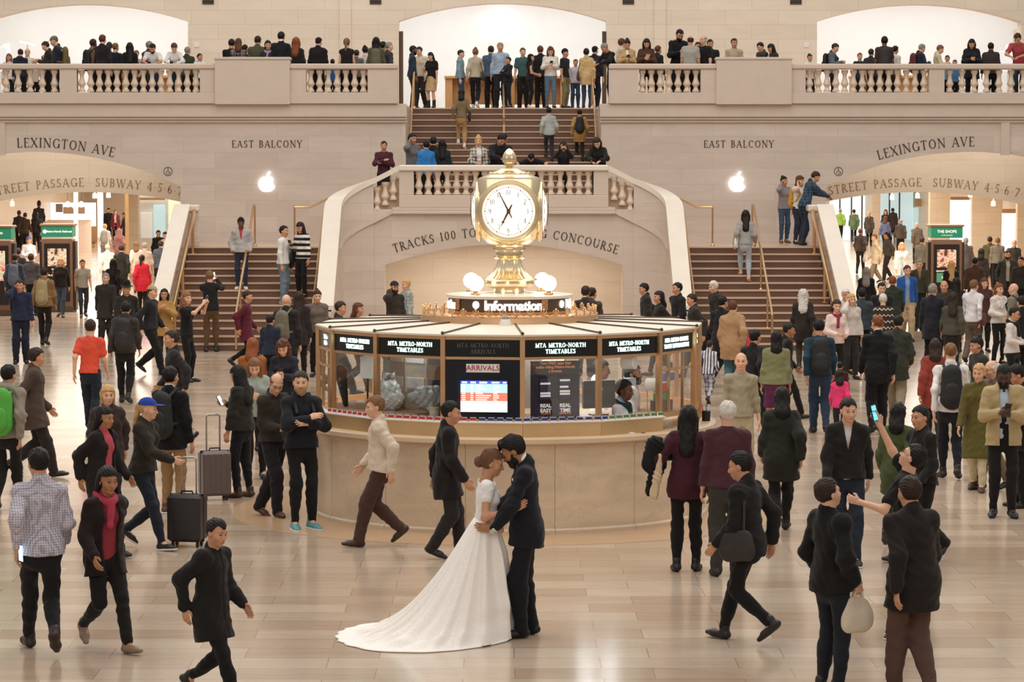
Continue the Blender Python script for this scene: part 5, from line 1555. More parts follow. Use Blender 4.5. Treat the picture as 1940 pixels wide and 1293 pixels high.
rr = random.Random(3)
b = MB()
for k in range(13):
    z = 1.685 - k * .0235
    for x0, x1 in ((-.24, -.20), (-.14, -.11), (-.08, -.08 + rr.uniform(.05, .17)), (.12, .12 + rr.uniform(.03, .1))): b.box(x0, .013, z - .006, x1, .015, z + .004)
b.move(M); b.build('screen_text', mat('#fff8ee', .4, emit=1.1, name='screen text'), scr)
b = MB()
for x0, x1 in ((-.24, -.18), (-.14, -.08), (-.04, .05), (.10, .19), (.23, .27)): b.box(x0, .013, 1.708, x1, .015, 1.724)
b.move(M); b.build('screen_heading', mat('#ffffff', .4, emit=1.2, name='screen heading'), scr)
# facet 0: the dark poster about two apps
M, L = facet_M(0); Mw = M @ Matrix.Diagonal((1, -1, 1, 1))
po = empty('window_poster', 'dark blue poster about two phone apps in the booth window right of the arrivals screen', 'poster', M.translation)
po.rotation_euler = Mw.to_euler()
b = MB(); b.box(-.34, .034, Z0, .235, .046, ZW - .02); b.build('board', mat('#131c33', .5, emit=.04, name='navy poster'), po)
c_o = mat('#d08450', .5, emit=.4, name='orange print'); c_w = mat('#d9d6d4', .5, emit=.4, name='pale print')  # printed colours given an added glow to brighten the poster
TT = lambda x, z: Matrix.Translation((x, .030, z)) @ Matrix.Rotation(PI / 2, 4, 'X')
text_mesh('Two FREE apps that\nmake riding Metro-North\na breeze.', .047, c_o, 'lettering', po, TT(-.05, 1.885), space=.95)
for x in (-.17, .06):
    b = MB(); b.box(x - .075, .026, 1.47, x + .075, .034, 1.80, .004); ph = b.build('phone_picture', mat('#0a0d14', .3, name='printed phone'), po)
    b = MB(); b.box(x - .062, .0245, 1.52, x + .062, .026, 1.755); b.build('screen_picture', mat('#26304a', .4, emit=.1, name='printed screen'), ph)
    b = MB()
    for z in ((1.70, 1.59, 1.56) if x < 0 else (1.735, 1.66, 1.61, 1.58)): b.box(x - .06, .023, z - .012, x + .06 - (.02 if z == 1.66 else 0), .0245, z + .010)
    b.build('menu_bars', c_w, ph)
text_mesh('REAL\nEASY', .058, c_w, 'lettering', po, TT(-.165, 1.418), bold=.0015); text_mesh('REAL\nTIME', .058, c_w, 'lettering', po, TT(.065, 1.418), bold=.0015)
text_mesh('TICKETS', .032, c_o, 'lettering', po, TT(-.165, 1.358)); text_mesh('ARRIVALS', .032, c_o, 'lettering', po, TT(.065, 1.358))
# brass skirt with the timetable rack
mb = MB()
for i in list(range(0, 2)) + list(range(12, NS)):
    M, L = facet_M(i, 2.36); s0 = len(mb.v); mb.box(-L / 2, -.10, 1.10, L / 2, .01, 1.245); mb.box(-L / 2 - .006, -.1, 1.245, L / 2 + .006, .03, 1.262); mb.move(M, s0)
mb.build('brass_skirt', mat('#f0cfa0', .42, metal=1.0, noise=.12, scale=3, name='bright brass'), booth)
mb = MB()
for i in list(range(0, 2)) + list(range(12, NS)):
    M, L = facet_M(i, 2.40); s0 = len(mb.v); mb.box(-L / 2, -.10, 1.262, L / 2, .01, 1.275); mb.move(M, s0)
mb.build('rack_shelf', mat('#e8e6e2', .4, emit=.05, name='white rack'), booth)
rr = random.Random(9)
proto = None; cnt = {'red': 0}
for i in (13, 14, 15, 0, 1):
    M, L = facet_M(i, 2.395); n_ = 9
    for k in range(n_):
        x = -L / 2 + L * (k + .5) / n_
        a = i if i > 8 else i + 16
        t = (a - 13) + k / n_
        col, nm = (('#b8232c', 'red') if t < 2.35 else ('#22306e', 'blue') if t < 4.05 else ('#4d7a42', 'green'))
        b = MB(); b.box(-.036, .001, 0, .036, .018, .05); b.cur = 1; b.box(-.036, -.001, .012, .036, .001, .044)
        o = b.build('timetable_leaflet', [mat('#eee9e4', .6, name='paper'), mat(col, .5, name='print ' + nm)])
        o.matrix_world = M @ Matrix.Diagonal((1, -1, 1, 1)) @ Matrix.Translation((x, .01, 1.276)) @ Matrix.Rotation(math.radians(-14), 4, 'X')
        tag(o, 'folded timetable with a %s front in the rack round the booth' % nm, 'leaflet', '%s timetables in the booth rack' % nm)
# roof: sixteen frosted panels, dark ribs, brass cresting, drum with the lit name
ZR = ZT + .06
mb = MB()
for i in range(NS):
    p, q, r_, s_ = pol(i, 2.34, ZR), pol(i + 1, 2.34, ZR), pol(i + 1, .98, ZR + .05), pol(i, .98, ZR + .05)
    mb.add([p, q, r_, s_, p - Vector((0, 0, .02)), q - Vector((0, 0, .02)), r_ - Vector((0, 0, .02)), s_ - Vector((0, 0, .02))], [(0, 1, 2, 3), (7, 6, 5, 4), (0, 4, 5, 1)])
mb.build('roof_panels', M_ROOF, booth)
for i in range(NS):
    b = MB(); b.tube([pol(i, 2.36, ZR + .012), pol(i, 1.0, ZR + .06)], .010, 6); b.ball(pol(i, 2.34, ZR + .016), .02, 8, 6)
    b.build('roof_rib', M_BRONZE, booth)
mb = MB(); mb.lathe([(1.00, ZR + .03), (1.07, ZR + .03), (1.08, ZR + .05), (1.06, ZR + .115), (1.07, ZR + .13), (1.0, ZR + .13)], n=64); mb.build('crest_ring', M_BRASS_D, booth, True)
for k in range(40):
    a = 2 * PI * (k + .5) / 40
    b = MB()
    if k % 10 == 4:
        b.lathe([(.012, 0), (.02, .02), (.034, .06), (.02, .11), (.004, .16)], n=8)
    else:
        b.tube([(0, 0, 0), (0, 0, .10)], .009, 6); b.ball((0, 0, .115), .017, 8, 6)
        for sg in (-1, 1): b.tube([(0, 0, .03), (sg * .025, 0, .055), (sg * .036, 0, .085), (sg * .026, 0, .098)], .007, 5)
        b.tube([(-.08, 0, .005), (-.045, 0, .025), (0, 0, .01), (.045, 0, .025), (.08, 0, .005)], .007, 5)
    b.move(Matrix.Translation((1.045 * math.cos(a), 1.045 * math.sin(a), ZR + .13)) @ Matrix.Rotation(a + PI / 2, 4, 'Z') @ Matrix.Diagonal((1, 1, .72, 1)))
    b.build('crest_finial', M_BRASS, booth, True)
ZD = ZR + .13
mb = MB(); mb.lathe([(.74, ZR + .05), (.74, ZD + .03), (.745, ZD + .036)], n=64); mb.build('drum', M_BRASS_D, booth, True)
mb = MB(); mb.lathe([(.735, ZD + .035), (.735, ZD + .19)], n=64); mb.build('sign_band', mat('#5b4a3c', .3, metal=.2, name='dark sign band'), booth, True)
mb = MB(); mb.lathe([(.76, ZD + .19), (.765, ZD + .20), (.765, ZD + .225), (.30, ZD + .24), (.001, ZD + .24)], n=64); mb.build('drum_top', mat('#e9dfd0', .3, emit=.05, name='pale drum top'), booth, True)
def bend_text(txt, size, a_mid, z, rad, m, name, parent, bold=.004):
    c = text_mesh(txt, size, m, name, parent, None, ext=.006, bold=bold, space=.97)
    for v in c.data.vertices:
        a = a_mid + v.co.x / rad; r_ = rad + v.co.z
        zz = z + v.co.y
        v.co = (r_ * math.cos(a), r_ * math.sin(a), zz)
    return c
M_LITW = mat('#ffffff', .4, emit=2.2, name='white lit letters')
for k in range(4):
    a = -PI / 2 + math.radians(4) + k * PI / 2
    bend_text('Information', .158, a, ZD + .112, .742, M_LITW, 'sign_lettering', booth)
    b = MB(); b.lathe([(.001, 0), (.045, 0), (.045, .008)], n=18); b.move(Matrix.Translation(((.738) * math.cos(a - .64), .738 * math.sin(a - .64), ZD + .122)) @ Matrix.Rotation(a - .64 + PI / 2, 4, 'Z') @ Matrix.Rotation(PI / 2, 4, 'X')); b.build('round_emblem', M_LITW, booth)
    for da in (.52,):
        b = MB(); q = a + da
        b.box(-.045, -.008, -.062, .045, .002, .062)
        for s_ in (-1, 1): b.tube([(.03 * math.cos(t), -.012, s_ * .028 + .022 * math.sin(t)) for t in [2 * PI * j / 10 for j in range(10)]], .006, 5, True)
        b.move(Matrix.Translation((.742 * math.cos(q), .742 * math.sin(q), ZD + .122)) @ Matrix.Rotation(q + PI / 2, 4, 'Z')); b.build('scroll_panel', M_BRASS_D, booth)
o = empty('security_camera', 'small white domed camera on the front of the booth roof below the clock', 'camera', (-.05, -1.18, ZR + .035))
mb = MB(); mb.lathe([(.075, 0), (.07, .03), (.05, .08)], n=16); mb.build('housing', M_WHITE, o, True)
mb = MB(); mb.ball((0, 0, .085), .045, 12, 8); mb.build('dome', mat('#9a9088', .1, name='camera dome'), o, True)
# globe lamps
for k in range(4):
    a = math.radians(45 + 4 + 90 * k)
    x, y = .615 * math.cos(a), .615 * math.sin(a)
    o = empty('globe_lamp', 'glowing globe lamp on the booth drum, %s of the clock foot' % ('behind and right', 'behind and left', 'front left', 'front right')[k], 'lamp', (x, y, ZD + .235))
    mb = MB(); mb.lathe([(.06, 0), (.055, .02), (.03, .03), (.04, .05)], n=16); mb.build('base', M_BRASS, o, True)
    mb = MB(); mb.ball((0, 0, .135), .095, 20, 14); mb.build('globe', mat('#fff6e6', .4, emit=6.0, name='glowing globe'), o, True)

# ---------------------------------------------------------------- the clock
clk = empty('four_faced_clock', 'gilded four-faced clock with white dials on top of the information booth', 'clock', (0, 0, ZD + .235), math.radians(-1.5))
M_GOLD = mat('#f3dfba', .24, metal=1.0, noise=.10, scale=8, name='gilded brass')
mb = MB(); mb.lathe([(.187, 0), (.187, .05), (.18, .06)], n=32); mb.build('foot', M_GOLD, clk, True)
mb = MB(); mb.lathe([(.19, .055), (.21, .06), (.27, .09), (.285, .13), (.28, .15)], n=48, flute=.04, nf=16); mb.lathe([(.30, .148), (.335, .155), (.338, .168), (.33, .178), (.30, .185)], n=48); mb.build('ornate_collar', M_GOLD, clk, True)
mb = MB(); mb.lathe([(.285, .185), (.245, .215), (.195, .265), (.162, .32), (.145, .37), (.138, .41)], n=96, flute=.035, nf=24); mb.build('fluted_pedestal', M_GOLD, clk, True)
mb = MB(); mb.lathe([(.15, .405), (.175, .415), (.185, .43), (.175, .445), (.15, .46), (.15, .50), (.185, .52), (.19, .54), (.18, .56), (.19, .58)], n=60, flute=.015, nf=30); mb.build('neck_ring', M_GOLD, clk, True)
# case: a rounded cube with a big glass on each side, over a bowl and under a stepped lid
ZK = .995
mb = MB()
n4 = 64
def rsq(a, r, e): return r / (abs(math.cos(a)) ** e + abs(math.sin(a)) ** e) ** (1 / e)
prof = [(.19, .58, 2.0), (.27, .60, 2.2), (.34, .66, 2.8), (.372, .74, 4), (.375, .84, 7), (.375, 1.37, 7), (.37, 1.385, 7)]
vs = []; fs = []
for r_, z, e in prof:
    for i in range(n4): a = 2 * PI * i / n4; q = rsq(a, r_, e); vs.append((q * math.cos(a), q * math.sin(a), z))
for k in range(len(prof) - 1):
    for i in range(n4): j = (i + 1) % n4; fs.append((k * n4 + i, k * n4 + j, (k + 1) * n4 + j, (k + 1) * n4 + i))
fs.append(tuple((len(prof) - 1) * n4 + i for i in range(n4)))
mb.add(vs, fs); mb.build('case', M_GOLD, clk, True)
mb = MB(); mb.lathe([(.36, 1.383), (.36, 1.392), (.30, 1.41), (.255, 1.43), (.25, 1.445), (.19, 1.465), (.125, 1.485), (.115, 1.50), (.06, 1.51)], n=48); mb.build('lid', M_GOLD, clk, True)
mb = MB()
for k in range(20): a = 2 * PI * k / 20; mb.ball((.235 * math.cos(a), .235 * math.sin(a), 1.447), .014, 8, 6)
mb.build('lid_beading', M_GOLD, clk, True)
mb = MB(); mb.lathe([(.05, 1.505), (.03, 1.525), (.06, 1.535), (.062, 1.545), (.05, 1.555), (.074, 1.575), (.084, 1.60), (.080, 1.645), (.062, 1.69), (.03, 1.73), (.001, 1.745)], n=40, flute=.05, nf=12); mb.build('acorn_finial', M_GOLD, clk, True)
M_DIAL = mat('#f7f5ee', .35, emit=.55, name='opal dial')
M_HAND = mat('#6b5230', .4, metal=.5, name='clock hand'); M_NUM = mat('#7a6a54', .5, name='numerals')
for k in range(4):
    face = bpy.data.objects.new('dial', None)
    RZ = Matrix.Rotation(k * PI / 2, 4, 'Z')
    yf = -.378
    mb = MB(); pr = [(.001, .078), (.08, .074), (.16, .060), (.23, .038), (.28, .016), (.312, 0)]
    mb.lathe([(r_, -z) for r_, z in pr][::-1], n=48); mb.move(RZ @ Matrix.Translation((0, yf, ZK)) @ Matrix.Rotation(-PI / 2, 4, 'X') @ Matrix.Diagonal((1, 1, 1, 1)))
    dial = mb.build('dial', M_DIAL, clk, True)
    mb = MB(); mb.tube([(.335 * math.cos(a), 0, .335 * math.sin(a)) for a in [2 * PI * j / 48 for j in range(48)]], .024, 8, True); mb.tube([(.362 * math.cos(a), .015, .362 * math.sin(a)) for a in [2 * PI * j / 48 for j in range(48)]], .016, 8, True); mb.move(RZ @ Matrix.Translation((0, yf, ZK))); mb.build('bezel', M_GOLD, clk, True)
    yd = lambda r_: yf - .078 * max(0, 1 - (r_ / .312) ** 2) ** .9 - .006
    mb = MB()
    for n_ in range(1, 13):
        a = math.radians(90 - 30 * n_); s_ = str(n_); cap = .058; R_ = .225
        wt = sum(SERIF[c][0] for c in s_) * cap; x = R_ * math.cos(a) - wt / 2
        mb = MB()
        for c in s_:
            s0 = len(mb.v); glyph(mb, c, .75, .004); mb.move(Matrix.Translation((x, yd(R_) - .002, R_ * math.sin(a) - cap / 2)) @ Matrix.Diagonal((cap, 1, cap, 1)), s0); x += SERIF[c][0] * cap
        mb.move(RZ @ Matrix.Translation((0, 0, ZK))); mb.build('numeral', M_NUM, dial)
    mb = MB()
    for j in range(60):
        a = 2 * PI * j / 60; s0 = len(mb.v); d_ = .0045 if j % 5 else .007
        mb.box(-d_, -.003, -d_, d_, .003, d_); mb.move(Matrix.Translation((.283 * math.cos(a), yd(.283), .283 * math.sin(a))), s0)
    mb.move(RZ @ Matrix.Translation((0, 0, ZK))); mb.build('minute_dots', M_NUM, dial)
    def hand(ang, L, tail, w0, ornate):
        b = MB(); b.prism([(-w0 * .5, -tail), (w0 * .5, -tail), (w0, 0), (w0 * .8, L * .4), (w0 * .35, L * .9), (0, L), (-w0 * .35, L * .9), (-w0 * .8, L * .4), (-w0, 0)], .006)
        if ornate: b.prism([(-.028, -.0), (0, -.028), (.028, 0), (0, .028)], .006); b.prism([(-.022, L * .72), (0, L * .66), (.022, L * .72), (0, L * .8)], .006)
        b.move(RZ @ Matrix.Translation((0, yf - .088 - (.0 if ornate else .006), ZK)) @ Matrix.Rotation(math.radians(ang), 4, 'Y'))
        return b.build('hour_hand' if ornate else 'minute_hand', M_HAND, dial)
    hand(-27, .275, .09, .010, False); hand(207, .20, .09, .013, True)
# ---------------------------------------------------------------- inside the booth
M_WOOD = mat('#9a7350', .5, noise=.2, scale=4, name='desk wood')
o = empty('booth_desk', 'curved wooden desk inside the booth windows', 'desk')
mb = MB(); mb.lathe([(1.55, 1.27), (2.2, 1.27), (2.2, 1.30), (1.55, 1.30)], n=48, a0=PI, a1=2 * PI); mb.build('desktop', M_WOOD, o)
mb = MB(); mb.lathe([(1.6, 1.0), (1.6, 1.27)], n=48, a0=PI, a1=2 * PI); mb.build('desk_front', M_WOOD, o)
o = empty('booth_shelving', 'curved wall of teal-grey and brown cabinets inside the left half of the booth', 'cabinet')
for k in range(7):
    a = math.radians(180 + 14.5 * k); b = MB(); b.box(-.19, -.02, 1.02, .19, .05, 2.15, .006); b.move(Matrix.Translation((1.5 * math.cos(a), 1.5 * math.sin(a), 0)) @ Matrix.Rotation(a + PI / 2, 4, 'Z'))
    b.build('cabinet_door', mat(('#5f7071', '#6d7c7c', '#8b6a4a', '#c9bda0', '#94704e', '#5d6a6c', '#d8ccb0')[k], .5, noise=.12, scale=5, name='cabinet face'), o)
    for z in (1.55, 1.85):
        b = MB(); b.box(-.16, -.035, z, .16, -.018, z + .13, .004); b.move(Matrix.Translation((1.5 * math.cos(a), 1.5 * math.sin(a), 0)) @ Matrix.Rotation(a + PI / 2, 4, 'Z')); b.build('folder_row', mat(('#d9dad6', '#3a4446', '#b9a58a')[(k + int(z * 10)) % 3], .5, noise=.3, scale=30, name='folders'), o)
o = empty('booth_notice', 'white notice box behind the first full booth window from the left', 'notice', (-1.66, -1.18, 1.30))
mb = MB(); mb.box(-.10, -.02, .38, .10, .02, .64, .005); mb.move(Matrix.Rotation(math.radians(-40), 4, 'Z')); mb.build('panel', mat('#e6e8e4', .4, emit=.1, name='white notice'), o)
mb = MB(); mb.tube([(0, 0, 0), (0, 0, .4)], .012, 6); mb.build('post', M_DARK, o)
o = empty('booth_core', 'cream column with cupboards in the middle of the booth', 'column')
mb = MB(); mb.lathe([(.80, .9), (.80, 2.2)], n=32); mb.build('column', mat('#e6dcc4', .5, noise=.06, name='cream metal'), o, True)
for k in range(8):
    a = -PI + PI * k / 7; b = MB(); b.box(-.17, -.02, 1.3, .17, .02, 2.0, .01); b.move(Matrix.Translation((.81 * math.cos(a), .81 * math.sin(a), 0)) @ Matrix.Rotation(a + PI / 2, 4, 'Z')); b.build('cupboard_door', mat('#cfc3a8' if k % 2 else '#7d756c', .4, noise=.05, name='cupboard'), o)
def blob(name, label, cat, loc, prims, m, vox=.016, k=.03, noise=None):
    s_ = Sdf(vox, k)
    for a, c, ra, rb, fl in prims: s_.cap(a, c, ra, rb, (0, 0, 1), fl)
    s_.noise = noise or (lambda x, y, z: .022 * np.abs(np.sin(x * 26 + np.sin(y * 24 + z * 31) * 2.2 + z * 40)) - .012 + .008 * np.sin(x * 80 - z * 60 + y * 50))
    o_ = sdf_obj(name, s_, m, None)
    o_.location = loc
    return tag(o_, label, cat)
M, L = facet_M(14); c_ = M.translation
blob('coat_heap', 'grey white plastic-wrapped coats piled on the booth desk, second window left of the screen', 'coat', (c_.x * .80, c_.y * .80, 1.30), [((-.05, 0, .16), (.28, 0, .18), .16, .12, .75), ((-.1, 0, .26), (.2, .02, .30), .10, .06, .6), ((-.02, -.1, .12), (.05, -.18, .02), .06, .05, 1), ((-.2, -.08, .20), (.0, -.1, .22), .07, .07, .8)], mat('#b9c0bf', .4, noise=.15, name='plastic wrap'))
M, L = facet_M(13); c_ = M.translation
blob('plastic_bag', 'clear whitish plastic carrier bag on the desk, first full window from the left', 'bag', (c_.x * .80 + .02, c_.y * .80, 1.30), [((-.04, 0, .13), (.05, 0, .13), .13, .13, 1), ((-.03, 0, .24), (.03, 0, .25), .11, .10, 1), ((-.08, 0, .28), (-.05, 0, .42), .022, .018, 1), ((-.05, 0, .42), (.05, 0, .42), .018, .018, 1), ((.05, 0, .42), (.08, 0, .28), .018, .022, 1)], mat('#c9d2d0', .25, noise=.1, name='thin plastic'))
blob('hanging_coat', 'pale grey garment hanging over a chair inside the left booth window', 'coat', (c_.x * .7 + .24, c_.y * .74, 1.30), [((0, 0, .36), (.12, 0, .3), .06, .05, 1), ((.06, 0, .33), (.1, -.05, .10), .07, .06, 1)], mat('#a9b2b0', .6, noise=.15, name='pale cloth'))
blob('umbrella', 'dark folded umbrella leaning inside the leftmost booth window', 'umbrella', (-1.95, -.55, 1.30), [((0, 0, .02), (-.06, 0, .42), .03, .07, 1)], mat('#2a2620', .5, name='umbrella cloth'), .012, .03, lambda x, y, z: .006 * np.sin(np.arctan2(y, x + .03) * 7))
M, L = facet_M(14); c_ = M.translation
o = empty('sanitiser_tub', 'small white tub with a yellow lid on the sill left of the arrivals screen', 'tub', (c_.x * .93 + .19, c_.y * .93 - .02, 1.30))
mb = MB(); mb.lathe([(.05, 0), (.055, .01), (.055, .07)], n=18); mb.build('tub', mat('#e8e8e4', .4, name='white plastic'), o, True)
mb = MB(); mb.lathe([(.058, .07), (.058, .095), (.05, .10)], n=18); mb.build('lid', mat('#d8cf86', .4, name='yellow lid'), o, True)
def monitor(x, y, rz, label, c1, w_=.34, h_=.26, z=1.30, back=False):
    o_ = empty('computer_monitor', label, 'monitor', (x, y, z), rz)
    b = MB(); b.box(-.10, -.07, 0, .10, .07, .015, .005); b.box(-.03, -.015, .015, .03, .015, .12); b.build('stand', mat('#2a2a2c', .4, name='dark plastic'), o_)
    b = MB(); b.box(-w_ / 2, -.025, .08, w_ / 2, .02, .08 + h_, .008); b.build('housing', mat(c1, .4, name='monitor plastic'), o_)
    b = MB(); b.box(-w_ / 2 + .015, .02, .095, w_ / 2 - .015, .024, .065 + h_); b.build('screen', mat('#9fb7c8', .3, emit=.6, name='monitor screen'), o_)
    return o_
mo = monitor(1.02, -1.72, math.radians(24), 'black computer monitor seen from behind in front of the seated woman', '#2b3234', .40, .32)
mb = MB(); mb.tube([(.035 * math.cos(a), -.028, .30 + .035 * math.sin(a)) for a in [2 * PI * j / 16 for j in range(16)]], .004, 5, True); mb.build('round_emblem', mat('#cfd4d4', .4, name='emblem'), mo)
monitor(-.52, -1.75, math.radians(-8), 'grey monitor back just left of the arrivals board', '#8d9494', .22, .30)
for k, (x, y, z, s_) in enumerate(((1.30, -1.62, 1.90, 'upper'), (1.60, -1.30, 1.62, 'lower'))):
    o = empty('paper_roll', 'white paper roll on a holder inside the right booth windows, %s one' % s_, 'roll', (x, y, z))
    mb = MB(); mb.lathe([(.022, 0), (.075, 0), (.075, .16), (.022, .16)], n=24); mb.move(Matrix.Rotation(math.radians(62), 4, 'Z') @ Matrix.Rotation(PI / 2, 4, 'X')); mb.build('paper', mat('#eeeae4', .6, name='white paper'), o, True)
    mb = MB(); mb.tube([(0, 0, 0), (0, 0, 1.27 - z)], .008, 6); mb.build('stand', M_BRASS, o)
for k, (x, y, z, c, nm) in enumerate(((1.78, -1.08, 1.52, '#c8443c', 'red'), (1.78, -1.08, 1.42, '#3f9a5c', 'green'), (1.84, -.98, 1.64, '#5a78b8', 'blue'), (1.36, -1.52, 1.62, '#b9d2ea', 'pale blue'))):
    b = MB(); b.box(-.11, -.05, 0, .11, .05, .09, .004); b.move(Matrix.Rotation(math.radians(56), 4, 'Z'))
    tag(b.build('leaflet_box', mat(c, .5, noise=.15, scale=20, name=nm + ' card'), loc=(x, y, z)), '%s block of leaflets stacked inside the right-hand booth windows' % nm, 'leaflets')
b = MB(); b.box(-.14, -.07, 0, .14, .07, 1.42 - 1.30, .004); b.move(Matrix.Rotation(math.radians(56), 4, 'Z')); tag(b.build('leaflet_stand', M_BRONZE, loc=(1.78, -1.08, 1.30)), 'dark stand under the stacked leaflet blocks in the booth', 'stand')
o = empty('desk_cup', 'black cup of coloured pens on the ledge at the right end of the booth', 'cup', (2.36, -.28, 1.10))
mb = MB(); mb.lathe([(.05, 0), (.055, .12), (.05, .12), (.045, .01)], n=16); mb.build('cup', M_DARK, o, True)
for k, (dx, c) in enumerate(((-.02, '#c8443c'), (.015, '#d8d4cc'), (.0, '#5a78b8'))):
    b = MB(); b.tube([(dx, 0, .02), (dx * 2.5, .01, .2)], .008, 6); b.build('pen', mat(c, .4, name='pen'), o)
# ---------------------------------------------------------------- bride and groom
gl_ = on_z(996, 1206, 0); bl_ = on_z(921, 1206, 0)
groom = person(dict(seed=901, loc=(gl_.x, gl_.y, 0), heading=-90, h=1.84, pose='stand', top=('suit', '181820'), inner='f0ece8', open='v', bottom=('trousers', '15151b'), hair=('tall', 'k'), skin='c', fem=False, shoe='121110', shut=1, hem=.17,
    label='bearded groom in a black suit and bow tie holding the bride, forehead to forehead', ex={'beard': '1c1512'}, fine=True, w=1.02,
    o=dict(lean=3, head=30, yaw=4, tilt=0, feet=[(-.10, .04, 0, 0), (.10, -.05, 0, 0)], hands=[(-.215, .27, .94), (.18, .27, 1.03)], pole=[(-.9, -.6, .0), (.9, -.6, 0)], curl=.30),
    hands_dir={0: ((.12, 1, .12), (1, .1, 0)), 1: ((-.55, 1, .05), (-1, -.4, 0))}))
J = groom; S_ = J['S']; f, u, r = J['f'], J['u'], J['r']
nk = J['neck'] + f * .062 + u * .012
s_ = Sdf(.005, .006)
for sg in (-1, 1): s_.cap(nk + r * .006 * sg, nk + r * .055 * sg, .010, .024, f, .5)
s_.ell(nk, (.012, .012, .013)); sdf_obj('bow_tie', s_, cloth('121014'), J['root'], S_)
s_ = Sdf(.005, .004); p_ = J['chest'] + u * .045 - r * .098 + f * .098
s_.cap(p_ - r * .02, p_ + r * .02, .012, .016, f, .5); sdf_obj('pocket_square', s_, cloth('f2efec'), J['root'], S_)
d_ = nv(J['wri'][0] - J['elb'][0]); w_ = J['wri'][0]
s_ = Sdf(.005, .004); s_.cap(w_ - d_ * .035, w_ - d_ * .012, .041, .040); sdf_obj('shirt_cuff', s_, cloth('f2efec'), J['root'], S_)
s_ = Sdf(.004, .004); s_.cap(w_ + d_ * .0, w_ + d_ * .012, .033, .033).cap(w_ - r * .026 + d_ * .006, w_ - r * .034 + d_ * .006, .018, .018, r, .6); sdf_obj('wrist_watch', s_, mat('#cfc8bf', .3, metal=.6, name='watch'), J['root'], S_)

BS = 1.68
bride = person(dict(seed=902, loc=(bl_.x, bl_.y, 0), heading=90, h=BS, pose='stand', top=('tee', 'f6f0ea'), sleeve=.36, scoop=1, topname='bodice', bottom=('slim', 'e9e0d6'), legs=False, hair=('lowbun', '6b4630'), skin='b', fem=True, shut=1, hem=.0,
    label='bride in an ivory lace gown with a long train, hair in a low bun', ex={}, fine=True, w=.94,
    o=dict(lean=2, head=12, yaw=0, tilt=0, feet=[(-.07, 0, .05, 0), (.07, 0, .05, 0)], hands=[(-.20, .27, 1.22), (.215, .24, 1.20)], pole=[(-.5, -.3, -1), (.35, -.25, -1)], curl=.35),
    hands_dir={0: ((.2, 1, .3), (.9, 0, 0)), 1: ((-.1, 1, .55), (-1, 0, 0))}))
J = bride; S_ = J['S']
half = [(.24, 0), (.22, .22), (.12, .42), (-.10, .66), (-.42, .86), (-.78, .88), (-1.06, .72), (-1.24, .45), (-1.32, .18), (-1.33, 0)]
def spline(pts, n):
    out = []
    for i in range(len(pts) - 1):
        p0, p1, p2, p3 = (Vector(pts[max(i - 1, 0)]), Vector(pts[i]), Vector(pts[i + 1]), Vector(pts[min(i + 2, len(pts) - 1)]))
        for k in range(n):
            t = k / n
            out.append(.5 * ((2 * p1) + (p2 - p0) * t + (2 * p0 - 5 * p1 + 4 * p2 - p3) * t * t + (3 * p1 - p0 - 3 * p2 + p3) * t ** 3))
    return out + [Vector(pts[-1])]
hl = spline(half, 14)
hem = [(p[1], p[0]) for p in hl] + [(-p[1] * .92, p[0]) for p in hl[::-1][1:-1]]      # (x towards the camera, y forward)
N, T = len(hem), 46
mb = MB(); zw = J['waist'][2] * S_ + .015; wc = J['waist'] * S_
for k in range(T + 1):
    t = k / T
    for i, (hx, hy) in enumerate(hem):
        a = 2 * PI * i / N
        L = math.hypot(hx, hy); th = math.atan2(hx, hy)
        wx, wy = wc[0] + .124 * math.sin(th), wc[1] + .100 * math.cos(th)
        p = 1.05 + 1.75 * min(max((L - .30) / 1.0, 0), 1)
        rip = math.sin(a * 17 + math.sin(a * 5) * 1.5)
        g = t ** .86 * (1 + .05 * rip * t * (1.2 - t))
        z = zw * (1 - t) ** p
        sp_ = 4 * t * (1 - t)
        bump = (.048 * rip * sp_ ** .6 * min(1, t * 3.5) + .022 * math.sin(hx * 9 + 3 * math.sin(t * 9)) * max(0, t - .45) * (1.15 - t) * 4)
        x = wx + (hx - wx) * g; y = wy + (hy - wy) * g
        nx, ny = math.sin(th), math.cos(th)
        hz_ = max(0, 1 - (L - .3))                     # hanging folds push sideways, folds lying on the floor push up
        x += nx * bump * hz_; y += ny * bump * hz_
        z = max(z + abs(bump) * (1 - hz_ * .7) * min(1, 3 * (1 - t) + .18), .012)
        mb.v.append((x, y, z))
for k in range(T):
    for i in range(N): j = (i + 1) % N; mb.f.append((k * N + i, k * N + j, (k + 1) * N + j, (k + 1) * N + i)); mb.mi.append(0)
ml, n_, l_, b_ = nodes_of('ivory lace')
t_ = n_.new('ShaderNodeTexCoord'); v_ = n_.new('ShaderNodeTexVoronoi'); v_.feature = 'DISTANCE_TO_EDGE'; v_.inputs['Scale'].default_value = 55
nz_ = n_.new('ShaderNodeTexNoise'); nz_.inputs['Scale'].default_value = 12; nz_.inputs['Detail'].default_value = 5
l_.new(t_.outputs['Object'], nz_.inputs['Vector'])
vm_ = n_.new('ShaderNodeVectorMath'); vm_.operation = 'ADD'; sc_ = n_.new('ShaderNodeVectorMath'); sc_.operation = 'SCALE'; sc_.inputs['Scale'].default_value = .06
l_.new(nz_.outputs['Color'], sc_.inputs[0]); l_.new(t_.outputs['Object'], vm_.inputs[0]); l_.new(sc_.outputs[0], vm_.inputs[1]); l_.new(vm_.outputs[0], v_.inputs['Vector'])
rp_ = n_.new('ShaderNodeValToRGB'); l_.new(v_.outputs['Distance'], rp_.inputs[0])
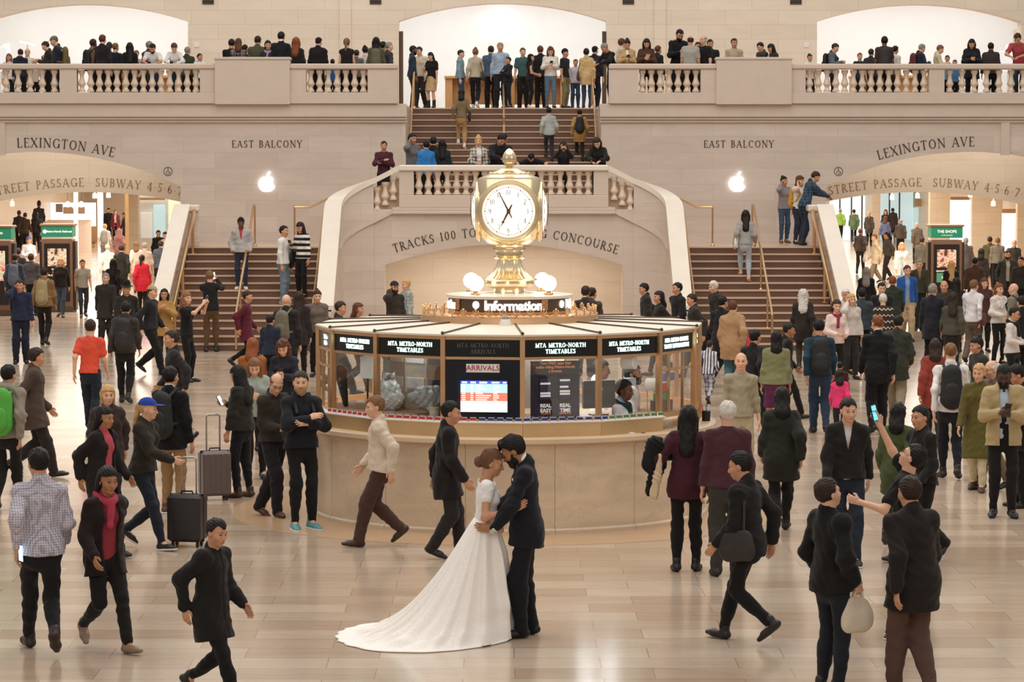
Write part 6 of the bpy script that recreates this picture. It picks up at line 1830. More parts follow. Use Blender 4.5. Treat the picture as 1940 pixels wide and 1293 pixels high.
rp_.color_ramp.elements[0].position = .0; rp_.color_ramp.elements[0].color = hexc('#faf5f0'); rp_.color_ramp.elements[1].position = .22; rp_.color_ramp.elements[1].color = hexc('#f2e9e1')
l_.new(rp_.outputs[0], b_.inputs['Base Color']); b_.inputs['Roughness'].default_value = .6; b_.inputs['Sheen Weight'].default_value = .2
bp_ = n_.new('ShaderNodeBump'); bp_.inputs['Strength'].default_value = .35; bp_.inputs['Distance'].default_value = .006; bp_.invert = True
l_.new(v_.outputs['Distance'], bp_.inputs['Height']); l_.new(bp_.outputs[0], b_.inputs['Normal'])
sk_ = mb.build('gown_skirt', ml, J['root'], 'all')
md = sk_.modifiers.new('thickness', 'SOLIDIFY'); md.thickness = .008; md.offset = -1
g_ = MB(); c_ = J['neck'] * S_
g_.tube([tuple(S_ * (J['neck'] + J['r'] * .068 * math.cos(a) + J['f'] * (.070 * math.sin(a) + .008) - J['u'] * (.005 + .03 * max(0, math.sin(a))))) for a in [2 * PI * k / 30 for k in range(30)]], .0022, 5, True)
g_.build('necklace', mat('#d8b070', .3, metal=1.0, name='gold chain'), J['root'], True)
# ---------------------------------------------------------------- the crowd
N_SEED = [0]
def P(x, y, mode, a, hd, ps, top, bot, hair, skin, label, **k):
    """mode F: feet at a pixel of the floor (a = height); H: head there (a = height, on the floor);
    T / L: head there on the terrace / upper landing at distance a; S: feet there on a step at distance a"""
    N_SEED[0] += 1
    h = k.pop('h', None); hk = {'lean': .945, 'leanf': .85, 'phone': .985, 'call': 1.0}.get(ps, 1.0)
    if mode == 'F': loc = on_z(x, y, 0); h = a
    elif mode == 'H': h = a; p = on_z(x, y, a * hk); loc = Vector((p.x, p.y, 0))
    elif mode in 'TL':
        z0 = ZB if mode == 'T' else ZC
        p = on_d(x, y, a); h = h or min(max((p.z - z0) / hk, 1.0), 1.95); loc = Vector((p.x, p.y, z0))
    elif mode == 'G': loc = on_z(x, y, a); h = h or 1.72
    elif mode == 'S':
        h = h or 1.72; best = None
        for i_ in range(400):
            if abs(x - 955) < 200: yy = 37.47 + 4.7 * i_ / 400; zs = ZC + (ZB - ZC) * math.ceil((yy - 37.45) / 4.85 * 16) / 16
            else: yy = 29.02 + 4.5 * i_ / 400; zs = ZL * math.ceil((yy - 29.0) / 4.6 * 14) / 14
            p = on_d(x, y, yy + 35); e_ = abs(p.z - zs)
            if best is None or e_ < best[0]: best = (e_, p, zs)
        loc = Vector((best[1].x, best[1].y, best[2]))
    elif mode == 'D': p = on_d(x, y, a); h = h or 1.72; loc = Vector((p.x, p.y, max(p.z - h * hk, 0)))
    t = top.split(); b = bot.split(); hr = hair.split()
    q = dict(seed=N_SEED[0], loc=tuple(loc), heading=hd, h=h, pose=ps, top=tuple(t), bottom=tuple(b), hair=(hr[0], hr[1] if len(hr) > 1 else 'k'), skin=skin[0], fem=len(skin) > 1, label=label)
    ex = {}
    for e_ in ('beard', 'cap', 'beanie', 'hat', 'scarf', 'glasses', 'bp', 'bag', 'tote', 'ph', 'band'):
        if e_ in k: ex[e_] = k.pop(e_)
    q['ex'] = ex; q.update(k)
    return person(q)
K_ = '171412'; NV = '1b2030'; GY = '55504c'; JN = '2f3d52'; DJ = '1f2733'; BR = '4a3426'; WH = 'ded8d2'; OL = '3a3a2c'; TN = 'a88a66'; CH = '2a2624'
# --- left terrace
P(17,101,'T',76,0,'stand','shirt d8c8c0','trousers '+K_,'long b','bf','woman in a pale top beside the slanting white display board at the far left')
P(38,92,'T',74,180,'stand','sweater 262b3a','trousers '+K_,'short n','a','dark-haired person in a navy hooded top, seen from behind, left terrace end',hood=1)
P(51,91,'T',76,0,'stand','shirt d9d4d0','trousers '+GY,'ring g','a','pink-faced older man facing the navy-topped person, left terrace')
P(66,112,'T',75,180,'stand','tee cdbfae','trousers '+K_,'bald','b','short person with a bald tan head just above the left terrace rail')
P(83,104,'T',76,90,'stand','shirt e0cfc8','trousers '+GY,'short o','a','person with a reddish face bending beside the thin lamp, left terrace')
P(92,78,'T',73.1,-90,'phone','jacket 2b2522','trousers '+K_,'short n','a','dark-haired man in a black jacket looking down to the left, left terrace')
P(108,68,'T',74.0,-90,'phone','jacket 262a38','trousers '+K_,'short b','a','tall man in a grey-green cap and navy jacket facing left, left terrace',cap='6c7466',bp=('6b5a34','olive and rust backpack on the capped man, left terrace'))
P(176,73,'T',73.8,135,'stand','jacket 8a6e50','trousers '+K_,'short n','d','person in a tan jacket with a black backpack, left terrace',bp=(K_,'black backpack on the tan-jacketed person, left terrace'))
P(194,65,'T',73.4,150,'stand','suit 262024','trousers '+K_,'short r','a','tall man in a dark suit with light brown hair, left terrace')
P(206,79,'T',75,180,'stand','jacket 3a3436','trousers '+K_,'short n','a','brown-haired head behind the tall dark-suited man, left terrace')
P(218,81,'T',74.2,160,'stand','sweater 232430','trousers '+K_,'short b','a','man in a dark navy top just right of the tall suited man, left terrace')
P(246,80,'T',73.3,180,'stand','sweater 191615','trousers '+K_,'long k','bf','woman with very long black hair and black top seen from behind, left terrace',hairlen=1.2)
P(258,92,'T',75,0,'stand','tee c9b8ae','trousers '+K_,'short b','a','child with a light face between the black-haired woman and white-shirted man',h=1.45)
P(283,77,'T',74.5,150,'stand','jacket 3d4048','trousers '+K_,'short g','a','grey-haired man in a dark jacket behind the white-shirted man with a black strap')
P(290,83,'T',72.9,0,'lean','tee ded9d6','jeans '+JN,'short k','b','man in a white t-shirt with a black strap leaning on the left terrace rail',beard='k',ph=('8fb0c0','phone in the hands of the leaning man in the white t-shirt'))
P(332,82,'T',72.9,0,'lean','shirt ded9d6','jeans '+JN,'pony r','af','woman in a white shirt leaning on the left terrace rail over her phone',ph=('8fb0c0','phone in the hands of the leaning woman in white'))
P(354,88,'T',74.2,170,'stand','jacket 36402f','trousers '+K_,'short g','a','person in a dark green jacket behind the leaning woman in white')
P(378,101,'T',73.4,40,'stand','tee dfe3e6','trousers '+K_,'short k','b','dark-haired child in a white top near the left terrace pedestal',bp=(K_,'black backpack on the child in white, left terrace'))
P(437,73,'T',74.2,170,'stand','sweater 1a1716','trousers '+K_,'short k','b','dark-haired man in black at the left end of the solid left pedestal')
P(451,72,'T',73.2,180,'stand','shirt 2a2624+8a827c plaid','trousers '+K_,'mid r','af','woman in a black plaid shirt seen from behind above the left pedestal')
P(463,84,'T',75,150,'stand','jacket 2a2726','trousers '+K_,'short k','b','dark head peeping out right of the plaid shirt, left pedestal')
P(475,91,'T',75,0,'stand','shirt c7b6aa','trousers '+K_,'bald','a','small bald pale person above the left pedestal')
P(488,67,'T',74.4,180,'stand','jacket 565340','trousers '+K_,'short n','a','man in an olive jacket above the middle of the left pedestal')
P(508,76,'T',74,0,'stand','jacket 2c292c','trousers '+K_,'mid k','af','woman with a lilac scarf facing the hall above the left pedestal',scarf='a596ae')
P(532,59,'T',73.2,180,'stand','suit 1b1c22','trousers '+K_,'short k','a','tall man in a black suit seen from behind, right end of the left pedestal')
P(560,71,'T',73.8,170,'stand','coat 2a2422','trousers '+K_,'curly 8a4a28','af','woman with long curly auburn hair and dark coat beside the black-suited man')
P(602,70,'T',73.0,170,'stand','jacket 1a1818','trousers '+K_,'short k','a','man in a black cap and black jacket seen from behind, left terrace',cap='1c1b1c')
P(630,104,'T',73.6,180,'stand','jacket 2f6eb4','trousers '+K_,'short n','a','child in a bright blue jacket between the capped man and the vested woman',h=1.18)
P(657,72,'T',72.95,180,'stand','vest 1f1b1b puff','trousers '+K_,'pony b','af','woman in a black quilted vest with brown hair, left terrace')
P(676,94,'T',74,160,'stand','jacket 6a645e','trousers '+K_,'short n','a','grey-jacketed person half hidden right of the quilted vest')
P(693,87,'T',74.3,170,'stand','shirt d8d0c8','trousers '+K_,'bun k','bf','dark-haired person in white left of the long-haired woman, left terrace')
P(712,70,'T',73,180,'stand','jacket 57533f','trousers '+K_,'long k','bf','woman with long black hair and olive jacket seen from behind, left terrace',bp=('5c5844','olive backpack on the long-haired woman, left terrace'))
P(724,78,'T',74.4,150,'stand','jacket 4c4a46','trousers '+K_,'short k','b','dark-haired man in a grey jacket right of the olive backpack')
P(736,79,'T',73.2,110,'stand','jacket 3e3d40','trousers '+K_,'short g','a','grey-haired pink-faced man at the right end of the left balustrade')
# --- top of the central stairs
P(781,86,'T',77.8,100,'stand','shirt 223142','trousers 2a2420','short k','d','bearded man in a navy top at the left of the stair head',beard='k')
P(797,87,'T',78.5,-20,'walk2','shirt cbbfa8','trousers 2c2826','short n','a','man in a pale shirt with a red hem at the left of the stair head')
P(818,98,'T',77.7,-30,'phone1','tee 191718','skirt b59a72','mid k','af','woman in a black top, tan skirt and black boots at the stair head',shoe='151313',boot=1,skirt=.40)
P(872,94,'T',77.8,80,'stand','jacket 7f95a2','jeans 34495c','short n','a','man in a dark cap and pale denim jacket facing right at the stair head',cap='2e3336')
P(900,90,'T',77.7,170,'walk2','sweater b3a792','slim 1a1c20','bun b','af','fair-haired woman in a beige top and black leggings at the stair head',bag=('2f3a30','dark green bag on the beige-topped woman at the stair head'),shoe='d8d4ce')
P(930,86,'T',79,180,'stand','jacket 46586e','trousers '+K_,'short n','a','person in a slate blue jacket behind the man in light blue, stair head')
P(948,80,'T',78.1,0,'stand','shirt 9db0c4','trousers 23262c','short g','b','tall man in a light blue shirt in front of the hanging white logo',bag=('2b2a2c','black shoulder bag on the man in light blue',-1),tote=('d9d6d0','white tote bag held by the man in light blue',0))
P(963,127,'T',77.3,-60,'cross','jacket 1d1d20','slim 1c2026','short k','b','boy in a black jacket leaning at the head of the middle handrail',h=1.36,sole='d8d4ce')
P(991,90,'T',78,0,'stand','tee 3c5a5c','trousers 1f1d1e','short r','a','man in a teal t-shirt at the stair head')
P(1005,102,'T',77.4,90,'hold','vest 1d1b1d','slim 171517','hijab k','bf','woman in a black headscarf and black vest at the stair head',inner='d8d4d0',open='wide',shoe='e0dcd6')
P(1025,86,'T',79,180,'stand','jacket 1c1a1c','trousers '+K_,'short r','a','brown-haired man in black behind the headscarfed woman')
P(1043,88,'T',77.7,0,'phone','sweater e2dad0','slim 5d7488','long r','af','woman in a cream sweater and blue jeans on her phone at the stair head',ph=('88aabb','phone in the hands of the woman in the cream sweater'),shoe='1a1818')
P(1070,92,'T',77.7,60,'stand','tee 1b2022','slim 7a7152','short k','b','man in a black t-shirt and khaki trousers at the stair head',beanie='1a1c1c',shoe='191817',short=0)
P(1090,112,'T',78.3,0,'stand','shirt c6c2cc','jeans 3a4a66','short n','b','shorter person in a pale patterned top between khaki trousers and tan coat')
P(1112,91,'T',77.6,170,'stand','coat c8ab7c','slim 33485c','short k','bf','woman in a tan coat with a brown bag at the right of the stair head',bag=('4a2e22','brown shoulder bag on the woman in the tan coat',-1))
P(1126,87,'T',78.1,150,'stand','jacket 20212a','trousers 1b1d24','short k','a','man in a black cap behind the tan coat at the stair head',cap='1b1c20')
# --- on the central stairs and upper landing
P(874,288,'S',74.0,180,'stair','sweater 7c6a50','slim a88a5e','mid k','bf','person in an olive-brown sweater and pink scarf climbing the central stairs',scarf='b86a7c',bag=('191617','big black shoulder bag on the pink-scarfed climber'),h=1.58,shoe='ddd6d0')
P(1040,309,'S',73.0,180,'stair','jacket a9aca8','slim 2a2e36','short k','c','man in a pale grey denim jacket climbing the central stairs',h=1.40)
P(1098,306,'S',73.3,180,'stair','coat a98550','slim 241f1c','short k','c','person in a tan coat climbing the right side of the central stairs',bp=('161416','black backpack on the tan-coated climber'),h=1.36)
P(727,267,'S',69.9,0,'cross','sweater 4a2430','trousers '+K_,'short k','b','man in a maroon sweater standing at the upper left corner of the curved parapet',h=1.62,loc=tuple(on_d(727,267,69.4)-Vector((0,0,1.62))))
P(781,252,'L',69.5,30,'call','sweater 6d6a6c','slim '+K_,'mid k','bf','woman in grey with her hand at her cheek, left end of the landing balustrade')
P(807,266,'L',69.0,200,'stand','jacket 2f78ba','slim '+K_,'short k','b','person in a bright blue jacket with their back to the landing balustrade')
P(822,258,'L',69.9,160,'stand','jacket 1c1b20','slim '+K_,'short k','b','black-haired person in a black jacket beside the bright blue jacket')
P(838,264,'L',69.4,180,'stand','jacket 1c2a2c','slim '+K_,'long k','bf','woman with long black hair in dark teal seen from behind, upper landing')
P(907,257,'L',68.95,10,'hold','shirt cfc8bc+3a3634 plaid','slim '+K_,'bun y','af','blonde woman in a plaid shirt holding a cup left of the clock finial',inner='d8d4d0',open='open',ph=('c9a99a','small cup in the hands of the plaid-shirted blonde',1,.1,'cup'))
P(942,254,'L',69.2,20,'lean','jacket 1c1c22','slim '+K_,'short k','b','dark-haired man in black leaning beside the clock finial')
P(953,252,'L',69.9,150,'stand','jacket 17171a','slim '+K_,'short k','c','second dark-haired man in black, right behind the one beside the clock finial')
P(1008,284,'L',68.95,0,'leanf','tee 1a1c20','slim '+K_,'short k','b','man in a black t-shirt bent low with both forearms on the landing rail',h=1.55)
P(1068,267,'L',68.95,0,'cam','sweater 1e1c1e','slim '+K_,'long k','bf','dark-haired woman in black holding a phone before her face, upper landing',ph=('b05048','red-backed phone held up by the dark-haired woman on the landing',1,.1))
P(1135,260,'L',68.95,-10,'lean','sweater 1b191a','slim '+K_,'long n','af','woman in a black sweater leaning on the right end of the landing rail',ph=('e8e6e2','white phone held by the woman leaning at the right end of the landing rail'))
# --- right terrace
P(1158,82,'T',73.3,-50,'lean','sweater 1c1a1c','trousers '+K_,'short g','b','grey-haired man in black leaning over the left end of the right terrace rail',ph=('d9c0a0','pale cup in the hands of the leaning grey-haired man',1,.1,'cup'))
P(1178,72,'T',74.6,120,'stand','shirt d0c8c4','trousers '+K_,'short r','a','brown-haired man behind the leaning grey-haired man, right terrace')
P(1188,75,'T',72.95,0,'phone','coat b89a6c','slim '+K_,'bun k','bf','woman with a black bun and tan coat on her phone, right terrace rail',inner='e6e2de',open='v',ph=('2a2a2e','phone in the hands of the tan-coated woman with a bun',1,.2))
P(1225,73,'T',72.95,0,'phone','jacket 4c3326','slim '+K_,'long k','bf','woman with long black hair and brown jacket at the right terrace rail',ph=('d8a08a','pinkish card in the hands of the brown-jacketed woman',1,.1,'card'))
P(1246,86,'T',73.6,120,'stand','jacket 2b2420','trousers '+K_,'short r','a','person in dark brown half turned away right of the brown-jacketed woman')
P(1284,53,'T',73.5,20,'phone','sweater 17171a','trousers '+K_,'short k','b','tall bearded man in black with glasses, right terrace',beard='k',glasses=1)
P(1307,67,'T',72.95,170,'stand','tee a8a29c','trousers '+K_,'ring n','b','balding broad man in a grey t-shirt seen from behind, right terrace',w=1.25)
P(1322,79,'T',74.6,0,'stand','jacket 211f22','trousers '+K_,'short k','b','dark head between the grey t-shirt and the bald man, right terrace')
P(1333,66,'T',73.2,-40,'stand','tee 1b1a1c','trousers '+K_,'ring g','a','balding man in a black shirt left of the right pedestal')
P(1346,74,'T',74.8,0,'stand','jacket 1e1d20','trousers '+K_,'short k','b','dark-haired person behind the balding man in black, right terrace')
P(1391,72,'T',74.4,0,'hold','shirt b5a68c','trousers '+K_,'short n','b','person in a khaki shirt above the left part of the right pedestal')
P(1444,80,'T',74.0,-60,'phone','shirt 4a4238+211f1c plaid','trousers '+K_,'short k','a','dark-haired man looking down left above the right pedestal')
P(1466,83,'T',73.6,-70,'phone','jacket 302c2a','slim '+K_,'long k','bf','black-haired woman looking down at the right end of the right pedestal')
P(1534,101,'T',73.6,30,'stand','tee e2e2e2','slim '+K_,'bun k','bf','girl with a dark bun and white top left of the brown door frame',h=1.3)
P(1578,82,'T',73.6,70,'phone','jacket 5f686e','trousers '+K_,'short n','a','man in a grey-blue jacket facing right, right terrace',bp=(K_,'black backpack on the grey-blue-jacketed man'))
P(1629,98,'T',74,20,'stand','tee 2b313c','trousers '+K_,'short o','a','red-haired child in a dark top, right terrace',h=1.35)
P(1651,92,'T',74.4,150,'stand','jacket 35302e','trousers '+K_,'short n','a','dark-jacketed person left of the big man with the backpack')
P(1675,68,'T',73,180,'stand','tee 3a302c','trousers '+K_,'short k','d','broad man in a dark t-shirt seen from behind, right terrace',w=1.2,bp=('2e2326','dark patterned backpack on the broad man, right terrace'))
P(1695,86,'T',73.8,120,'stand','tee d8cfc8','trousers '+K_,'short k','b','dark-haired person in a white t-shirt right of the broad man')
P(1742,83,'T',73.6,110,'phone','jacket 262d3e','trousers '+K_,'short g','a','grey-haired man in a navy jacket, right terrace',bp=('5a1a22','dark red and black backpack on the navy-jacketed man'))
P(1777,85,'T',73.6,90,'phone','coat cdbf9f','trousers '+K_,'short b','a','light-haired person in a beige coat facing right, right terrace',bag=('5f4a32','brown bag on the beige-coated person',-1))
P(1794,99,'T',74.4,0,'stand','tee 7f9cb0','trousers '+K_,'short k','b','dark-haired child right of the beige coat',h=1.3)
P(1809,106,'T',74.2,0,'stand','tee 4f7eb0','trousers '+K_,'short n','b','small child in a blue top, right terrace',h=1.18)
P(1841,74,'T',73,0,'phone','coat 191a22','slim '+K_,'long k','bf','woman in a black coat with long dark hair on her phone, right terrace',ph=('8fb0c0','phone in the hands of the black-coated woman on the right terrace'))
P(1878,80,'T',73,170,'stand','puffer 3a3230','trousers '+K_,'short k','b','man in a dark quilted jacket seen from behind, right terrace')
P(1931,66,'T',73,-20,'lean','tee a5444a','jeans '+JN,'short n','b','man in a red t-shirt at the right edge of the terrace',h=1.9)
# --- left passage
P(73,382,'D',124.5,180,'walk2','coat 221b18','trousers '+K_,'short k','d','man in a black hat and long coat climbing the far stairs, left passage',hat=K_)
P(68,401,'D',120.5,180,'walk2','jacket 2a2220','slim '+K_,'mid k','bf','dark-clad woman behind the hatted man, left passage')
P(36,398,'D',121.1,180,'walk2','jacket 2f2824','trousers '+K_,'short n','b','person in dark brown at the foot of the far stairs, left passage')
P(47,402,'D',120.3,160,'walk2','jacket 3a2c26','trousers '+K_,'short k','b','second dark figure at the far stairs, just left of the hatted man')
P(205,394,'H',1.70,0,'stand','coat 2b2220','trousers '+K_,'short n','a','dark-coated man right of the lit white column, left passage')
P(219,397,'H',1.70,0,'stand','coat 7a2c30','slim '+K_,'mid b','af','woman in a dark red coat over a pale top, left passage',inner='d8d0c8',open='open')
P(237,402,'H',1.70,-60,'walk2','jacket 23232c','slim '+K_,'mid k','cf','woman in a navy jacket against the tan door post, left passage')
P(198,423,'H',1.70,180,'walk2','shirt cfc9c0','trousers 8a8074','short y','a','fair-haired man in a pale shirt with a grey backpack, left passage',bp=('8d877c','light grey backpack on the fair-haired man, left passage'))
P(226,431,'H',1.70,180,'walk','coat b07a76','slim '+K_,'hijab b87f7c','bf','woman in a dusty pink headscarf and coat, left passage')
P(54,448,'H',1.70,10,'hold','shirt dfe2e6','trousers 3a3634','short n','a','man in a purple-blue cap and white shirt, left passage',cap='5a5494',w=1.15)
P(203,461,'H',1.66,180,'walk2','shirt e3ddd4','trousers '+GY,'ring w','a','white-haired person in a white shirt seen from behind, left passage')
P(230,460,'H',1.78,180,'walk','suit 262420','trousers 201d1b','short n','b','man in a dark suit walking away, left passage')
P(259,457,'H',1.64,180,'walk2','coat d5c8b8','slim 8a8074','mid b','af','woman in a cream coat walking away, left passage')
P(273,458,'H',1.74,180,'walk2','coat b0a090','trousers '+GY,'short g','a','man in a greige coat beside the cream coat, left passage')
P(300,436,'H',1.70,30,'stand','coat 26241f','trousers '+K_,'short k','a','dark-coated man close to the brown-haired woman by the passage pier')
P(313,439,'H',1.70,-30,'stand','sweater d9d2c8','slim '+K_,'mid r','af','brown-haired woman in white facing the dark-coated man by the pier')
P(305,456,'H',1.72,180,'stand','jacket 4a4e58','trousers '+K_,'short n','a','man in a blue-grey jacket close to the left outer parapet')
P(269,482,'H',1.62,180,'walk2','coat c8283a','slim 201d1c','pony k','bf','woman in a bright red coat with a black ponytail, left passage',w=1.12)
P(156,475,'F',1.58,15,'walk2','tee 9a948c','slim 2a3038','short n','b','boy in a grey t-shirt with red print walking towards the hall',loc=tuple(on_z(158,602,0)),ph=('1d1b1b','small dark camera carried by the boy in the grey t-shirt',1,.0,'camera'))
P(116,484,'F',1.62,0,'walk2','sweater 211c1a','slim 3a4654','long y','af','blonde woman in a dark top and jeans before the dark-poster kiosk',loc=tuple(on_z(116,602,0)))
P(84,493,'F',1.80,175,'walk2','jacket 8a6844','slim 1d1a19','short n','b','man in a tan jacket walking away, left passage',loc=tuple(on_z(84,655,0)),bp=('9c8a62','khaki backpack on the tan-jacketed man, left passage'))
P(31,497,'F',1.76,180,'walk2','jacket 3a4252','slim 20242c','short n','b','dark-haired man in a blue-grey jacket walking away at the far left',loc=tuple(on_z(28,606,0)),bp=('5b6474','slate backpack on the dark-haired man at the far left'))
P(12,467,'H',1.74,180,'stand','coat 1d1a19','trousers '+K_,'short k','b','dark-haired man in a black coat at the left picture edge, passage mouth')
P(60,480,'H',1.70,170,'stand','jacket 4a464a','trousers '+K_,'short n','b','person in a grey jacket behind the tan-jacketed man')
P(33,470,'H',1.70,180,'stand','jacket 24201f','slim '+K_,'short k','b','dark head between the black coat and the white-shirted capped man')
P(27,543,'F',1.76,10,'call','jacket 222840','trousers '+NV,'short n','b','man in a navy jacket with his hand on his face, far left',loc=tuple(on_z(40,690,0)))
P(215,487,'H',1.68,170,'walk','jacket 1c1817','slim 2a2625','long k','bf','long-haired woman in black walking away left of the dark suit')
P(200,515,'H',1.72,0,'walk2','coat 2e2826','trousers 26221f','short g','a','pale older man in a dark coat walking towards the hall, left side')
P(240,534,'H',1.74,10,'walk2','jacket 2b2624','trousers '+K_,'short k','b','man in a black brimmed hat, left of the tan-capped man',hat='171514')
P(285,537,'H',1.80,80,'walk','jacket 232225','trousers '+K_,'short n','a','man in a tan cap and dark jacket walking right',cap='a89070')
P(311,547,'H',1.60,0,'cam','coat a98048','slim 3a3028','long k','bf','woman with glasses and a mustard coat, both hands raised to her chin',glasses=1,o=dict(hands=[(-.06,.26,1.30),(.06,.26,1.33)]))
P(353,553,'H',1.72,70,'cam','tee 171517','slim 151314','curly 8a5a38','af','curly-haired woman in black taking a flash photo on the left',ph=('ffffff','phone with its white flash firing, held by the curly-haired woman',1,5.0),o=dict(yaw=20))
P(400,667,'F',1.80,178,'cam','sweater 1d1b1e','slim 5a4028','short b','a','man in a black sweater and brown trousers photographing the left stairs',ph=('cfe0ea','phone held up by the man in the black sweater at the left stairs',1,1.2))
P(458,548,'S',67.2,0,'pocket','jacket b0aaa6','slim 2a3244','short k','d','person in a black beanie and pale grey hoodie on the left stairs',beanie='16151a',inner='b03a48',open='v',h=1.66,shoe='ddd6d0',hood=1)
P(537,577,'S',66.4,70,'stand','sweater e0dcd6','jeans 6b7a8c','short k','b','man in a white sweater and blue jeans on the left stairs',shoe='e6e2dc',h=1.80,bag=('1c1918','black bag hanging at the side of the man in the white sweater',-1))
P(573,568,'S',66.6,-40,'phone1','sweater e6e0d8+191718 stripe','slim 171517','long k','bf','woman in a black and white striped sweater on the left stairs',h=1.74,ph=('2a2a2e','phone in the hand of the woman in the striped sweater',1,.2),bag=('191718','black bag hanging behind the striped sweater'))
P(237,765,'F',1.80,178,'walk2','jacket 38302c','slim 191719','short k','b','man in a brown-black jacket walking away in the middle left',bp=('221e1e','black backpack on the man walking away in the middle left'))
P(543,557,'H',1.80,160,'stand','coat 2a2626','trousers '+K_,'bald','a','bald man with a dark coat left of the booth',bp=('6b6450','olive rucksack on the bald man left of the booth'))
P(565,552,'H',1.70,175,'stand','coat 2b2524','slim '+K_,'long n','af','brown-haired woman just right of the bald man with the rucksack')
P(513,596,'H',1.46,160,'stand','jacket 23283a','slim '+K_,'short k','b','dark-haired boy in navy left of the bald man')
P(602,549,'H',1.70,0,'stand','sweater 6e6056','slim '+K_,'bun n','af','woman in a brown-grey top facing the camera by the curved parapet',bag=('1b1918','black bag slung across the woman in the brown-grey top'))
P(465,545,'H',1.66,90,'walk','coat 5a1f2c','slim '+K_,'short n','b','person in a maroon coat passing the foot of the left stairs')
P(640,565,'H',1.74,90,'walk','jacket 2a2523','trousers '+K_,'short n','b','dark figure passing behind the booth on the left, before the curved wall')
P(675,570,'H',1.66,90,'walk','jacket 5a4038','trousers '+K_,'mid r','bf','brown-clad figure passing behind the booth, right of the dark one')
P(745,532,'H',1.76,30,'call','jacket 35302a','trousers '+K_,'short n','b','bearded man in a dark cap before the left foot of the low arch',cap='23222e',beard='n')
P(770,529,'H',1.66,-60,'stand','coat aeb0aa+7d8884 plaid','slim '+K_,'short y','af','light-haired woman in a pale patterned coat facing the capped man',bag=('4aa0b4','turquoise bag on the woman in the pale patterned coat'))
P(1108,541,'H',1.78,178,'stand','suit 3a3230','trousers '+K_,'short n','b','dark-suited man seen from behind in the low arch right of the clock')
P(1120,543,'H',1.74,150,'walk2','jacket 4a4038','trousers '+K_,'short n','b','second dark head right beside the dark-suited man in the low arch')
P(1225,531,'H',1.72,-80,'walk','coat 2b2522','trousers '+K_,'short k','b','dark figure walking left before the right curved wall')
P(1252,548,'H',1.70,-80,'walk','jacket 26211f','slim '+K_,'mid k','bf','second dark figure before the right curved wall, slightly lower',ph=('cfe8f8','glowing phone carried before the right curved wall',1,1.5))
P(1285,531,'H',1.76,-60,'walk','coat 1f1b1a','trousers '+K_,'short k','b','tall dark figure at the foot of the right curved parapet')
P(1316,552,'H',1.68,-80,'walk','jacket 332c28','trousers '+K_,'short n','b','brownish dark figure right of the curved parapet foot')
P(1357,527,'H',1.76,-70,'walk','coat 2a2421','trousers '+K_,'short w','a','white-haired person in a dark coat at the foot of the right stairs')
P(1368,556,'H',1.74,150,'walk','coat 1e1b1a','trousers '+K_,'short k','b','black-coated figure below the white-haired person, right stairs')
P(1388,563,'H',1.74,170,'walk','coat a88462','jeans 3a5a66','short r','a','person in a tan coat carrying a red bag right of the booth roof',bag=('c8323a','bright red bag on the tan-coated person'),w=1.2)
P(1342,642,'H',1.15,160,'walk','shirt d8d4da+39425e vert','slim c8c4cc+39425e vert','short n','b','child in striped clothes right of the booth windows')
P(1428,618,'H',1.68,150,'walk','jacket 211e22','slim 24303a','short k','b','dark head and dark coat behind the older man in beige')
P(1411,533,'S',67.4,178,'stair','sweater 9a9894','slim a9b0b8','long k','bf','woman with long dark hair in pale jeans climbing the right stairs',h=1.68,bag=('d9d6d4','white tote bag with a blue print on the woman climbing the right stairs',-1),shoe='c8a08c')
P(1485,461,'G',ZL,20,'call','sweater 8a8284','slim 3b5068','bun k','bf','woman in a grey top with her hand to her hair, right landing',h=1.64,shoe='6a5040')
P(1512,463,'G',ZL,40,'call','tee d9d4cc','slim 2a3240','curly r','af','curly-haired woman on the phone at the right landing',bp=('c8923a','mustard backpack on the curly-haired woman, right landing'),h=1.66)
P(1528,465,'G',ZL,-130,'lean','shirt 243244+3e5468 plaid','jeans 27303e','short n','b','man in a dark blue plaid shirt leaning over the right outer parapet',h=1.85,o=dict(lean=18),heading=110)
# --- right passage
P(1592,395,'H',1.70,180,'walk2','jacket 8cb04a','slim 24221f','short g','a','person in a lime green jacket, right passage')
P(1618,396,'H',1.70,180,'walk2','coat 5d7152','slim 1f1d1c','short k','b','person in a green parka with a pale fur hood, right passage',scarf='cbb48c',boot=1)
P(1647,400,'H',1.70,170,'walk2','coat 4a4038','slim '+K_,'pony y','af','blonde woman in a brown-grey coat by the first passage pier')
P(1678,397,'H',1.70,0,'stand','jacket 332b28','slim '+K_,'long n','af','brown-haired woman facing out beside a dark-coated man, right passage')
P(1692,394,'H',1.70,180,'stand','coat 4a3f38','trousers '+K_,'short n','b','dark-coated man beside the brown-haired woman, right passage')
P(1677,409,'H',1.70,150,'walk2','jacket 5f6684','slim '+K_,'mid r','af','woman in a blue-violet jacket, right passage')
P(1706,414,'H',1.70,175,'walk2','jacket 4b4038','trousers '+K_,'ring g','a','balding man in a dark brown jacket walking away, right passage')
P(1738,420,'H',1.70,180,'walk2','coat 6a5c52','trousers '+K_,'bald','a','bald man in a long taupe coat, right passage')
P(1747,449,'H',1.70,150,'stand','jacket 5e584c','trousers '+K_,'short n','b','person in an olive-grey jacket left of the green-topped market kiosk')
P(1630,432,'H',1.70,160,'walk2','jacket 5a4c44','slim 3a3430','short o','a','person in a brown jacket carrying a white bag, right passage',tote=('e2dcd4','white bag carried by the brown-jacketed person, right passage',1))
P(1660,442,'H',1.70,-90,'walk2','coat c9b79a','trousers 8a7a62','short b','a','beige-coated person walking left, right passage')
P(1682,439,'H',1.70,-80,'walk2','jacket 544c44','trousers 3a3430','short n','b','dark-jacketed person walking left beside the beige coat, right passage')
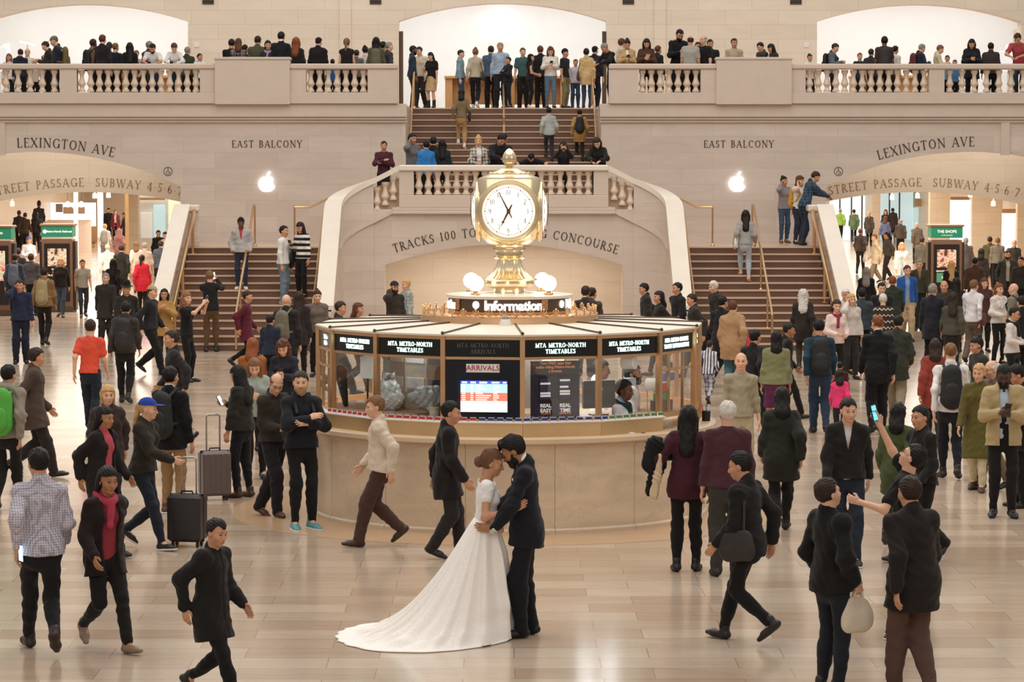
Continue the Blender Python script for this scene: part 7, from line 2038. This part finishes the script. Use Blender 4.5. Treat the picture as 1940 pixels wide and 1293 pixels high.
P(1707,458,'H',1.70,10,'walk2','coat e4dcd0','jeans 9fb0bc','long y','af','blonde woman in a white coat walking out of the right passage',inner='b9c6d0',open='open')
P(1741,488,'H',1.80,0,'walk2','jacket 3d3a2c','trousers 211f1e','short g','a','grey-haired man in a dark olive jacket before the market kiosk',inner='8a6a58',open='v')
P(1719,500,'H',1.80,0,'walk2','jacket 2458a0','trousers b49a78','short r','a','man in a bright blue jacket and khaki trousers',inner='7f9cc4',open='open')
P(1641,507,'H',1.62,170,'stand','coat 1e1a19','slim '+K_,'curly g','af','woman with curly grey hair and a black coat, right crowd')
P(1671,533,'H',1.72,0,'walk2','jacket 1f2026','trousers '+K_,'short k','a','dark-haired man in black facing out, behind the zigzag sweater')
P(1692,521,'H',1.70,175,'walk2','jacket 2d3328','slim 22262e','short o','b','red-haired person in dark green beside the blue jacket')
P(1674,556,'H',1.62,178,'stand','sweater 3a2f2e+d8cdb4 zigzag','slim 2a2624','short w','af','white-haired woman in a zigzag patterned sweater seen from behind')
P(1700,590,'H',1.74,170,'walk','coat 34362b','trousers 8a7a64','short k','b','person in a dark olive coat right of the zigzag sweater')
P(1802,494,'H',1.62,178,'stand','jacket 1c1918','slim '+K_,'long y','af','blonde woman in black seen from behind at the market kiosk',hairlen=1.1)
P(1830,450,'H',1.70,178,'stand','coat 57504a','trousers '+K_,'short g','b','grey-coated man right of the market kiosk')
P(1876,448,'H',1.70,178,'stand','jacket 5a5234','trousers '+K_,'short n','b','broad person in an olive jacket, right passage',w=1.2)
P(1858,470,'H',1.70,170,'stand','jacket 2c2624','slim '+K_,'mid k','bf','dark-haired woman left of the broad olive jacket')
P(1890,450,'H',1.70,170,'stand','jacket 7a7468','trousers '+K_,'short b','a','fair person in grey behind the broad olive jacket')
P(1920,454,'H',1.70,0,'stand','jacket 3a3834','trousers '+K_,'short w','a','white-haired pink-faced man near the right picture edge, passage')
P(1908,471,'H',1.80,5,'walk2','coat 26241f','trousers '+K_,'short k','c','bearded dark-haired man in a dark open coat, far right',inner='8a857c',open='open',beard='k')
P(1847,487,'H',1.70,175,'stand','puffer 4a3426','trousers '+K_,'short k','b','person in a brown quilted jacket, back turned, right crowd')
P(1934,486,'H',1.72,-20,'stand','jacket 2b2724','trousers '+K_,'short k','b','dark-haired person at the right picture edge below the white-haired man')
P(1768,537,'H',1.80,150,'stand','coat 23222a','trousers '+K_,'short g','a','grey-haired man in a long navy coat, back turned, right crowd')
P(1790,531,'H',1.72,0,'stand','jacket 3b302c','trousers '+K_,'bald','b','bald red-faced man behind the navy coat')
P(1811,526,'H',1.64,175,'stand','coat 2a2422','slim '+K_,'long k','bf','black-haired woman between the bald man and the white shirt')
P(1843,528,'H',1.76,150,'walk2','shirt dcd8da','trousers 6a5a4c','short b','a','man in a white shirt with a dark sling bag, right crowd',bag=('6a2f2a','dark red sling bag on the man in the white shirt'))
P(1864,526,'H',1.64,0,'stand','coat 4a302a','slim '+K_,'long r','af','brown-haired woman in a brown coat right of the white shirt')
P(1893,537,'H',1.68,30,'hold','jacket d6cec4','slim 1d1b1b','mid o','af','smiling woman in a cream jacket and pale scarf on the right',scarf='d8c4bc')
P(1921,536,'H',1.74,-120,'stand','jacket 7c7668','trousers '+GY,'bald','a','bald man in a khaki jacket facing the smiling woman',bp=('23201f','black backpack on the bald man in khaki'))
P(1918,581,'H',1.66,60,'hold','shirt d5cbc6','slim 1a191a','fade k','b','person with cropped black hair and glasses in a black scarf, right edge',scarf='161517',glasses=1)
P(1936,560,'H',1.70,-170,'stand','jacket 1d1c1c','trousers '+K_,'short k','b','black-clad person at the right picture edge above the cropped-haired one')
P(1804,553,'H',1.66,170,'walk2','jacket 4a463a','slim 2a2624','curly n','bf','curly brown-haired woman in dark olive beside the navy coat')
P(1584,567,'H',1.66,20,'hold','sweater e0c8c2','slim 1c1a1b','mid n','af','woman in a pale pink sweater with a dark red scarf',scarf='8a2c3c')
P(1612,556,'H',1.66,20,'call','jacket c9bfb8','slim 2a2828','long y','af','blonde woman in grey white with her hand at her face',bag=('c02a6c','magenta bag on the blonde woman with her hand at her face'))
P(1602,546,'H',1.70,10,'stand','coat c8beb8','slim '+K_,'short w','b','pale white-haired person behind the blonde woman at the stair foot')
P(1632,545,'H',1.70,170,'stand','jacket 3a444a','trousers '+K_,'short k','b','person in slate grey right of the blonde woman with her hand at her face')
P(1522,547,'H',1.66,175,'walk2','coat 2a2420','slim 33291f','curly w','af','woman with wild grey hair and a dark coat before the right stairs')
P(1489,606,'H',1.62,90,'walk','jacket 211d1d','slim '+K_,'short k','c','dark-haired person in black walking right before the right stairs')
P(1660,616,'F',1.86,180,'walk2','suit 171519','trousers 17151a','fade o','a','red-haired man in a black suit walking away on the right',loc=tuple(on_z(1662,822,0)))
P(1553,616,'F',1.80,178,'walk2','sweater 1f3a4a','jeans 2b3a50','short k','b','man in a teal sweater and jeans walking away on the right',loc=tuple(on_z(1553,822,0)),bp=('1c1b1c','large black backpack on the man in the teal sweater'))
P(1470,627,'H',1.64,178,'stand','jacket 80805c','skirt 5a2348','mid k','bf','woman in an olive green jacket and purple skirt, back turned',w=1.12)
P(1403,667,'H',1.74,0,'stand','shirt 9a9078','trousers b0a488','bald','a','older bald man in a beige shirt facing the camera',rolled=1)
P(1378,1088,'F',1.80,178,'stand','sweater 4a2a32','trousers 3a3634','short w','a','grey-haired man in a maroon sweater right of the booth counter',loc=tuple(on_z(1376,1092,0)),w=1.12,shoe='1b1817')
P(1300,1083,'F',1.72,175,'stand','coat 421a26','slim 171415','long k','bf','woman with long dark hair in a maroon coat at the booth counter',hem=.16,o=dict(hands=[(-.27,.16,1.14),None]))
P(1480,1010,'F',1.72,178,'walk','coat 25261f','slim 1c1b1a','mid k','bf','woman in a dark olive coat walking away right of the maroon sweater',w=1.1)
P(1800,908,'F',1.84,175,'walk2','shirt e4e0de','slim 1b1d26','fade b','a','man with cropped hair in a white shirt and dark trousers walking away',bp=('191817','black backpack on the cropped-haired man in the white shirt'))
P(1856,635,'H',1.66,-70,'walk2','jacket 36322f','slim 2a2624','bun k','bf','dark-haired woman with a bun in profile facing left')
P(1770,640,'H',1.64,175,'walk2','coat 8a3a30','slim 2a2624','mid n','bf','brown-haired woman with a rust shawl before the white shirt and backpack')
P(1886,679,'H',1.69,-60,'walk2','jacket 6a5a4c','trousers 7a6a52','ring w','a','pink-faced balding man with glasses behind the tan jacket',glasses=1)
P(1899,980,'F',1.86,-5,'phone','coat b09a72','slim 1a1718','fade k','e','man in a tan jacket, striped tie and black trousers reading his phone',inner='b9c6d2',open='open',tie='1d1c26',beard='k',hem=.14,shoe='151313',ph=('d8d8d4','phone in the hands of the man in the tan jacket',1,.4))
P(1938,690,'H',1.78,-90,'phone','coat 191617','trousers '+K_,'short k','b','person in black with glasses cut by the right picture edge',glasses=1)
P(1852,930,'F',1.66,-20,'walk2','coat 5c5428','slim c8b898','short y','af','person in a long olive coat half hidden behind the tan jacket',hem=.5,shoe='4a3226')
P(1605,1068,'F',1.78,-5,'walk2','jacket 1f1c1b','jeans 232a36','short k','a','dark-haired man in a black cardigan and white t-shirt walking towards the camera',inner='c9c2c0',open='v',sole='d8d4ce')
P(1700,1228,'F',1.76,-110,'up','tee 171617','trousers 191718','short k','a','man in black with glasses holding a phone high overhead',glasses=1,sole='e0dcd6',loc=tuple(on_z(1712,1210,0)),ph=('59c0e0','phone with a bright blue screen held high by the man in black',1,1.4))
P(1572,1318,'F',1.74,105,'pocket','coat 151313','slim 1c1e26','short n','a','man in a black pea coat looking up to the right',hem=.10,tote=('d6c8b4','cream cloth bag hanging from the hand of the man in the pea coat',1),o=dict(head=-8,yaw=0),heading=120)
P(1728,1325,'F',1.78,-160,'walk2','coat 221c1a','trousers 5a4238','short n','b','man in a dark brown coat walking away at the lower right',w=1.15,hem=.22)
P(1415,1218,'F',1.74,-120,'walk','coat 1c1918','slim 161415','short k','b','black-clad person walking left at the lower right centre',hem=.10,bag=('2a2624','dark satchel on the black-clad person at the lower right centre',-1))
P(1700,757,'H',1.62,160,'walk','coat 4a5230','slim 2a2624','mid k','bf','person in a moss green coat behind the man holding a phone overhead')
P(1748,760,'H',1.70,-60,'walk','jacket 1c1a19','trousers '+K_,'short k','b','black-clad figure right of the moss green coat')
# --- left foreground
P(14,966,'F',1.78,170,'walk2','jacket 8a8074','slim 1d1b1b','short k','b','person in a grey hooded jacket cut by the left picture edge',bp=('4fa33c','bright green backpack on the grey-jacketed person at the left edge'),hood=1)
P(62,652,'H',1.78,100,'walk','coat 4a3c34','trousers 2a2422','short n','b','person in a long brown coat walking right at the left',w=1.15)
P(166,645,'H',1.76,170,'walk2','tee d8503a','jeans '+DJ,'short n','a','man in an orange-red t-shirt seen from behind',loc=tuple(on_z(172,815,0)))
P(330,620,'H',1.78,-80,'walk','jacket 2a2628','trousers a9a098','short n','b','person in pale trousers and a dark jacket leaning behind the dark-suited man',bag=('c9bfb2','cream bag on the person in pale trousers'))
P(205,722,'H',1.64,10,'walk','coat 3a2c2a','slim 2a2422','mid y','af','fair-haired woman half hidden behind the dark-haired woman on the left')
P(192,760,'H',1.66,60,'walk','coat 1d1817','slim 1c1818','mid k','cf','dark-haired woman in a black coat with a pink top left of the blue cap',inner='b84a58',open='wide',w=1.1)
P(262,1046,'F',1.70,70,'pull','jacket 2b261f','slim 1f2530','pony y','af','blonde woman in a bright blue cap pulling a suitcase',cap='1f3f9a',sole='e0dcd4',loc=tuple(on_z(274,1040,0)),o=dict(hands=[(-.215,-.05,.885),(.12,.41,1.03)],lean=5,curl=1.1))
P(325,975,'F',1.78,155,'stand','suit 17151a','slim 9c7a52','short k','b','man in a dark jacket and khaki trousers seen from behind',bp=('1d1e1d','black backpack with grey piping on the man in khaki trousers'),sole='d8d4ce',shoe='5a4030')
P(460,943,'F',1.68,-140,'phone1','jacket 272520','slim 191b22','long k','bf','woman in a dark olive jacket looking at her glowing phone',ph=('cfeaf2','pale glowing phone held by the woman in the dark olive jacket',1,1.4),shoe='4a3028',heading=-120)
P(483,678,'H',1.64,5,'phone','sweater 9aa29a','slim '+K_,'long b','af','light-brown-haired woman in grey green looking down')
P(476,640,'H',1.66,175,'stand','coat 9a5a2c','slim '+K_,'mid 8a4a28','af','auburn-haired woman in a rust brown coat, back turned')
P(540,643,'H',1.66,-10,'phone','jacket 23242e','slim '+K_,'curly r','af','woman with long wavy brown hair reading a phone behind the two men',ph=('d8a078','phone in the hands of the wavy-haired woman',1,.5))
P(520,978,'F',1.76,40,'stand','jacket 332b26','trousers 1f1d22','ring b','a','older man with glasses in a brown leather jacket, legs crossed',glasses=1,shoe='4a2c22',o=dict(feet=[(.10,-.16,.0,20),(.04,.12,0,0)],hands=[(-.08,.26,1.02),(.10,.25,1.06)],head=28,yaw=20))
P(572,1003,'F',1.83,25,'cross','jacket 1c1d24','slim 171718','short n','a','young bearded man in a dark navy jacket with folded arms',beard='a88464',shoe='5d98a0',sole='e6e2dc',o=dict(yaw=20,head=2),bp=('1a1a1c','black backpack on the young man with folded arms'))
P(95,1245,'F',1.84,-165,'walk','shirt cfc8d0+8a8494 check','slim 1a181a','short k','b','man in a pale checked shirt and black trousers walking away at the lower left',shoe='2c1a16',w=1.05,loc=tuple(on_z(80,1238,0)),ph=('bfe6f2','glowing phone carried low by the man in the checked shirt',0,1.6))
P(222,1238,'F',1.66,35,'walk','coat 211616','slim 191616','mid k','cf','woman in a dark red-black coat walking at the lower left',inner='8a3038',open='wide',scarf='a8384a',shoe='8a7460',hem=.2,loc=tuple(on_z(200,1232,0)))
P(402,1335,'F',1.52,60,'walk','coat 1b1817','slim 141213','short k','b','dark-coated figure striding across the bottom left edge',hem=.3)
P(720,1036,'F',1.70,-90,'walk','coat d8c6b2','trousers 4a342c','short b','a','person in a cream coat striding left in front of the booth',hem=.05,shoe='3a2a20')
P(848,1085,'F',1.70,90,'walk2','coat 1f1a1b','trousers 2a2524','short k','b','dark-coated person passing behind the bride',loc=tuple(on_z(846,1058,0)))
P(1592,700,'H',1.12,170,'walk2','jacket d83a6c','slim 2a2430','mid k','bf','child in a bright pink jacket close to the man in the teal sweater')
P(1590,800,'F',.98,160,'stand','jacket 4a1c22','slim 1c1a1e','short k','b','small child in dark red just right of the legs in blue jeans')
# --- inside the booth
def staff(x, y, d, hd, ps, top, hair, skin, label, **k):
    p = on_d(x, y, d); h = k.pop('h', 1.70)
    P(x, y, 'F', h, hd, ps, top, 'trousers '+K_, hair, skin, label, loc=(p.x, p.y, p.z - h), legs=False, **k)
staff(1180,718,33.35,60,'hold','shirt e4e6ea','short k','df','seated woman with glasses, white shirt and dark scarf inside the booth',inner='8fb6d8',glasses=1,scarf='1d3a34')
staff(1196,688,34.0,95,'stand','shirt e6e4e2','short k','c','bearded man in a white shirt standing inside the booth, facing right',beard='k')
staff(1134,680,34.6,90,'stand','shirt e6e4e2','short k','d','man in a white shirt and glasses furthest back inside the booth',glasses=1)
# ---------------------------------------------------------------- luggage and other small things on the floor
def suitcase(px, py, rz, label, col, w_=.36, d_=.24, h_=.56, hand=.48, ribs=True, lean_=0.0):
    p = on_z(px, py, 0)
    o = empty('suitcase', label, 'suitcase', (p.x, p.y, 0), rz)
    m_ = mat(col, .35, noise=.12, scale=8, bump=.1, name='suitcase shell')
    R_ = Matrix.Rotation(lean_, 4, 'X')
    b = MB(); b.box(-w_ / 2, -d_ / 2, .06, w_ / 2, d_ / 2, .06 + h_, .035); b.move(R_); b.build('shell', m_, o, True)
    if ribs:
        b = MB()
        for k in range(5):
            x = -w_ / 2 + w_ * (k + .5) / 5
            for sg in (-1, 1): b.box(x - .012, sg * d_ / 2 - .006, .10, x + .012, sg * d_ / 2 + .006, .02 + h_, .004)
        b.move(R_); b.build('shell_ribs', m_, o)
    b = MB(); b.box(-w_ / 2 - .003, -.012, .06, w_ / 2 + .003, .012, .06 + h_ + .003); b.move(R_); b.build('zip_band', mat('#141214', .6, name='zip'), o)
    for sx in (-1, 1):
        for sy in (-1, 1):
            b = MB(); b.lathe([(.03, -.012), (.032, 0), (.03, .012)], n=14); b.move(R_ @ Matrix.Translation((sx * (w_ / 2 - .05), sy * (d_ / 2 - .05), .032)) @ Matrix.Rotation(PI / 2, 4, 'Y')); b.build('wheel', mat('#161416', .5, name='rubber'), o, True)
    b = MB(); x = .085
    b.tube([(-x, d_ / 2 - .05, .06 + h_ - .02), (-x, d_ / 2 - .05, .06 + h_ + hand), (-x + .02, d_ / 2 - .05, .08 + h_ + hand), (x - .02, d_ / 2 - .05, .08 + h_ + hand), (x, d_ / 2 - .05, .06 + h_ + hand), (x, d_ / 2 - .05, .06 + h_ - .02)], .011, 7)
    b.move(R_); b.build('telescopic_handle', mat('#a9a4a0', .3, metal=.8, name='aluminium'), o, True)
    b = MB(); b.tube([(-.07, 0, .06 + h_), (-.06, 0, .09 + h_), (.06, 0, .09 + h_), (.07, 0, .06 + h_)], .010, 6); b.move(R_); b.build('top_handle', mat('#141214', .6, name='grip'), o, True)
suitcase(407, 948, math.radians(20), 'grey ribbed suitcase with a raised black handle beside the woman in the dark olive jacket', '#6a605e', hand=.42)
suitcase(355, 1036, math.radians(-12), 'black textured suitcase with a long silver handle, pulled by the woman in the blue cap', '#2b262a', w_=.38, h_=.52, hand=.375, ribs=False)
d0_ = on_z(1300, 1083, 0).y + 35
p_ = on_d(1240, 1083, d0_); p_.z = 0
dc_ = empty('draped_coat', 'black coat with a cream lining hung over the left arm of the woman in maroon', 'coat', (p_.x, p_.y - .04, 0))
crum = lambda x, y, z: .014 * np.abs(np.sin(x * 40 + z * 26 + np.sin(z * 19) * 2)) - .007
s_ = Sdf(.009, .03); s_.cap((0, 0, 1.31), (-.03, 0, 1.12), .10, .11, (0, 1, 0), .8).cap((.04, 0, 1.12), (-.05, 0, .84), .085, .06, (0, 1, 0), .7).cap((.05, .05, 1.22), (.14, .12, 1.20), .08, .07); s_.noise = crum
sdf_obj('coat_outside', s_, cloth('141214'), dc_)
s_ = Sdf(.009, .02); s_.cap((.05, -.06, 1.20), (.02, -.075, .98), .035, .045).cap((.02, -.06, 1.0), (-.01, -.05, .80), .045, .05); s_.noise = crum
sdf_obj('lining', s_, cloth('cfb897'), dc_)
